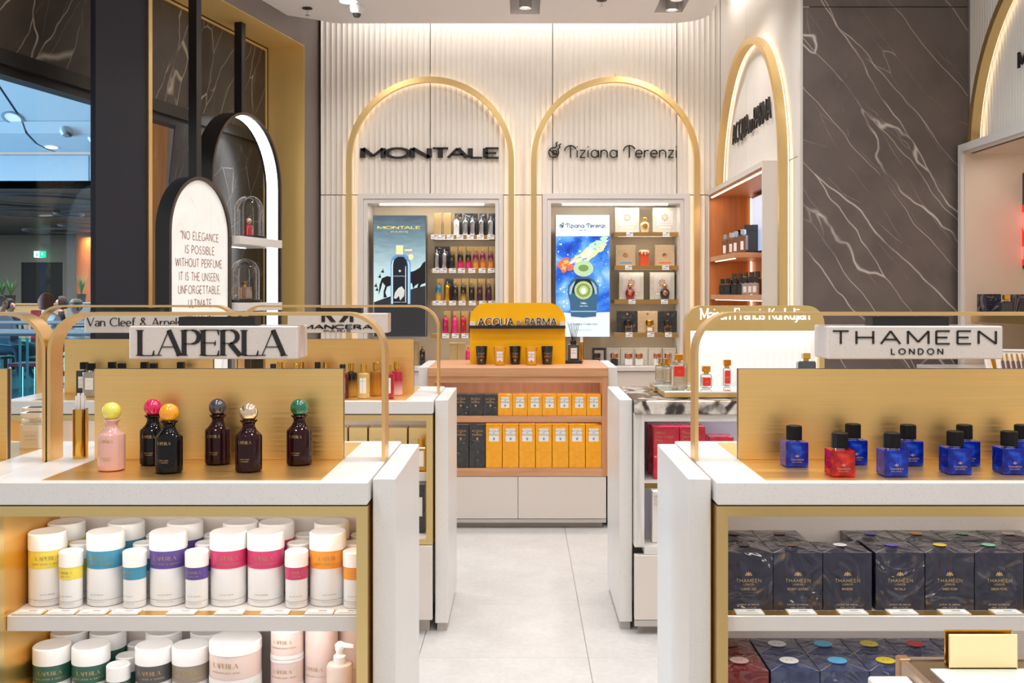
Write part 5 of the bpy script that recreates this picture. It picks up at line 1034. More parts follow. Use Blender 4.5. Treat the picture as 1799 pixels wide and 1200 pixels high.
# ================================================================== BACK WALL CABINETS
YC = YB - .03                                    # front plane of the cabinet frames
def wz(py, Y=None): return EYE - (py - VY) * (Y or YC) / F
def wx(px, Y=None): return (px - VX) * (Y or YC) / F
WARMB = mat('cream_back_panel', S(246, 228, 198), .5)
def wall_cabinet(label, xo, xi, ztop, shelf_px, shelf_py, brass=True):
    t = thing('wall_cabinet', label, 'cabinet', (0, 0, 0), 0, 'cabinets set into the fluted wall')
    (a, b), (c, d) = xo, xi; zt = ztop; zi = zt - .075; yb = YB + .36; zb = .84
    O('outer_frame', M().box(a, c - .03, YC, YB + .1, 0, zt).box(d + .03, b, YC, YB + .1, 0, zt).box(c - .03, d + .03, YC, YB + .1, zi + .035, zt), LACQ, t)
    O('inner_frame', M().box(c - .029, c, YC + .008, yb, zb, zi).box(d, d + .029, YC + .008, yb, zb, zi).box(c - .029, d + .029, YC + .008, yb, zi, zi + .034), LACQ, t)
    O('back_panel', M().box(c, d, yb - .02, yb, zb, zi), WARMB, t)
    O('top_light', M().box(c + .09, d - .09, YC + .05, YC + .066, zi - .012, zi - .001), LED, t)
    area('cabinet_lamp', ((c + d) / 2, YC + .07, zi - .02), d - c - .1, .03, 1.5, (1, .95, .86), (math.radians(18), 0, 0))
    O('base_ledge', M().rbox(c - .029, d + .029, YC - .02, yb, zb - .035, zb, .002), LACQ, t)
    O('base_door', M().rbox(c - .025, (c + d) / 2 - .0015, YC - .005, YC + .02, .1, zb - .04, .002), LACQ2, t); O('base_door', M().rbox((c + d) / 2 + .0015, d + .025, YC - .005, YC + .02, .1, zb - .04, .002), LACQ2, t)
    O('plinth', M().box(c - .02, d + .02, YC + .03, yb, 0, .1), mat('plinth', S(190, 180, 172), .5), t)
    zs = []
    YS = YC + .10
    x0, x1 = wx(shelf_px[0], YS), d - .001
    for k, py in enumerate(shelf_py):
        z = wz(py, YS); zs.append(z)
        s = O('shelf', M().box(x0, x1, YS, yb - .02, z - .03, z - .001), mat('shelf_cream', S(232, 224, 212), .4), t)
        O('shelf_edge', M().box(x0, x1, YS - .006, YS, z - .034, z), mat('shelf_brass', S(196, 160, 98), .36, 1) if brass else mat('shelf_cream', S(232, 224, 212), .4), s)
        O('shelf_light', M().box(x0 + .03, x1 - .05, YS + .02, YS + .03, z - .0335, z - .030), LEDS, s)
        area('shelf_lamp', ((x0 + x1) / 2, YS + .03, z - .04), x1 - x0 - .06, .02, .18, (1, .93, .82), (math.radians(15), 0, 0))
    return zs, x0, x1, YS, zb
zsM, mx0, mx1, YS, ZBASE = wall_cabinet('white wall cabinet of slender metal bottles and a horse poster', (wx(628), wx(884)), (wx(645), wx(870)), wz(340), (757, 870), (413, 472, 529, 586.5), True)
zsT, tx0, tx1, _, _ = wall_cabinet('white wall cabinet with brass shelves and the blue star poster', (wx(953), wx(1212)), (wx(968), wx(1195)), wz(340), (1079.5, 1195), (408, 466.7, 526.5, 584.5), True)
# ---- slim bottles in front of cartons
def slim_proto():
    b = M().lathe([(0, 0), (.021, 0), (.0225, .003), (.0225, .098), (.021, .110), (.016, .119), (.0095, .124), (.0085, .127), (0, .127)], 22)
    return [('bottle', b.mesh('b'), None), ('spray_cap', M().lathe([(0, .127), (.0085, .127), (.0085, .141), (.005, .144), (.005, .151), (.0035, .153), (0, .153)], 16).mesh('c'), POLGOLD), ('ring_charm', M().tube([(.008, -.002, .133), (.018, -.006, .134), (.024, -.006, .128), (.024, -.006, .120)], .0018, 6).mesh('r'), POLGOLD), ('emblem', M().disc((0, -.0003, .078), .006, 'y', 10).wrap(.0226).mesh('e', True), GOLDINK), ('lettering', text('MONTALE', .0042, 1.4, .18, .18, 0, .3, 'c', 0, .026).shift(0, -.0003, .062).wrap(.0226).mesh('t', True), GOLDINK)]
def slimbox_proto():
    return [('carton', M().rbox(-.029, .029, -.028, .028, 0, .178, .001).mesh('c'), None), ('lettering', text('MONTALE', .005, 1.4, .18, .18, 0, .3, 'c', 0, .032).shift(0, -.0285, .12).mesh('t', True), GREYINK)]
GB = mat('kraft_gold_carton', S(204, 172, 118), .32, .45, coat=.4); BB = m_film('dark_slim_carton', S(40, 42, 52), S(50, 52, 62), .4)
SIL = mat('brushed_silver', S(190, 190, 194), .2, 1); WHT = mat('satin_white', S(226, 226, 226), .3, .2); BK = mat('satin_black', S(26, 24, 24), .25, coat=.6)
BP = m_grad('black_pink', S(226, 40, 110), S(24, 18, 20), .3, .55); PO = m_grad('orange_purple', S(238, 150, 50), S(120, 20, 80), .3, .65); TG = m_grad('gold_turquoise', S(222, 168, 60), S(10, 130, 160), .3, .6); GD = mat('satin_gold', S(226, 166, 52), .2, .9)
BG = m_grad('gold_black', S(206, 156, 60), S(22, 18, 18), .15, .5); PU = mat('dark_plum_satin', S(64, 24, 52), .22, coat=.7); P1 = mat('deep_pink_satin', S(206, 14, 96), .2, .35, coat=.8); P2 = mat('hot_pink_satin', S(236, 40, 130), .3, .1, coat=.5); P3 = mat('crimson_satin', S(206, 10, 50), .2, .35, coat=.8)
Yi = YS + .05
def slim(px, z, bm, bx, cname, row, capm=POLGOLD, idx=None):
    x = wx(px, Yi)
    put('slim', slim_proto, 'slim_metal_bottle', f'{cname} slim bottle on the {row} shelf of the horse poster cabinet', 'perfume bottle', (x, Yi, z + .001), 0, 'slim metal bottles on the wall shelves', {'bottle': bm, 'spray_cap': capm, 'ring_charm': capm})
    put('slimbox', slimbox_proto, 'slim_carton', f'slim {"dark" if bx is BB else "gold"} carton behind the {cname} bottle, {row} shelf', 'carton', (wx(px, Yi) + .012, Yi + .075, z + .0005), 0, 'slim cartons on the wall shelves', {'carton': bx})
rows = [('top', zsM[0], [(802, WHT, BB, 'white', POLGOLD), (817.5, SIL, BB, 'first silver', CHROME), (830, SIL, BB, 'second silver', CHROME), (845.5, SIL, BB, 'third silver', CHROME), (861.5, SIL, BB, 'fourth silver', CHROME)]),
        ('second', zsM[1], [(767, SIL, BB, 'first silver', CHROME), (780.7, SIL, BB, 'second silver', CHROME), (794, BK, GB, 'plain black', POLGOLD), (808.7, BP, GB, 'first black and pink', POLGOLD), (822.7, BP, GB, 'second black and pink', POLGOLD), (835.6, PO, GB, 'first purple and orange', POLGOLD), (848, PO, GB, 'second purple and orange', POLGOLD), (862, PO, GB, 'third purple and orange', POLGOLD)]),
        ('third', zsM[2], [(770, TG, GB, 'turquoise and gold', POLGOLD), (785.7, GD, BB, 'all gold', POLGOLD), (800, BK, GB, 'first black', POLGOLD), (814, BG, GB, 'black and gold', POLGOLD), (828.6, BK, GB, 'second black', POLGOLD), (843, PU, GB, 'first plum', POLGOLD), (858.6, PU, GB, 'second plum', POLGOLD)]),
        ('fourth', zsM[3], [(782.5, P1, GB, 'deep pink', POLGOLD), (799, P2, GB, 'hot pink', POLGOLD), (813.7, P3, GB, 'crimson', POLGOLD), (829, P3, GB, 'half hidden crimson', POLGOLD)])]
for rn, z, its in rows:
    for px, bm, bx, cn, cm_ in its: slim(px, z, bm, bx, cn, rn, cm_)
for k, px in enumerate((769, 786)): put('slimbox', slimbox_proto, 'slim_carton', ['gold carton at the start of the top shelf', 'gold carton beside the white bottle on the top shelf'][k], 'carton', (wx(px, Yi), Yi + .02, zsM[0] + .0005), 0, 'slim cartons on the wall shelves', {'carton': GB})
for k, px in enumerate((797, 810.5)): put('slimbox', None, 'slim_carton', ['gold carton on the cabinet base, away from the yellow sign', 'gold carton on the cabinet base, beside the yellow sign'][k], 'carton', (wx(px, Yi), Yi, ZBASE + .0005), 0, 'slim cartons on the wall shelves', {'carton': GB})
put('slimbox', None, 'slim_carton', 'gold carton on the base beside the black bottle', 'carton', (wx(728, Yi), Yi + .04, ZBASE + .0005), 0, 'slim cartons on the wall shelves', {'carton': GB})
put('slim', None, 'slim_metal_bottle', 'pink slim bottle on the cabinet base beside the yellow sign', 'perfume bottle', (wx(823, Yi), Yi, ZBASE + .001), 0, 'slim metal bottles on the wall shelves', {'bottle': P2})
put('slim', None, 'slim_metal_bottle', 'black slim bottle on the cabinet base below the horse poster', 'perfume bottle', (wx(742, Yi), Yi, ZBASE + .001), 0, 'slim metal bottles on the wall shelves', {'bottle': BK})
# price labels clipped to the shelf edges
def clip_proto():
    return [('paper', M().box(-.027, .027, -.003, 0, -.036, 0).mesh('p'), TAG), ('price_print', M().poly([(-.002, -.012), (.022, -.012), (.022, -.007), (-.002, -.007)], -.0034).poly([(-.022, -.026), (.012, -.026), (.012, -.0235), (-.022, -.0235)], -.0034).mesh('t', True), INK)]
RN = ['top', 'second', 'third', 'fourth']
for r, pxs in enumerate([(763, 776, 791, 808, 826, 844, 862), (766, 779, 795, 811, 829, 847, 863), (766, 778, 795, 812, 830, 848, 864), (783, 800, 817)]):
    for i, px in enumerate(pxs): put('clip', clip_proto, 'shelf_price_tag', f'{ORD[i]} white price tag on the {RN[r]} shelf under slim bottles', 'price tag', (wx(px, YS), YS - .0065, zsM[r] + .002), 0, 'price tags on the wall shelves')
for r, pxs in enumerate([(1106, 1170), (1104, 1169), (1110, 1167), (1105, 1143, 1174)]):
    for i, px in enumerate(pxs): put('clip', None, 'shelf_price_tag', f'{ORD[i]} white price tag on the {RN[r]} brass shelf by the blue poster', 'price tag', (wx(px, YS), YS - .0065, zsT[r] + .002), 0, 'price tags on the wall shelves')
# ---- second wall cabinet goods
def flatbox(w, d, h, paper):
    def fn():
        out = [('carton', M().rbox(-w / 2, w / 2, -d / 2, d / 2, 0, h, .002).mesh('c'), None)]
        if paper:
            out.append(('paper_panel', M().box(-w * .34, w * .34, -d / 2 - .001, -d / 2 - .0002, h * .28, h * .86).mesh('p'), mat('panel_white', S(216, 208, 203), .5)))
            cr = M()
            for k in range(8): a = k * PI / 4; cr.poly([(.004 * math.cos(a), .004 * math.sin(a)), (w * .13 * math.cos(a - .25), w * .13 * math.sin(a - .25)), (w * .16 * math.cos(a), w * .19 * math.sin(a)), (w * .13 * math.cos(a + .25), w * .13 * math.sin(a + .25))])
            out.append(('crest', cr.shift(0, -d / 2 - .0015, h * .60).mesh('cr'), mat('crest_tan', S(180, 140, 98), .5), 'paper_panel')); out.append(('lettering', text('TIZIANA TERENZI', .0045, 1, .14, .14, 0, .3, 'c', 0, w * .42).shift(0, -d / 2 - .0015, h * .36).mesh('t', True), GREYINK, 'paper_panel'))
            out.append(('tan_strip', M().box(-w * .25, w * .25, -d / 2 - .001, -d / 2 - .0002, h * .19, h * .23).mesh('s'), PAPER))
        else: out.append(('crest', M().lathe([(0, 0), (w * .1, 0), (w * .12, .001)], 18).mesh('cr'), ROSEG))
        return out
    return fn
WG = m_film('pale_film_carton', S(200, 195, 180), S(208, 204, 190), .35, 8); TAN = m_film('tan_film_carton', S(206, 180, 142), S(214, 190, 152), .35, 8); CHA = m_film('charcoal_flat_carton', S(42, 44, 46), S(54, 56, 58), .6, 8)
Yt = YS + .10
def fb(key, fn, px, z, lab, m, Y=None, rx=False):
    t = put(key, fn, 'flat_carton', lab, 'carton', (wx(px, Y or Yt), Y or Yt, z + .0005), 0, 'flat cartons on the brass shelves', {'carton': m})
    return t
W1 = flatbox(.194, .06, .2, True); W2 = flatbox(.158, .06, .165, False); W3 = flatbox(.196, .06, .218, True); W4 = flatbox(.160, .06, .168, False); W5 = flatbox(.108, .05, .135, True)
fb('w1', W1, 1101, zsT[0], 'pale carton with tan crest beside the poster, top brass shelf', WG); fb('w1', W1, 1167, zsT[0], 'pale carton with tan crest at the end of the top brass shelf', WG)
for px, sc, lab in ((1098.5, S(80, 170, 190), 'tan carton with teal stripe on the second brass shelf'), (1167, S(236, 110, 50), 'tan carton with orange stripe on the second brass shelf')):
    t = fb('w2', W2, px, zsT[1], lab, TAN)
    for ch in t.children:
        if ch.name.startswith('crest'): ch.rotation_euler = (PI / 2, 0, 0); ch.location = (0, -.031, .083)
    O('colour_stripe', M().box(-.048, .048, -.0315, -.0302, .018, .028), mat('stripe_%d' % px, sc, .4), t)
fb('w3', W3, 1108.5, zsT[2], 'pale carton with crest behind the red round bottle', WG); fb('w3', W3, 1162.5, zsT[2], 'pale carton with crest behind the black round bottle', WG)
for px, m, lab in ((1101, CHA, 'charcoal carton on the lowest brass shelf beside the poster'), (1137, TAN, 'tan carton in the middle of the lowest brass shelf'), (1172.5, CHA, 'charcoal carton at the end of the lowest brass shelf')):
    t = fb('w4', W4, px, zsT[3], lab, m)
    for ch in t.children:
        if ch.name.startswith('crest'): ch.rotation_euler = (PI / 2, 0, 0); ch.location = (0, -.031, .145); ch.scale = (.5,) * 3
for i, (px, m) in enumerate([(1052, CHA), (1077, WG), (1101.5, WG), (1125.5, WG), (1150, WG), (1175.5, WG)]):
    fb('w5', W5, px, ZBASE, ordinal_label('square carton, {} from the poster on the cabinet base', i), m, YS + .10)
def round_bottle():
    b = M().lathe([(0, 0), (.026, 0), (.029, .003), (.038, .045), (.0385, .055), (.034, .07), (.024, .081), (.012, .086), (0, .086)], 28, sy=.72)
    return [('glass_body', b.mesh('b'), None), ('collar', M().cyl((0, 0, .086), .012, .006, 18).mesh('c'), ROSEG), ('ball_cap', M().ball((0, 0, .109), .021, 24, 14, sz=.9).mesh('cap'), ROSEG), ('medallion', M().lathe([(0, .001), (.017, .001), (.019, 0)], 22).mesh('m'), ROSEG)]
def rb(px, z, m, lab, mt=ROSEG):
    t = put('rb', round_bottle, 'round_perfume_bottle', lab, 'perfume bottle', (wx(px, Yi), Yi, z + .001), 0, 'round ball-capped bottles on the brass shelves', {'glass_body': m, 'ball_cap': mt, 'medallion': mt})
    for ch in t.children:
        if ch.name.startswith('medallion'): ch.rotation_euler = (PI / 2, 0, 0); ch.location = (0, -.0275, .05)
rb(1132.8, zsT[0], mat('champagne_glass', S(214, 190, 140), .1, .3, coat=1), 'champagne gold round bottle on the top brass shelf', POLGOLD)
rb(1107, zsT[2], mat('red_lacquer', S(150, 4, 22), .08, coat=1), 'red round bottle with ball cap on the third brass shelf'); rb(1168, zsT[2], BK, 'black round bottle with ball cap on the third brass shelf')
t = thing('orange_gift_box', 'small orange box with cream dripping top on the second brass shelf', 'box', (wx(1131.5, Yi), Yi, zsT[1]))
O('box', M().rbox(-.034, .034, -.03, .03, 0, .085, .002), mat('orange_box', S(236, 92, 44), .4), t); O('lid', M().rbox(-.039, .039, -.035, .035, .085, .112, .003), mat('orange_lid', S(224, 74, 40), .4), t)
O('dripping_top', M().lathe([(0, .128), (.03, .126), (.043, .116), (.044, .108), (.042, .106), (.0, .112)], 16, sy=.85).ball((-.02, -.036, .1), .008, 10, 8, 0, 1.8).ball((.006, -.037, .096), .007, 10, 8, 0, 2.4).ball((.028, -.034, .102), .006, 10, 8, 0, 1.5), mat('cream_drip', S(236, 214, 168), .4), t)
def jarb(key, w, h, cw, ch):
    def fn(): return [('glass_body', M().rbox(-w / 2, w / 2, -.024, .024, 0, h, .004).mesh('b'), None), ('neck', M().cyl((0, 0, h), .012, .008, 16).mesh('n'), POLGOLD), ('round_cap', M().cyl((0, 0, h + .006), cw, ch, 26, 0, .002).mesh('c'), None), ('paper_label', M().box(-w * .32, w * .32, -.0252, -.0244, h * .2, h * .72).mesh('l'), None)]
    return fn
JB = jarb('a', .058, .052, .031, .038)
for px, bm, cm_, lm, lab in ((1104, mat('dark_amber', S(120, 84, 30), .1, .3, coat=1), BK, BK, 'amber bottle with black round cap, nearest the poster'), (1141, mat('gold_amber', S(206, 160, 90), .1, .3, coat=1), POLGOLD, PAPER, 'amber bottle with gold round cap before the tan carton'), (1172.5, MATS['dark_amber'], BK, BK, 'amber bottle with black round cap at the shelf end')):
    put('jb', JB, 'round_cap_bottle', lab + ', lowest brass shelf', 'perfume bottle', (wx(px, Yi), Yi, zsT[3] + .001), 0, 'round-capped bottles', {'glass_body': bm, 'round_cap': cm_, 'paper_label': lm})
WB = mat('white_bottle', S(240, 238, 236), .25, coat=.5)
for i, (px, bm, cm_) in enumerate([(1048, BK, BK), (1079, BK, ROSEG), (1104, WB, ROSEG), (1122.7, WB, ROSEG), (1154.7, WB, ROSEG), (1174, WB, ROSEG)]):
    put('jb', JB, 'round_cap_bottle', ordinal_label('round-capped bottle, {} from the poster on the cabinet base', i), 'perfume bottle', (wx(px, Yi - .04), Yi - .04, ZBASE + .001), 0, 'round-capped bottles', {'glass_body': bm, 'round_cap': cm_, 'paper_label': bm})
# ---- lit posters
def poster(name, label, px0, px1, py0, py1, Y):
    x0, x1, z1, z0 = wx(px0, Y), wx(px1, Y), wz(py0, Y), wz(py1, Y)
    t = thing(name, label, 'poster', ((x0 + x1) / 2, Y, z0)); w, h = (x1 - x0), z1 - z0
    O('box_frame', M().box(-w / 2, w / 2, .0, .12, 0, h), mat('lightbox_alu', S(120, 124, 130), .35, .8), t)
    return t, w, h
def pm(name, col, e=.55): return mat('print_' + name, col, .3, emit=e, ecol=col)
t, w, h = poster('lit_poster', 'tall lit poster of a blue metal bottle with horses', 655.5, 748.5, 378.5, 592, YC + .06)
m, nt, b = newmat('print_dusk_sky'); tc = N(nt, 'ShaderNodeTexCoord'); sp = N(nt, 'ShaderNodeSeparateXYZ'); nt.links.new(tc.outputs['Generated'], sp.inputs[0])
nz = noise(nt, texco(nt, (3, 1, 12)), 3, 4); fc = math_(nt, 'ADD', sp.outputs[2], math_(nt, 'MULTIPLY', math_(nt, 'SUBTRACT', nz, .5), .16))
cc = ramp(nt, fc, [(.3, S(196, 222, 226)), (.55, S(176, 206, 214)), (.8, S(110, 140, 154)), (1, S(74, 92, 106))]); nt.links.new(cc, b.inputs['Base Color']); nt.links.new(cc, b.inputs['Emission Color']); b.inputs['Emission Strength'].default_value = .5
X = lambda px: (px - 702) / 93 * w
Zp = lambda py: (592 - py) / 213.5 * h
pp = lambda pts: [(X(a), Zp(b_)) for a, b_ in pts]
O('printed_sky', M().poly([(-w / 2 + .004, .004), (w / 2 - .004, .004), (w / 2 - .004, h - .004), (-w / 2 + .004, h - .004)], -.001), m, t, flat=True)
hill = mat('print_hill', S(44, 44, 48), .4, emit=.3, ecol=S(40, 42, 46))
O('printed_hill', M().poly(pp([(657, 591), (657, 531), (676, 524), (700, 516), (730, 506), (747.5, 502), (747.5, 591)]), -.002), hill, t, flat=True)
horse = mat('print_horse', S(16, 15, 18), .4)
O('printed_horses', M().poly(pp([(665, 519), (667, 500), (671, 489), (680, 485), (690, 487), (700, 487), (712, 480), (728, 476), (738, 470), (743, 462), (747.5, 459), (747.5, 497), (740, 500), (736, 507), (733, 506), (735, 498), (729, 502), (726, 508), (724, 498), (714, 494), (704, 498), (690, 500), (680, 504), (677, 514), (680, 522), (674, 523), (674, 512), (677, 502), (672, 496), (669, 508)]), -.003), horse, t, flat=True)
bottle_out = [(686.5, 534)] + [(686.5, 463), (688, 455), (692, 450), (698, 447), (711, 447), (716, 450), (720, 456), (721.5, 463), (721.5, 534)]
O('printed_bottle', M().poly(pp(bottle_out), -.004), pm('steel_blue', S(96, 144, 190), .5), t, flat=True)
O('printed_bottle_dark', M().poly(pp([(690, 537), (690, 466), (693, 456), (699, 451), (709, 451), (714, 457), (716, 466), (716, 537)]), -.0045), pm('bottle_navy', S(18, 26, 42), .3), t, flat=True)
O('printed_bottle_gloss', M().poly(pp([(688, 534), (688, 466), (690, 458), (692, 456), (690.5, 466), (690.5, 534)]), -.0048).poly(pp([(717.5, 534), (717.5, 466), (716, 458), (718, 460), (719.5, 466), (719.5, 534)]), -.0048).poly(pp([(712, 530), (712, 470), (713, 466), (713.5, 470), (713.5, 530)]), -.0048), pm('gloss_blue', S(190, 216, 240), .55), t, flat=True)
O('printed_spray_top', M().poly(pp([(696, 447), (696, 431), (708, 431), (708, 447)]), -.005).poly(pp([(711, 438), (724, 438), (724, 441), (711, 441)]), -.005).poly(pp([(718, 448), (724, 446), (727, 452), (722, 458), (718, 455)]), -.005), pm('spray_cream', S(232, 222, 170), .5), t, flat=True)
O('printed_horse_head', M().poly(pp([(692, 524), (694, 514), (700, 506), (706, 503), (711, 510), (710, 520), (703, 528), (701, 520), (696, 525)]), -.005), pm('sketch_white', S(206, 210, 206), .4), t, flat=True)
O('printed_emblem', M().poly([(X(702.5) + (.011 if k % 2 else .0075) * math.cos(k * PI / 8), Zp(476) + (.011 if k % 2 else .0075) * math.sin(k * PI / 8)) for k in range(16)], -.005), pm('sketch_white', S(206, 210, 206), .4), t, flat=True)
bd = M()
for bx, bz in ((672, 476), (667, 485), (660, 501), (662, 508)): bd.poly(pp([(bx - 3, bz + 2), (bx, bz - 1), (bx + 1, bz - 5), (bx + 2, bz), (bx + 3, bz + 3), (bx, bz + 3)]), -.003)
O('printed_birds', bd, horse, t, flat=True)
O('lettering', text('MONTALE', .020, 1.6, .22, .17, 0, .25, 'c', 0, w * .80).shift(-.004, -.002, Zp(402)).join(text('PARIS', .010, 1.6, .2, .15, 0, .5, 'c', 0, w * .31).shift(0, -.002, Zp(408.5))), pm('gold_letters', S(228, 214, 110), .5), t, flat=True)
O('bottle_lettering', text('MONTALE', .008, 1.6, .2, .18, 0, .25, 'c', 0, w * .24).shift(X(703), -.005, Zp(486)).join(text('ARABIANS TONKA', .006, 1.2, .2, .2, 0, .25, 'c', 0, w * .25).shift(X(703), -.005, Zp(531.5))), pm('sketch_white', S(206, 210, 206), .4), t, flat=True)
t, w, h = poster('lit_poster', 'tall bright poster of a round bottle before a blue starry cloud', 976, 1071.5, 377, 592, YC + .06)
X = lambda px: (px - 1023.75) / 95.5 * w
Zp = lambda py: (592 - py) / 215 * h
O('printed_ground', M().poly([(-w / 2 + .002, .002), (w / 2 - .002, .002), (w / 2 - .002, h - .002), (-w / 2 + .002, h - .002)], -.001), pm('ice_white', S(220, 236, 248), .45), t, flat=True)
m, nt, b = newmat('print_nebula'); v = texco(nt, (7, 7, 7)); n1 = noise(nt, v, .8, 5, .6); n2 = noise(nt, texco(nt, (90, 1, 90)), 1, 1)
c1 = ramp(nt, n1, [(.3, S(12, 40, 150)), (.45, S(24, 96, 206)), (.6, S(90, 160, 226)), (.75, S(190, 214, 236))]); c1 = mix(nt, ramp(nt, n2, [(.70, (0, 0, 0, 1)), (.74, (1, 1, 1, 1))]), c1, S(240, 246, 252))
nt.links.new(c1, b.inputs['Base Color']); nt.links.new(c1, b.inputs['Emission Color']); b.inputs['Emission Strength'].default_value = .6
O('printed_nebula', M().poly(pp([(976.6, 415), (1071, 415), (1071, 548), (1050, 549), (1020, 551), (990, 549), (976.6, 546)][::-1]), -.002), m, t, flat=True)
def pblob(pts, y, c, e=.6, nm='blob'): return M().poly(pp(pts), y), pm(nm, c, e)
rc = random.Random(5); cmt = M(); cols = [pm('comet_orange', S(226, 104, 64), .55), pm('comet_amber', S(240, 170, 90), .6), pm('comet_lemon', S(228, 226, 150), .6), pm('comet_mint', S(176, 214, 190), .6), pm('comet_white', S(240, 244, 236), .65)]
def blob(cx, cy, r, ang, st, y, mi):
    n = 11; pts = []
    for k in range(n):
        a_ = 2 * PI * k / n; rr_ = r * (.75 + .5 * rc.random()); ex, ey = rr_ * math.cos(a_) * st, rr_ * math.sin(a_)
        pts.append((cx + ex * math.cos(ang) - ey * math.sin(ang), cy + ex * math.sin(ang) + ey * math.cos(ang)))
    cmt.poly(pp(pts), y, mi)
for k in range(60):
    s_ = rc.random(); w_ = 9 + 5 * math.sin(PI * s_); cx, cy = 994 + 70 * s_ + rc.uniform(-3, 3), 470 - 46 * s_ + rc.uniform(-w_, w_) * .8
    blob(cx, cy, rc.uniform(1.5, 3.4), -.58, 2.2, -.0024 - .00001 * k, 3 if s_ > .55 and rc.random() < .6 else (2 if s_ > .25 else (1 if rc.random() < .5 else 0)))
for k in range(40):
    a_ = rc.uniform(1.6, 5.2); r_ = rc.uniform(5, 12); blob(994 + r_ * math.cos(a_), 466 + r_ * math.sin(a_), rc.uniform(1.6, 3.2), rc.uniform(0, 3), 1.5, -.0031 - .00001 * k, 0 if r_ > 7.5 else 1)
for k in range(16): s_ = rc.random(); blob(1004 + 62 * s_, 464 - 42 * s_ + rc.uniform(-6, 5), rc.uniform(.5, .9), -.6, 8, -.0036 - .00001 * k, 4)
for k in range(46): blob(rc.uniform(979, 1069), rc.uniform(420, 545), rc.uniform(.5, 1.3), rc.uniform(0, 3), 1.2, -.0022, 4)
for i_ in range(len(cmt.v)): cmt.v[i_] = (min(max(cmt.v[i_][0], -w / 2 + .003), w / 2 - .003), cmt.v[i_][1], cmt.v[i_][2])
O('printed_comet', cmt, cols, t, flat=True, kind='stuff')
El = lambda cx, cy, rx, ry, n=28: [(cx + rx * math.cos(2 * PI * k / n), cy + ry * math.sin(2 * PI * k / n)) for k in range(n)]
O('printed_bottle', M().poly(pp([(1003, 556), (1001, 532), (997, 514), (998, 502), (1004, 492), (1013, 487), (1035, 487), (1044, 492), (1051, 502), (1052, 514), (1049, 532), (1047, 556), (1025, 558)]), -.0035), pm('bottle_teal', S(54, 96, 130), .5), t, flat=True)
O('printed_bottle_shoulder', M().poly(pp([(1000, 508), (1005, 496), (1014, 490), (1034, 490), (1043, 496), (1049, 508), (1040, 516), (1024, 520), (1008, 516)]), -.004), pm('bottle_deep', S(22, 38, 58), .4), t, flat=True)
O('printed_bottle_gloss', M().poly(pp([(1001, 505), (1006, 497), (1011, 493), (1006, 506), (1003, 518), (1000, 516)]), -.0047).poly(pp([(1048, 505), (1043, 497), (1038, 493), (1043, 506), (1046, 518), (1049, 516)]), -.0047).poly(pp([(1002, 546), (1048, 546), (1047.5, 548), (1002.5, 548)]), -.0047), pm('bottle_gloss', S(150, 180, 204), .5), t, flat=True)
O('printed_cap', M().poly(pp(El(1025, 472, 17.5, 14)), -.0045), pm('cap_green', S(170, 200, 160), .6), t, flat=True); O('printed_cap_inner', M().poly(pp(El(1025, 471, 9, 6)), -.005), pm('cap_olive', S(112, 150, 84), .5), t, flat=True)
O('printed_medallion', M().poly(pp(El(1025, 510, 16, 16)), -.005), pm('medal_green', S(176, 200, 128), .5), t, flat=True); O('printed_medallion_heart', M().poly(pp(El(1025, 511, 4, 5)), -.0055), pm('sketch_white2', S(226, 236, 236), .5), t, flat=True)
dm = M()
for k in range(24): a = k * PI / 12; q = [(1025 + r_ * math.cos(a + da), 510 + r_ * math.sin(a + da)) for r_, da in ((7, 0), (10, .09), (14, 0), (10, -.09))]; dm.poly(pp(q), -.0053)
O('printed_medallion_lace', dm, pm('lace_dark', S(60, 84, 60), .3), t, flat=True)
mm2, wd2 = tiziana(.03, 0, .15); k2 = w * .84 / (wd2 - .012); mm2.v = [(x * k2, y, z * k2) for x, y, z in mm2.v]
O('lettering', mm2.shift(X(983.5), -.002, Zp(400)).join(text('Since 1968', .010, 1, .12, .12, 0, .2, 'c').shift(X(1024), -.002, Zp(405.5))), pm('navy_letters', S(30, 48, 90), .02), t, flat=True)
O('caption_lettering', text('Comete Collection', .016, 1, .12, .12, 0, .16, 'c', 0, w * .5).shift(X(1026), -.002, Zp(571)).join(text('MADE IN ITALY', .010, 1, .1, .1, 0, .25, 'c', 0, w * .32).shift(X(1026), -.002, Zp(581))), pm('blue_letters', S(70, 124, 176), .02), t, flat=True)
O('bottle_lettering', text('Halley', .014, 1, .14, .14, 0, .16, 'c').shift(X(1025.5), -.0045, Zp(534)).join(text('Tiziana Terenzi', .008, 1, .14, .14, 0, .16, 'c').shift(X(1025.5), -.0045, Zp(538.5))), pm('white_letters', S(236, 242, 246), .5), t, flat=True)

# ================================================================== ORANGE WOOD CABINET ON THE RIGHT WALL
XF, XK = 1.44, 1.78; zt = 2.205
c = thing('wood_lined_cabinet', 'white cabinet lined with orange wood on the side wall', 'cabinet', (0, 0, 0))
ia, ib = RC0 + .035, RC1 - .02
O('outer_frame', M().box(XF, XR + .1, RC0, ia - .012, 0, zt).box(XF, XR + .1, ib + .012, RC1, 0, zt).box(XF, XR + .1, ia - .012, ib + .012, zt - .035, zt).box(XF, XR + .1, ia - .012, ib + .012, .8, .84), LACQ, c)
O('wood_lining', M().box(XF + .006, XK, ia - .012, ia, .84, zt - .035).box(XF + .006, XK, ib, ib + .012, .84, zt - .035).box(XF + .006, XK, ia, ib, zt - .052, zt - .035), ORWOOD, c)
O('back_panel', M().box(XK, XK + .02, ia - .012, ib + .012, .84, zt - .035), ORWOOD, c); O('base_cabinet', M().box(XF + .004, XK, RC0, RC1, .08, .8), LACQ2, c)
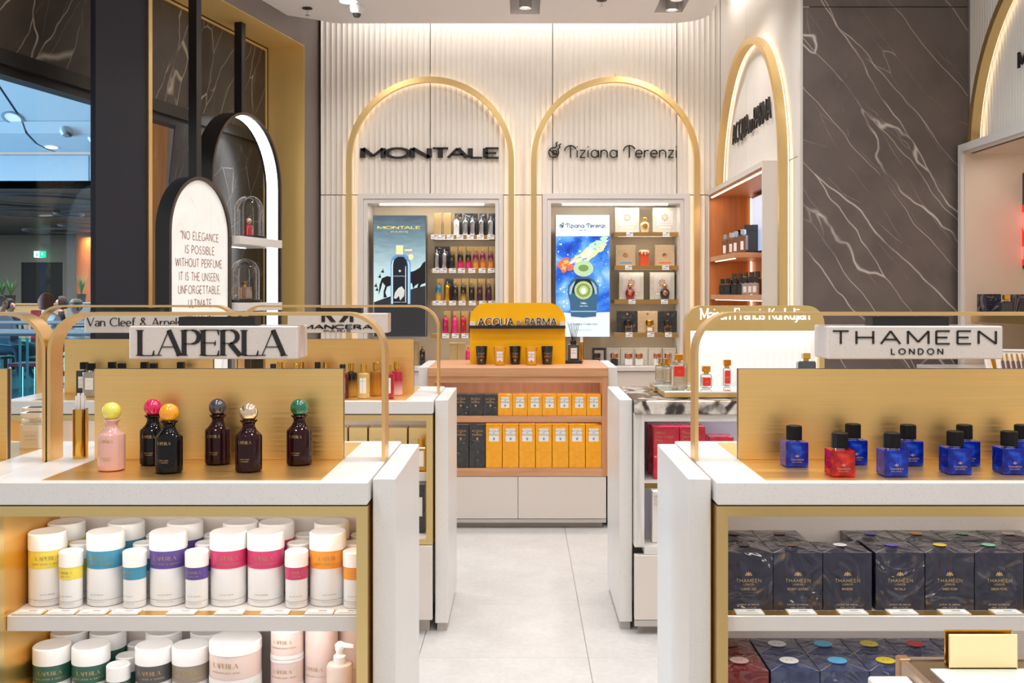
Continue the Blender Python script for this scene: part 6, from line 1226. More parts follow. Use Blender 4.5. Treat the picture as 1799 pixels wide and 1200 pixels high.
O('top_light', M().box(XF + .012, XF + .024, ia + .02, ib - .03, zt - .060, zt - .053), LEDW, c); O('corner_light', M().box(XK - .02, XK - .008, ib - .02, ib - .006, 1.0, zt - .06), LEDW, c)
area('wood_cabinet_lamp', (XF + .03, (ia + ib) / 2, zt - .065), .03, 1.6, 2.2, (1, .74, .45), (0, math.radians(-20), 0))
zr1 = EYE - (452 - VY) * 7.7 / F; zr2 = EYE - (518 - VY) * 7.7 / F
yn = XF * F / (1287 - VX)
for z, y0 in ((zr1, yn), (zr2, ia)):
    s = O('shelf', M().rbox(XF + .012, XK, y0, ib, z - .035, z, .001), OAK, c); O('shelf_light', M().box(XF + .03, XF + .045, y0 + .1, ib - .1, z - .040, z - .0352), LEDW, s)
    area('wood_cabinet_lamp', (XF + .06, (y0 + ib) / 2, z - .045), .03, (ib - y0) * .8, .7, (1, .74, .45), (0, math.radians(-20), 0))
t = thing('lit_poster', 'narrow pale blue lit panel inside the orange wood cabinet', 'poster', (1.725, ia + .03, zr1 + .001)); O('box_frame', M().box(.0, .05, 0, 1.45, .02, .44).box(.02, .05, .6, .8, 0, .02), mat('lightbox_alu', S(120, 124, 130), .35, .8), t); O('lit_print', M().box(-.002, 0, .012, 1.438, .03, .43), pm('pale_blue', S(190, 210, 240), .7), t)
amb = sqbottle(.05, .05, .12, .03, .035, .022, .06, .02)
Xb = XF + .075
def onsh(px, x): return x * F / (px - VX)
for i, px in enumerate((1275, 1286, 1294, 1306)):
    y = onsh(px, Xb + .02)
    put('ambsh', amb, 'amber_square_bottle', ordinal_label('amber bottle with clear stopper, {} along the orange cabinet shelf', i), 'perfume bottle', (Xb + .02, y, zr1 + .001), -.6, 'amber bottles in the wood cabinet', {'glass_body': mat('whisky_glass', S(150, 92, 34), .06, coat=1, trans=.4), 'cap': CHROME})
for i, (px, x_) in enumerate(((1300, .22), (1312, .2))):
    t = thing('black_box', ['black box behind the amber bottles, lower', 'black box behind the amber bottles, by the lit panel'][i], 'carton', (XF + .21, onsh(px, XF + .21) - .08, zr1 + .001)); O('carton', M().rbox(-.05, .05, -.06, .06, 0, (.19, .215)[i], .002), BK, t); O('lid_line', M().box(-.0505, .0505, -.0605, .0605, (.15, .17)[i], (.152, .172)[i]), BLACKM, t)
blk = sqbottle(.042, .042, .075, .026, .04, .022, .04, .015)
for i, px in enumerate((1259.5, 1269.5, 1279, 1291, 1302)):
    put('blk', blk, 'black_square_bottle', ordinal_label('short black bottle, {} in the front row of the lower orange shelf', i), 'perfume bottle', (Xb, onsh(px, Xb), zr2 + .001), -.5, 'black bottles in the wood cabinet', {'glass_body': BK, 'cap': BK, 'paper_label': BK})
for i, px in enumerate((1310, 1319, 1327)):
    put('blk', blk, 'clear_square_bottle', ordinal_label('clear bottle with black cap, {} on the lower orange shelf', i), 'perfume bottle', (Xb, onsh(px, Xb), zr2 + .001), -.5, 'clear bottles in the wood cabinet', {'glass_body': CLR2, 'cap': BK})
for i, px in enumerate((1282, 1290, 1300, 1310, 1321, 1331)):
    put('blk2', sqbottle(.045, .045, .11, .03, .045, .022, .04, .03), 'tall_black_bottle', ordinal_label('tall black bottle, {} in the rear row of the lower orange shelf', i), 'perfume bottle', (Xb + .11, onsh(px, Xb + .11), zr2 + .001), -.5, 'black bottles in the wood cabinet', {'glass_body': BK, 'cap': mat('grey_cap', S(70, 68, 68), .3), 'paper_label': BK})
# ================================================================== NEAR RIGHT CABINET
XN = 2.405; zt = 2.225
c = thing('wall_cabinet', 'pale open cabinet with a red poster at the right border', 'cabinet', (0, 0, 0), 0)
y1 = 5.50; yi = 5.465
O('outer_frame', M().box(XN, XN + .3, yi, y1, 0, zt).box(XN, XN + .12, 1.6, yi, zt - .04, zt), LACQ, c)
O('side_lining', M().box(XN + .02, 2.76, yi - .012, yi, .84, zt - .05), mat('pale_veneer', S(226, 208, 190), .5), c); O('top_lining', M().box(XN + .02, 2.76, 1.6, yi - .012, zt - .055, zt - .041), mat('pale_veneer', S(226, 208, 190), .5), c)
O('back_panel', M().box(2.76, 2.78, 1.6, yi, 0, zt), MATS['pale_veneer'], c); O('light_slot', M().box(XN + .03, XN + .045, 1.7, yi - .06, zt - .058, zt - .0555), BLACKM, c)
zk = EYE - (549 - VY) * 5.4 / F
s = O('shelf', M().box(XN + .05, 2.76, 1.6, yi - .012, zk - .05, zk), BRASS_EDGE, c)
O('counter_ledge', M().rbox(XN - .25, 2.76, 1.6, yi - .02, .98, 1.02, .002), LACQ, c); O('base_front', M().box(XN - .2, XN - .18, 1.6, yi - .02, .08, .98), LACQ2, c)
area('near_cabinet_lamp', (XN + .12, 4.3, zt - .07), .05, 2.0, 3.5, (1, .88, .78), (0, math.radians(-12), 0))
t = thing('lit_poster', 'dark poster with a glowing red crystal flask in the right cabinet', 'poster', (2.74, 4.0, EYE - (472 - VY) * 5.45 / F)); yo = 2.74 * F / (1785 - VX) - 4.0
O('gold_frame', M().box(0, .02, -.7, yo, -.008, .53), BRASS_EDGE, t); O('dark_print', M().box(-.002, 0, -.68, yo - .008, 0, .522), pm('night', S(40, 34, 38), .2), t)
O('red_flask', M().prism([(yo - .11, .02), (yo - .02, .01), (yo - .02, .30), (yo - .035, .33), (yo - .12, .36), (yo - .3, .36), (yo - .3, .02)], 'x', -.004, -.002), pm('ruby_glow', S(210, 24, 22), .7), t); O('flask_facets', M().prism([(yo - .09, .05), (yo - .06, .05), (yo - .07, .12), (yo - .1, .12)], 'x', -.006, -.004).prism([(yo - .10, .2), (yo - .04, .29), (yo - .1, .31), (yo - .13, .26)], 'x', -.006, -.004), pm('facet_pink', S(250, 120, 110), .8), t)
t = thing('dark_carton', 'dark carton standing by the gold-capped bottle, right cabinet shelf', 'carton', (at(1733, 0, 5.3).x, 5.3, zk)); O('carton', M().rbox(-.028, .055, -.05, .05, 0, .10, .001), MATS['navy_film_carton'], t); O('lettering', text('Maison', .01, 1, .12, .12, 0, .2, 'l').shift(-.02, -.0506, .08), GREYINK, t)
t = thing('dark_carton', 'dark carton cut by the right border on the cabinet shelf', 'carton', (at(1800, 0, 5.2).x, 5.2, zk)); O('carton', M().rbox(-.05, .05, -.05, .05, 0, .098, .001), MATS['navy_film_carton'], t); O('lettering', text('Maison', .01, 1, .12, .12, 0, .2, 'l').shift(-.045, -.0506, .08), GREYINK, t)
put('mfkn', mfk(.06, .04, .06, .03, .026, .03, .03, .015), 'clear_perfume_bottle', 'gold-capped dark bottle on the right cabinet shelf', 'perfume bottle', (at(1768, 0, 5.15).x, 5.15, zk + .001), 0, None, {'glass_body': mat('navy_glass', S(30, 34, 52), .06, coat=1)}, ('red_label', 'lettering', 'liquid'))
p = at(1775, 640, 4.55)
t = thing('sample_tray', 'white tray of slim brown sample tubes with gold tops', 'tray', (p.x, 4.55, 1.02)); t.rotation_euler = (math.radians(50), 0, math.radians(-14))
O('tray', M().rbox(-.10, .14, 0, .15, 0, .012, .004).box(-.10, -.09, 0, .15, .012, .02).box(-.09, .14, .14, .15, .012, .02), LACQ, t); O('gold_bar', M().rbox(-.075, -.055, .015, .125, .013, .02, .002), POLGOLD, t)
for k in range(5): tb = O('sample_tube', M().tube([(-.025 + .022 * k, .02, .018), (-.025 + .022 * k, .08, .018)], .007, 10), mat('brown_tube', S(92, 46, 44), .3, coat=.5), t); O('tube_top', M().tube([(-.025 + .022 * k, .082, .018), (-.025 + .022 * k, .122, .018)], .005, 10), POLGOLD, tb)
# ================================================================== LEFT PORTAL FEATURES
def LT(name, label, cat, n, u, z, group=None): 
    q = LW0.xy + LN * n + LD * u; return thing(name, label, cat, (q.x, q.y, z), LWA, group)
def arch_xy(hw, ztop, n=24): return [(-hw, 0), (hw, 0)] + [(hw * math.cos(PI * i / n), ztop - hw + hw * math.sin(PI * i / n)) for i in range(n + 1)]
# quote panel (plane parallel to the left wall)
n1 = .02; ua, ub_ = LU(297, n1), LU(406, n1); hw = (ub_ - ua) / 2; uc = (ua + ub_) / 2
ztp = LU(350, n1, 310)[1]
t = LT('quote_panel', 'black framed arch panel with a perfume quotation on white marble', 'sign panel', n1, uc, 0)
a_o = arch_xy(hw, ztp); a_i = arch_xy(hw - .022, ztp - .022)
fr = M(); no = len(a_o)
def ring_strip(o, i_, x0, x1):
    m = M(); n = len(o); m.v = [(x0, p[0], p[1]) for p in o] + [(x0, p[0], p[1]) for p in i_] + [(x1, p[0], p[1]) for p in o] + [(x1, p[0], p[1]) for p in i_]
    for k in range(n):
        k2 = (k + 1) % n
        for a, b in ((0, n), (n, 3 * n), (3 * n, 2 * n), (2 * n, 0)): m.f.append([a + k, a + k2, b + k2, b + k])
    m.m = [0] * len(m.f); return m
O('arch_frame', ring_strip(a_o, [(p[0], max(p[1], .0)) for p in a_i], -.09, 0), BLACKM, t)
O('frame_face', ring_strip(a_o, a_i, 0, .004), BRONZE, t)
O('marble_face', M().prism(a_i, 'x', -.06, -.012), MARB_W, t)
O('hanging_post', M().box(-.07, -.015, -.035, .02, ztp - .01, SOF - .008), BLACKM, t)
lines = [('“No ELEGANCE', 414), ('IS POSSIBLE', 438), ('WITHOUT PERFUME.', 461), ('It IS THE UNSEEN,', 485), ('UNFORGETTABLE,', 508), ('ULTIMATE', 532), ('ACCESSORY.”', 555)]
lt = M()
for s_, py in lines:
    z = LU(350, n1, py + 8)[1]; s_ = s_.upper(); wpx = {0: .43, 1: .33, 2: .54, 3: .46, 4: .48, 5: .26, 6: .42}[[l[1] for l in lines].index(py)]
    m_ = text(s_, .048, .8, .105, .105, 0, .22, 'c', 0, wpx * 1.0); m_.v = [(-y, x, zz) for x, y, zz in m_.v]
    O('quotation_line', m_.shift(-.011, 0, z), mat('copper_print', S(150, 92, 66), .5), t, flat=True)
# tall arch with inner light and two shelves
UQ = ub_; n2 = -.16; ua, ub_ = LU(354, n2), LU(478, n2); hw = (ub_ - ua) / 2; uc = (ua + ub_) / 2; ztp = LU(415, n2, 198)[1]
t = LT('arch_shelf_unit', 'tall black arch with white inner light and two white shelves', 'shelf unit', n2, uc, 0)
O('arch_frame', ring_strip(arch_xy(hw, ztp), arch_xy(hw - .018, ztp - .018), -.05, .075), BLACKM, t)
O('frame_face', ring_strip(arch_xy(hw, ztp), arch_xy(hw - .018, ztp - .018), .075, .079), BRONZE, t)
O('inner_light', ring_strip(arch_xy(hw - .0185, ztp - .0185), arch_xy(hw - .024, ztp - .024), -.03, .055), m_emit('arch_led', (1, .98, .96, 1), 3.2), t)
O('hanging_post', M().box(-.02, .035, -.03, .025, ztp - .01, SOF - .008), BLACKM, t)
n3 = n2 + .24
for k, (py, lab) in enumerate(((416, 1), (532, 2))):
    zz = LU(440, n3, py)[1]; s0, s1 = UQ + .126 - uc, LU(496, n3) - uc
    s = O('shelf', M().rbox(-.06, n3 - n2, s0 - .12, s1, zz - .055, zz, .003), QUARTZ, t); O('shelf_light', M().box(.0, .012, s0, s1 - .1, zz - .060, zz - .0555), LEDS, s)
    dz = zz + .001; dpx = (437, 430)[k]; du = LU(dpx, n2 + .1)
    d = LT('glass_dome', ['clear glass dome over a small red bottle on the upper arch shelf', 'clear glass dome over a square gold-topped bottle on the lower arch shelf'][k], 'glass dome', n2 + .1, du, dz, 'glass domes on the arch shelves')
    O('base', M().cyl((0, 0, 0), .112, .018, 36), BLACKM, d)
    R = .096; Hh = .30
    O('cloche', M().lathe([(R, .018), (R, Hh - R)] + [(R * math.cos(math.radians(a)), Hh - R + R * math.sin(math.radians(a))) for a in range(8, 90, 8)] + [(0, Hh)], 40), GLASSM, d)
    if k == 0:
        e = LT('small_red_bottle', 'small red bottle with round gold stopper under the dome', 'perfume bottle', n2 + .1, du, dz + .019)
        O('glass_body', M().lathe([(0, 0), (.025, 0), (.028, .004), (.028, .06), (.02, .075), (.009, .08), (.009, .09), (0, .09)], 24), mat('red_cloche_glass', S(206, 20, 30), .06, coat=1), e); O('round_stopper', M().ball((0, 0, .105), .019, 20, 12), mat('pale_gold_ball', S(228, 190, 150), .25, .6), e)
    else:
        e = LT('square_cut_bottle', 'square cut bottle with gold stopper under the lower dome', 'perfume bottle', n2 + .1, du, dz + .019)
        O('glass_body', M().rbox(-.034, .034, -.045, .045, 0, .088, .006), mat('smoky_pink_glass', S(196, 150, 120), .06, coat=1, trans=.4), e); O('stopper', M().cyl((0, 0, .088), .009, .015, 14).rbox(-.014, .014, -.018, .018, .1, .125, .003), POLGOLD, e)
# slanted orange column beyond the glazing
oc = M(); 
top = at(286, 150, 6.9); bot = at(252, 640, 6.9)
oc.add([(top.x - .085, 6.85, 3.4), (top.x + .085, 6.85, 3.4), (top.x + .085, 7.05, 3.4), (top.x - .085, 7.05, 3.4), (bot.x - .085, 6.85, 0), (bot.x + .085, 6.85, 0), (bot.x + .085, 7.05, 0), (bot.x - .085, 7.05, 0)], [(0, 1, 2, 3), (7, 6, 5, 4), (0, 4, 5, 1), (1, 5, 6, 2), (2, 6, 7, 3), (3, 7, 4, 0)])
O('slanted_column', oc, m_wood('orange_column', S(208, 124, 58), S(230, 148, 74), .35, 2), kind='structure')['label'] = 'slanted orange wooden column beyond the glazing'
# ================================================================== AIRPORT HALL BEYOND THE GLAZING
HALLW = mat('hall_panel', S(196, 216, 232), .5); HSEAM = mat('hall_seam', S(70, 96, 120), .6)
def hp(px, py, Y): return at(px, py, Y)
hx0, hx1 = -14.0, -4.4
struct('hall_floor', M().box(-16, -2.3, 8.6, 26, -.14, -.02), mat('hall_floor_mat', S(74, 104, 118), .25))
fc = struct('hall_fascia', M().box(hx0, hx1, 13.3, 13.5, 2.84, 3.28), HALLW)
for k in range(7): O('fascia_panel', M().rbox(hx0 + .01 + k * 1.37, hx0 + 1.365 + k * 1.37, 13.27, 13.3, 2.92, 3.26, .004), HALLW, fc)
# sloping ceiling of large curved panels, each with a rolled lower lip
prof = [(13.25, 3.30), (13.0, 3.30), (12.7, 3.33), (12.45, 3.42), (12.35, 3.55), (11.3, 4.15), (9.4, 5.2)]
hc = struct('hall_ceiling', M().box(hx0, hx1, 9.0, 13.6, 5.6, 5.7), HSEAM)
segs = [prof[:5], [(12.34, 3.56), (11.45, 4.07)], [(11.43, 4.085), (10.2, 4.78)], [(10.18, 4.79), (9.0, 5.45)]]
for k in range(5):
    xa, xb = hx0 + k * 1.95 + .015, hx0 + (k + 1) * 1.95 - .015
    for sg in segs:
        m_ = M(); m_.v = [(x, p[0], p[1]) for p in sg for x in (xa, xb)] + [(x, p[0] + .02, p[1] + .04) for p in sg for x in (xa, xb)]; L = len(sg)
        for i in range(L - 1): m_.f += [[2 * i, 2 * i + 1, 2 * i + 3, 2 * i + 2], [2 * L + 2 * i + 2, 2 * L + 2 * i + 3, 2 * L + 2 * i + 1, 2 * L + 2 * i]]
        m_.f += [[0, 2 * L, 2 * L + 1, 1], [2 * L - 2, 2 * L - 1, 4 * L - 1, 4 * L - 2]]; m_.m = [0] * len(m_.f); O('ceiling_panel', m_, HALLW, hc)
O('panel_backing', M().add([(hx0, 12.4, 3.66), (hx1, 12.4, 3.66), (hx1, 9.0, 5.55), (hx0, 9.0, 5.55)], [(0, 1, 2, 3)]), HSEAM, hc)
for k, (px, py, kind) in enumerate(((22, 207, 0), (119, 226, 1), (168, 238, 1))):
    # ray against the sloping ceiling plane
    d = Vector(((px - VX) / F, 1, (VY - py) / F)); A, nrm = Vector((0, 11.45, 4.07)), Vector((0, .497, .868)); s_ = (A - Vector((0, 0, EYE))).dot(nrm) / d.dot(nrm); P = Vector((0, 0, EYE)) + d * s_
    t = thing('hall_downlight', ['flush round downlight in the pale hall ceiling', 'tilted round downlight in the pale hall ceiling, middle one', 'tilted round downlight in the hall ceiling beside the post'][k], 'downlight', tuple(P), 0, 'downlights in the hall ceiling'); t.rotation_euler = (math.radians(-29.8), 0, 0); t.scale = (1.3,) * 3
    O('trim_ring', M().lathe([(.085, 0), (.10, -.006), (.078, -.008), (.074, -.002)], 28), mat('lamp_trim', S(130, 160, 186), .4), t)
    if kind: O('lamp_head', M().lathe([(.074, .0), (.06, -.06), (.03, -.085), (0, -.088)], 24), mat('lamp_grey', S(150, 164, 176), .3, .3), t); O('lamp_mouth', M().disc((.03, -.01, -.082), .03, 'z', 18), BLACKM, t)
    else: O('lens', M().disc((0, 0, -.003), .074, 'z', 24), mat('frosted_lens', S(214, 232, 240), .5, emit=.3, ecol=(1, 1, 1, 1)), t)
P = hp(91, 294, 12.9); t = thing('hall_spot', 'small warm spot lamp under the hall ceiling edge', 'downlight', (P.x, 12.9, 3.305)); O('lens', M().lathe([(0, -.004), (.07, -.004), (.07, 0)], 20), m_emit('warm_spot', (1, .86, .7, 1), 4), t); O('trim_ring', M().lathe([(.07, -.005), (.08, -.005), (.08, 0)], 20), HALLW, t)
# café: dark ceiling with round recesses, concrete wall, dark doorway
cc_ = struct('cafe_ceiling', M().box(hx0, -3.5, 13.3, 24.2, 2.84, 2.95), mat('cafe_black', S(20, 20, 24), .45))
for px, py, r_ in ((58, 372, 1.25), (70, 350, 1.5), (165, 373, 1.0), (113, 403, 1.3), (168, 394, 1.1)):
    Y = (2.84 - EYE) * F / (VY - py); x = (px - VX) * Y / F
    O('ceiling_ring', M().lathe([(r_ * .62, -.02), (r_ * .64, -.05), (r_ * .66, -.02)], 36, (x, Y, 2.84)), mat('ring_metal', S(96, 98, 104), .3, .6), cc_)
cw = struct('cafe_wall', M().box(hx0, at(37, 0, 24).x, 24, 24.2, -.02, 2.84).box(at(110, 0, 24).x, -9.6, 24, 24.2, -.02, 2.84).box(at(37, 0, 24).x, at(110, 0, 24).x, 24, 24.2, at(0, 461, 24).z, 2.84), m_quartz('concrete', S(120, 118, 108), S(104, 102, 94), .55))
struct('door_1', M().box(at(37, 0, 24).x, at(110, 0, 24).x, 24.03, 24.1, -.02, at(0, 461, 24).z), mat('door_black', S(16, 15, 17), .5))
O('cafe_column', M().cyl((at(158, 0, 23.4).x, 23.4, -.02), .3, 2.86, 32), m_wood('orange_slats', S(170, 92, 36), S(190, 110, 50), .5, 2), kind='structure')
area('cafe_uplight', (at(160, 0, 23).x, 22.9, 2.75), .2, .2, 14, (1, .7, .4)); area('cafe_lamp', (-9.9, 19.5, 2.8), 5, 5, 380, (.95, .97, 1))
P = at(72, 447, 23.9); t = thing('exit_sign', 'green glowing emergency exit sign above the dark doorway', 'sign', (P.x, 23.85, P.z)); O('white_half', M().box(-.13, -.0, -.03, .16, -.075, .075), m_emit('exit_white', (.75, 1, .92, 1), 1.6), t); O('green_half', M().box(0, .13, -.03, .03, -.075, .075), m_emit('exit_green', (.0, .72, .38, 1), 1.1), t)
O('arrow', M().poly([(.045, -.0), (.065, -.03), (.085, 0), (.073, 0), (.073, .04), (.057, .04), (.057, 0)], -.032), m_emit('exit_mark', (1, 1, 1, 1), 2), t, flat=True); O('running_figure', M().poly([(-.09, -.05), (-.07, -.01), (-.08, .02), (-.05, .02), (-.035, -.02), (-.055, -.05)], -.032).disc((-.06, -.032, .035), .012), MATS['exit_green'], t, flat=True)
# balustrade with steel rails
b = thing('glass_balustrade', 'teal glass balustrade with two steel rails in the hall', 'balustrade', (0, 10.8, 0))
xa, xb = -8.2, -4.3; STEEL = mat('rail_steel', S(190, 206, 218), .25, .9)
O('top_rail', M().tube([(xa, 0, at(0, 567, 10.8).z), (xb, 0, at(0, 567, 10.8).z)], .022, 14), STEEL, b); O('lower_rail', M().tube([(xa, -.05, at(0, 584, 10.8).z), (xb, -.05, at(0, 584, 10.8).z)], .038, 16), STEEL, b)
for k in range(4): O('glass_panel', M().box(xa + k * .98, xa + k * .98 + .95, -.006, .006, .02, .93), TEAL, b)
for px in (33, 46, 118, 160): x = at(px, 0, 10.8).x; O('baluster', M().box(x - .012, x + .012, .02, .03, -.02, 1.09), STEEL, b)
# suitcase, tables, counter, plants
P = at(50, 640, 18.5)
t = thing('suitcase', 'upright teal green suitcase behind the balustrade', 'suitcase', (P.x, 18.5, -.02)); O('shell', M().rbox(-.2, .2, -.13, .13, .06, .58, .05), mat('suitcase_teal', S(0, 170, 140), .5), t); O('front_pocket', M().rbox(-.15, .17, -.16, -.12, .12, .46, .02), mat('suitcase_teal2', S(0, 186, 152), .5), t); O('handle', M().tube([(-.09, .1, .58), (-.09, .1, .95), (.09, .1, .95), (.09, .1, .58)], .012, 8), STEEL, t)
for sx in (-.16, .16): O('wheel', M().lathe([(0, -.02), (.04, -.02), (.04, .02), (0, .02)], 14, (sx, 0, .03)), BLACKM, t)
t = thing('travel_bag', 'dark bag leaning beside the teal suitcase', 'bag', (P.x - .42, 18.6, -.02)); O('bag', M().rbox(-.14, .16, -.15, .15, .02, .74, .05), mat('bag_black', S(16, 18, 22), .6), t); O('strap', M().tube([(-.08, -.15, .3), (-.08, -.2, .6), (-.08, -.1, .74)], .015, 6), BLACKM, t)
P = at(36, 560, 20)
t = thing('cafe_sideboard', 'light wood sideboard by the concrete wall', 'sideboard', (P.x - .18, 22.0, -.02)); O('body', M().rbox(-1.4, .45, -.25, .25, .05, at(0, 534, 22).z, .01), m_wood('pale_oak', S(176, 140, 96), S(196, 160, 114), .5, 0), t); O('top', M().rbox(-1.42, .47, -.27, .27, at(0, 534, 22).z, at(0, 534, 22).z + .03, .005), MATS['pale_oak'], t)
ztop_ = at(0, 534, 22).z + .012
def plant(px, Y, z, label, h=.62):
    t = thing('potted_plant', label, 'plant', ((px - VX) * Y / F, Y, z), 0, 'potted plants in the café'); O('pot', M().lathe([(0, 0), (.08, 0), (.10, .18), (.085, .18), (.08, .15), (0, .15)], 20), BLACKM, t)
    for k in range(13):
        a = k * 2.4; ln = h * (.6 + .4 * random.random()); sp = .10 + .16 * random.random(); lf = M(); w = .022
        for i in range(6): s = i / 5; r = sp * s ** 1.6; lf.v += [(r * math.cos(a) - w * math.sin(a) * math.sin(PI * min(s + .15, 1)), r * math.sin(a) + w * math.cos(a) * math.sin(PI * min(s + .15, 1)), .15 + ln * s), (r * math.cos(a) + w * math.sin(a) * math.sin(PI * min(s + .15, 1)), r * math.sin(a) - w * math.cos(a) * math.sin(PI * min(s + .15, 1)), .15 + ln * s)]
        lf.f = [[2 * i, 2 * i + 1, 2 * i + 3, 2 * i + 2] for i in range(5)]; lf.m = [0] * 5; O('leaf', lf, mat('leaf_green', S(62, 104, 60), .5), t)
plant(4, 22.0, ztop_, 'potted plant at the left border on the sideboard', .5); plant(19, 21.95, ztop_, 'potted plant on the sideboard beside the doorway', .5)
t = thing('cafe_partition', 'low grey partition carrying a plant near the orange column', 'partition', (at(155, 0, 21.5).x, 21.5, -.02)); O('panel', M().rbox(-.4, .35, -.15, .15, 0, at(0, 532, 21.5).z, .01), mat('partition_grey', S(130, 130, 128), .6), t); O('cap_rail', M().rbox(-.42, .37, -.17, .17, at(0, 532, 21.5).z, at(0, 532, 21.5).z + .03, .004), mat('partition_cap', S(150, 148, 144), .5), t)
plant(143, 21.5, at(0, 532, 21.5).z + .012, 'potted plant on the partition beside the straw hat', .55)
for px, lab in ((64, 'red café chair back with round white mark, left'), (167, 'red café chair back with round white mark, right')):
    t = thing('red_chair', lab, 'chair', ((px - VX) * (14.2 if px < 100 else 15.4) / F, (14.2 if px < 100 else 15.4), -.02), 0, 'red café chairs'); O('backrest', M().rbox(-.075, .075, -.03, .0, .74, 1.20, .01), mat('red_chair' if px < 100 else 'pink_chair', S(196, 12, 40) if px < 100 else S(214, 60, 110), .5), t); O('seat', M().rbox(-.2, .2, -.42, 0, .42, .47, .01), MATS['red_chair'], t); O('back_mark', M().disc((0, -.031, 1.02), .03), WHITEINK, t, flat=True)
    for sx in (-.17, .17):
        for sy in (-.38, -.03): O('leg', M().tube([(sx, sy, 0), (sx, sy, .43)], .014, 8), STEEL, t)
t = thing('cafe_table', 'round café table among the seated people', 'table', (-7.36, 16.05, -.02)); O('top', M().cyl((0, 0, .9), .42, .03, 28), BLACKM, t); O('pedestal', M().cyl((0, 0, .02), .04, .88, 14), STEEL, t); O('foot', M().cyl((0, 0, 0), .25, .02, 24), STEEL, t)
# ---- seated people
def skin_person():
    V = [(0, 0, .52), (0, .01, .72), (0, 0, .93), (0, -.005, 1.06), (0, -.02, 1.14), (0, -.03, 1.20), (0, -.02, 1.27)]; R = [(.15, .11), (.135, .095), (.15, .10), (.05, .05), (.06, .07), (.075, .09), (.055, .065)]; E = [(i, i + 1) for i in range(6)]
    def add(p, r, par): V.append(p); R.append((r, r)); E.append((par, len(V) - 1)); return len(V) - 1
    add((0, -.125, 1.175), .014, 5)
    for s in (-1, 1):
        a = add((s * .165, 0, .96), .06, 2); a = add((s * .23, -.06, .74), .046, a); a = add((s * .18, -.28, .76), .034, a); h_ = add((s * .15, -.36, .775), .03, a)
        for k in range(4): q = add((s * (.13 + .018 * k), -.405, .772), .010, h_); add((s * (.128 + .018 * k), -.44 + .008 * abs(k - 1.5), .757), .008, q)
        q = add((s * .115, -.37, .785), .010, h_); add((s * .10, -.395, .775), .008, q)
        a = add((s * .095, -.04, .50), .09, 0); a = add((s * .11, -.42, .50), .065, a); a = add((s * .11, -.43, .12), .042, a); add((s * .11, -.55, .05), .034, a)
    me = bpy.data.meshes.new('person_skeleton'); me.from_pydata(V, E, []); o = bpy.data.objects.new('person_skeleton', me); COL.objects.link(o)
    md = o.modifiers.new('s', 'SKIN'); md.use_smooth_shade = True
    for v, r in zip(me.skin_vertices[0].data, R): v.radius = r; v.use_root = False
    me.skin_vertices[0].data[0].use_root = True
    sb = o.modifiers.new('b', 'SUBSURF'); sb.levels = 2; sb.render_levels = 2
    dg = bpy.context.evaluated_depsgraph_get(); me2 = bpy.data.meshes.new_from_object(o.evaluated_get(dg)); bpy.data.objects.remove(o)
    me2.materials.clear()
    for _ in range(3): me2.materials.append(None)
    for p in me2.polygons:
        c = p.center; p.use_smooth = True
        p.material_index = 0 if (c.z > 1.03 or (c.y < -.2 and .7 < c.z < .85)) else (2 if c.z < .56 else 1)
    return me2
PME = skin_person()
SKIN = mat('skin', S(214, 164, 140), .5)
def hair_mesh(kind):
    m = M()
    if kind == 'bob': m.ball((0, .006, 1.225), .112, 22, 14, sz=.98).lathe([(.07, -.12), (.10, -.10), (.118, -.04), (.116, .03), (.10, .06)], 22, (0, .02, 1.20))
    else: m.ball((0, .014, 1.235), .105, 22, 14)
    m.v = [(x * .9, (y if y > -.06 else -.06 - (y + .06) * .05), z) for x, y, z in m.v]; return m
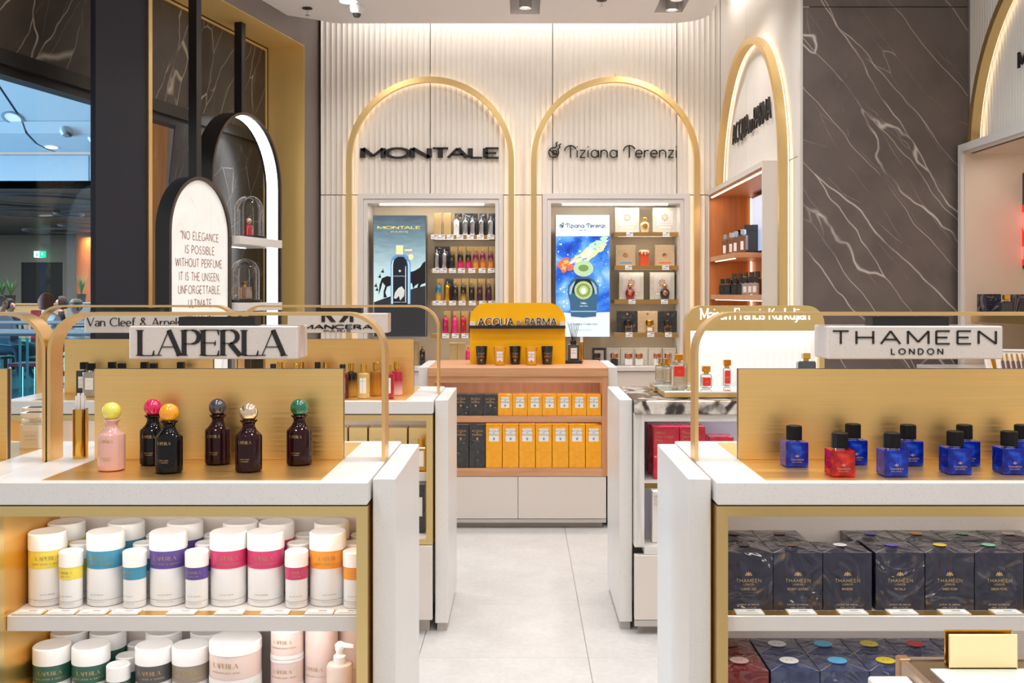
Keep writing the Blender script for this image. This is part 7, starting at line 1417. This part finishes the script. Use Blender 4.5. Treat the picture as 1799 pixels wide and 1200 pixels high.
def person(px, py, Y, rz, shirt, hair, kind, label, hat=False):
    P = at(px, py, Y); t = thing('person', label, 'person', (P.x, Y, P.z - 1.21), rz, 'people seated in the café'); o = O('body', PME, [SKIN, mat('shirt_' + shirt[0], shirt[1], .8), mat('trousers', S(50, 54, 70), .8)], t)
    O('hair', hair_mesh(kind), mat('hair_' + hair[0], hair[1], .7), t)
    fx = M()
    for s in (-1, 1): fx.ball((s * .03, -.105, 1.205), .009, 8, 6)
    O('eyes', fx, BLACKM, t); O('mouth', M().box(-.022, .022, -.108, -.098, 1.142, 1.149), mat('lips', S(170, 90, 84), .6), t)
    for s in (-1, 1): O('ear', M().ball((s * .078, -.01, 1.19), .022, 8, 6, 0, 1.3), SKIN, t)
    if hat:
        hh = O('hat', M().lathe([(0, .105), (.07, .10), (.092, .07), (.10, .0), (.20, -.015), (.205, -.01), (.10, .006)], 28, (0, 0, 1.25)), mat('straw', S(206, 186, 150), .8), t); O('hat_band', M().lathe([(.102, .005), (.097, .05)], 28, (0, 0, 1.25)), BLACKM, hh)
    s = thing('cafe_stool', 'dark café seat under the ' + label.split(' in ')[0].split(' with ')[0], 'chair', (P.x, Y, -.02), rz, 'dark café seats'); zz = P.z - 1.21 + .40
    O('seat', M().rbox(-.2, .2, -.2, .18, zz - .03, zz + .0, .01), BLACKM, s); O('pedestal', M().cyl((0, 0, .0), .035, max(zz - .03, .1), 12), STEEL, s)
person(2, 533, 15.6, 1.3, ('light_blue', S(186, 206, 232)), ('grey', S(130, 124, 120)), 'short', 'grey-haired person in a pale blue shirt at the left border')
person(17, 537, 17.8, 1.2, ('navy', S(50, 58, 76)), ('dark', S(44, 34, 30)), 'short', 'dark-haired person in a navy top behind the pale blue shirt')
person(82, 529, 15.0, 2.9, ('lace_white', S(220, 220, 222)), ('auburn', S(116, 62, 36)), 'bob', 'auburn-haired person in a white top seen from behind')
person(108, 531, 19.5, -1.1, ('black', S(26, 26, 32)), ('brown', S(58, 36, 30)), 'bob', 'brown-haired person in a black top facing sideways')
person(134, 540, 17.1, -.3, ('white', S(226, 230, 236)), ('brown', S(58, 36, 30)), 'short', 'straw-hatted person in a white shirt beside the column', True)
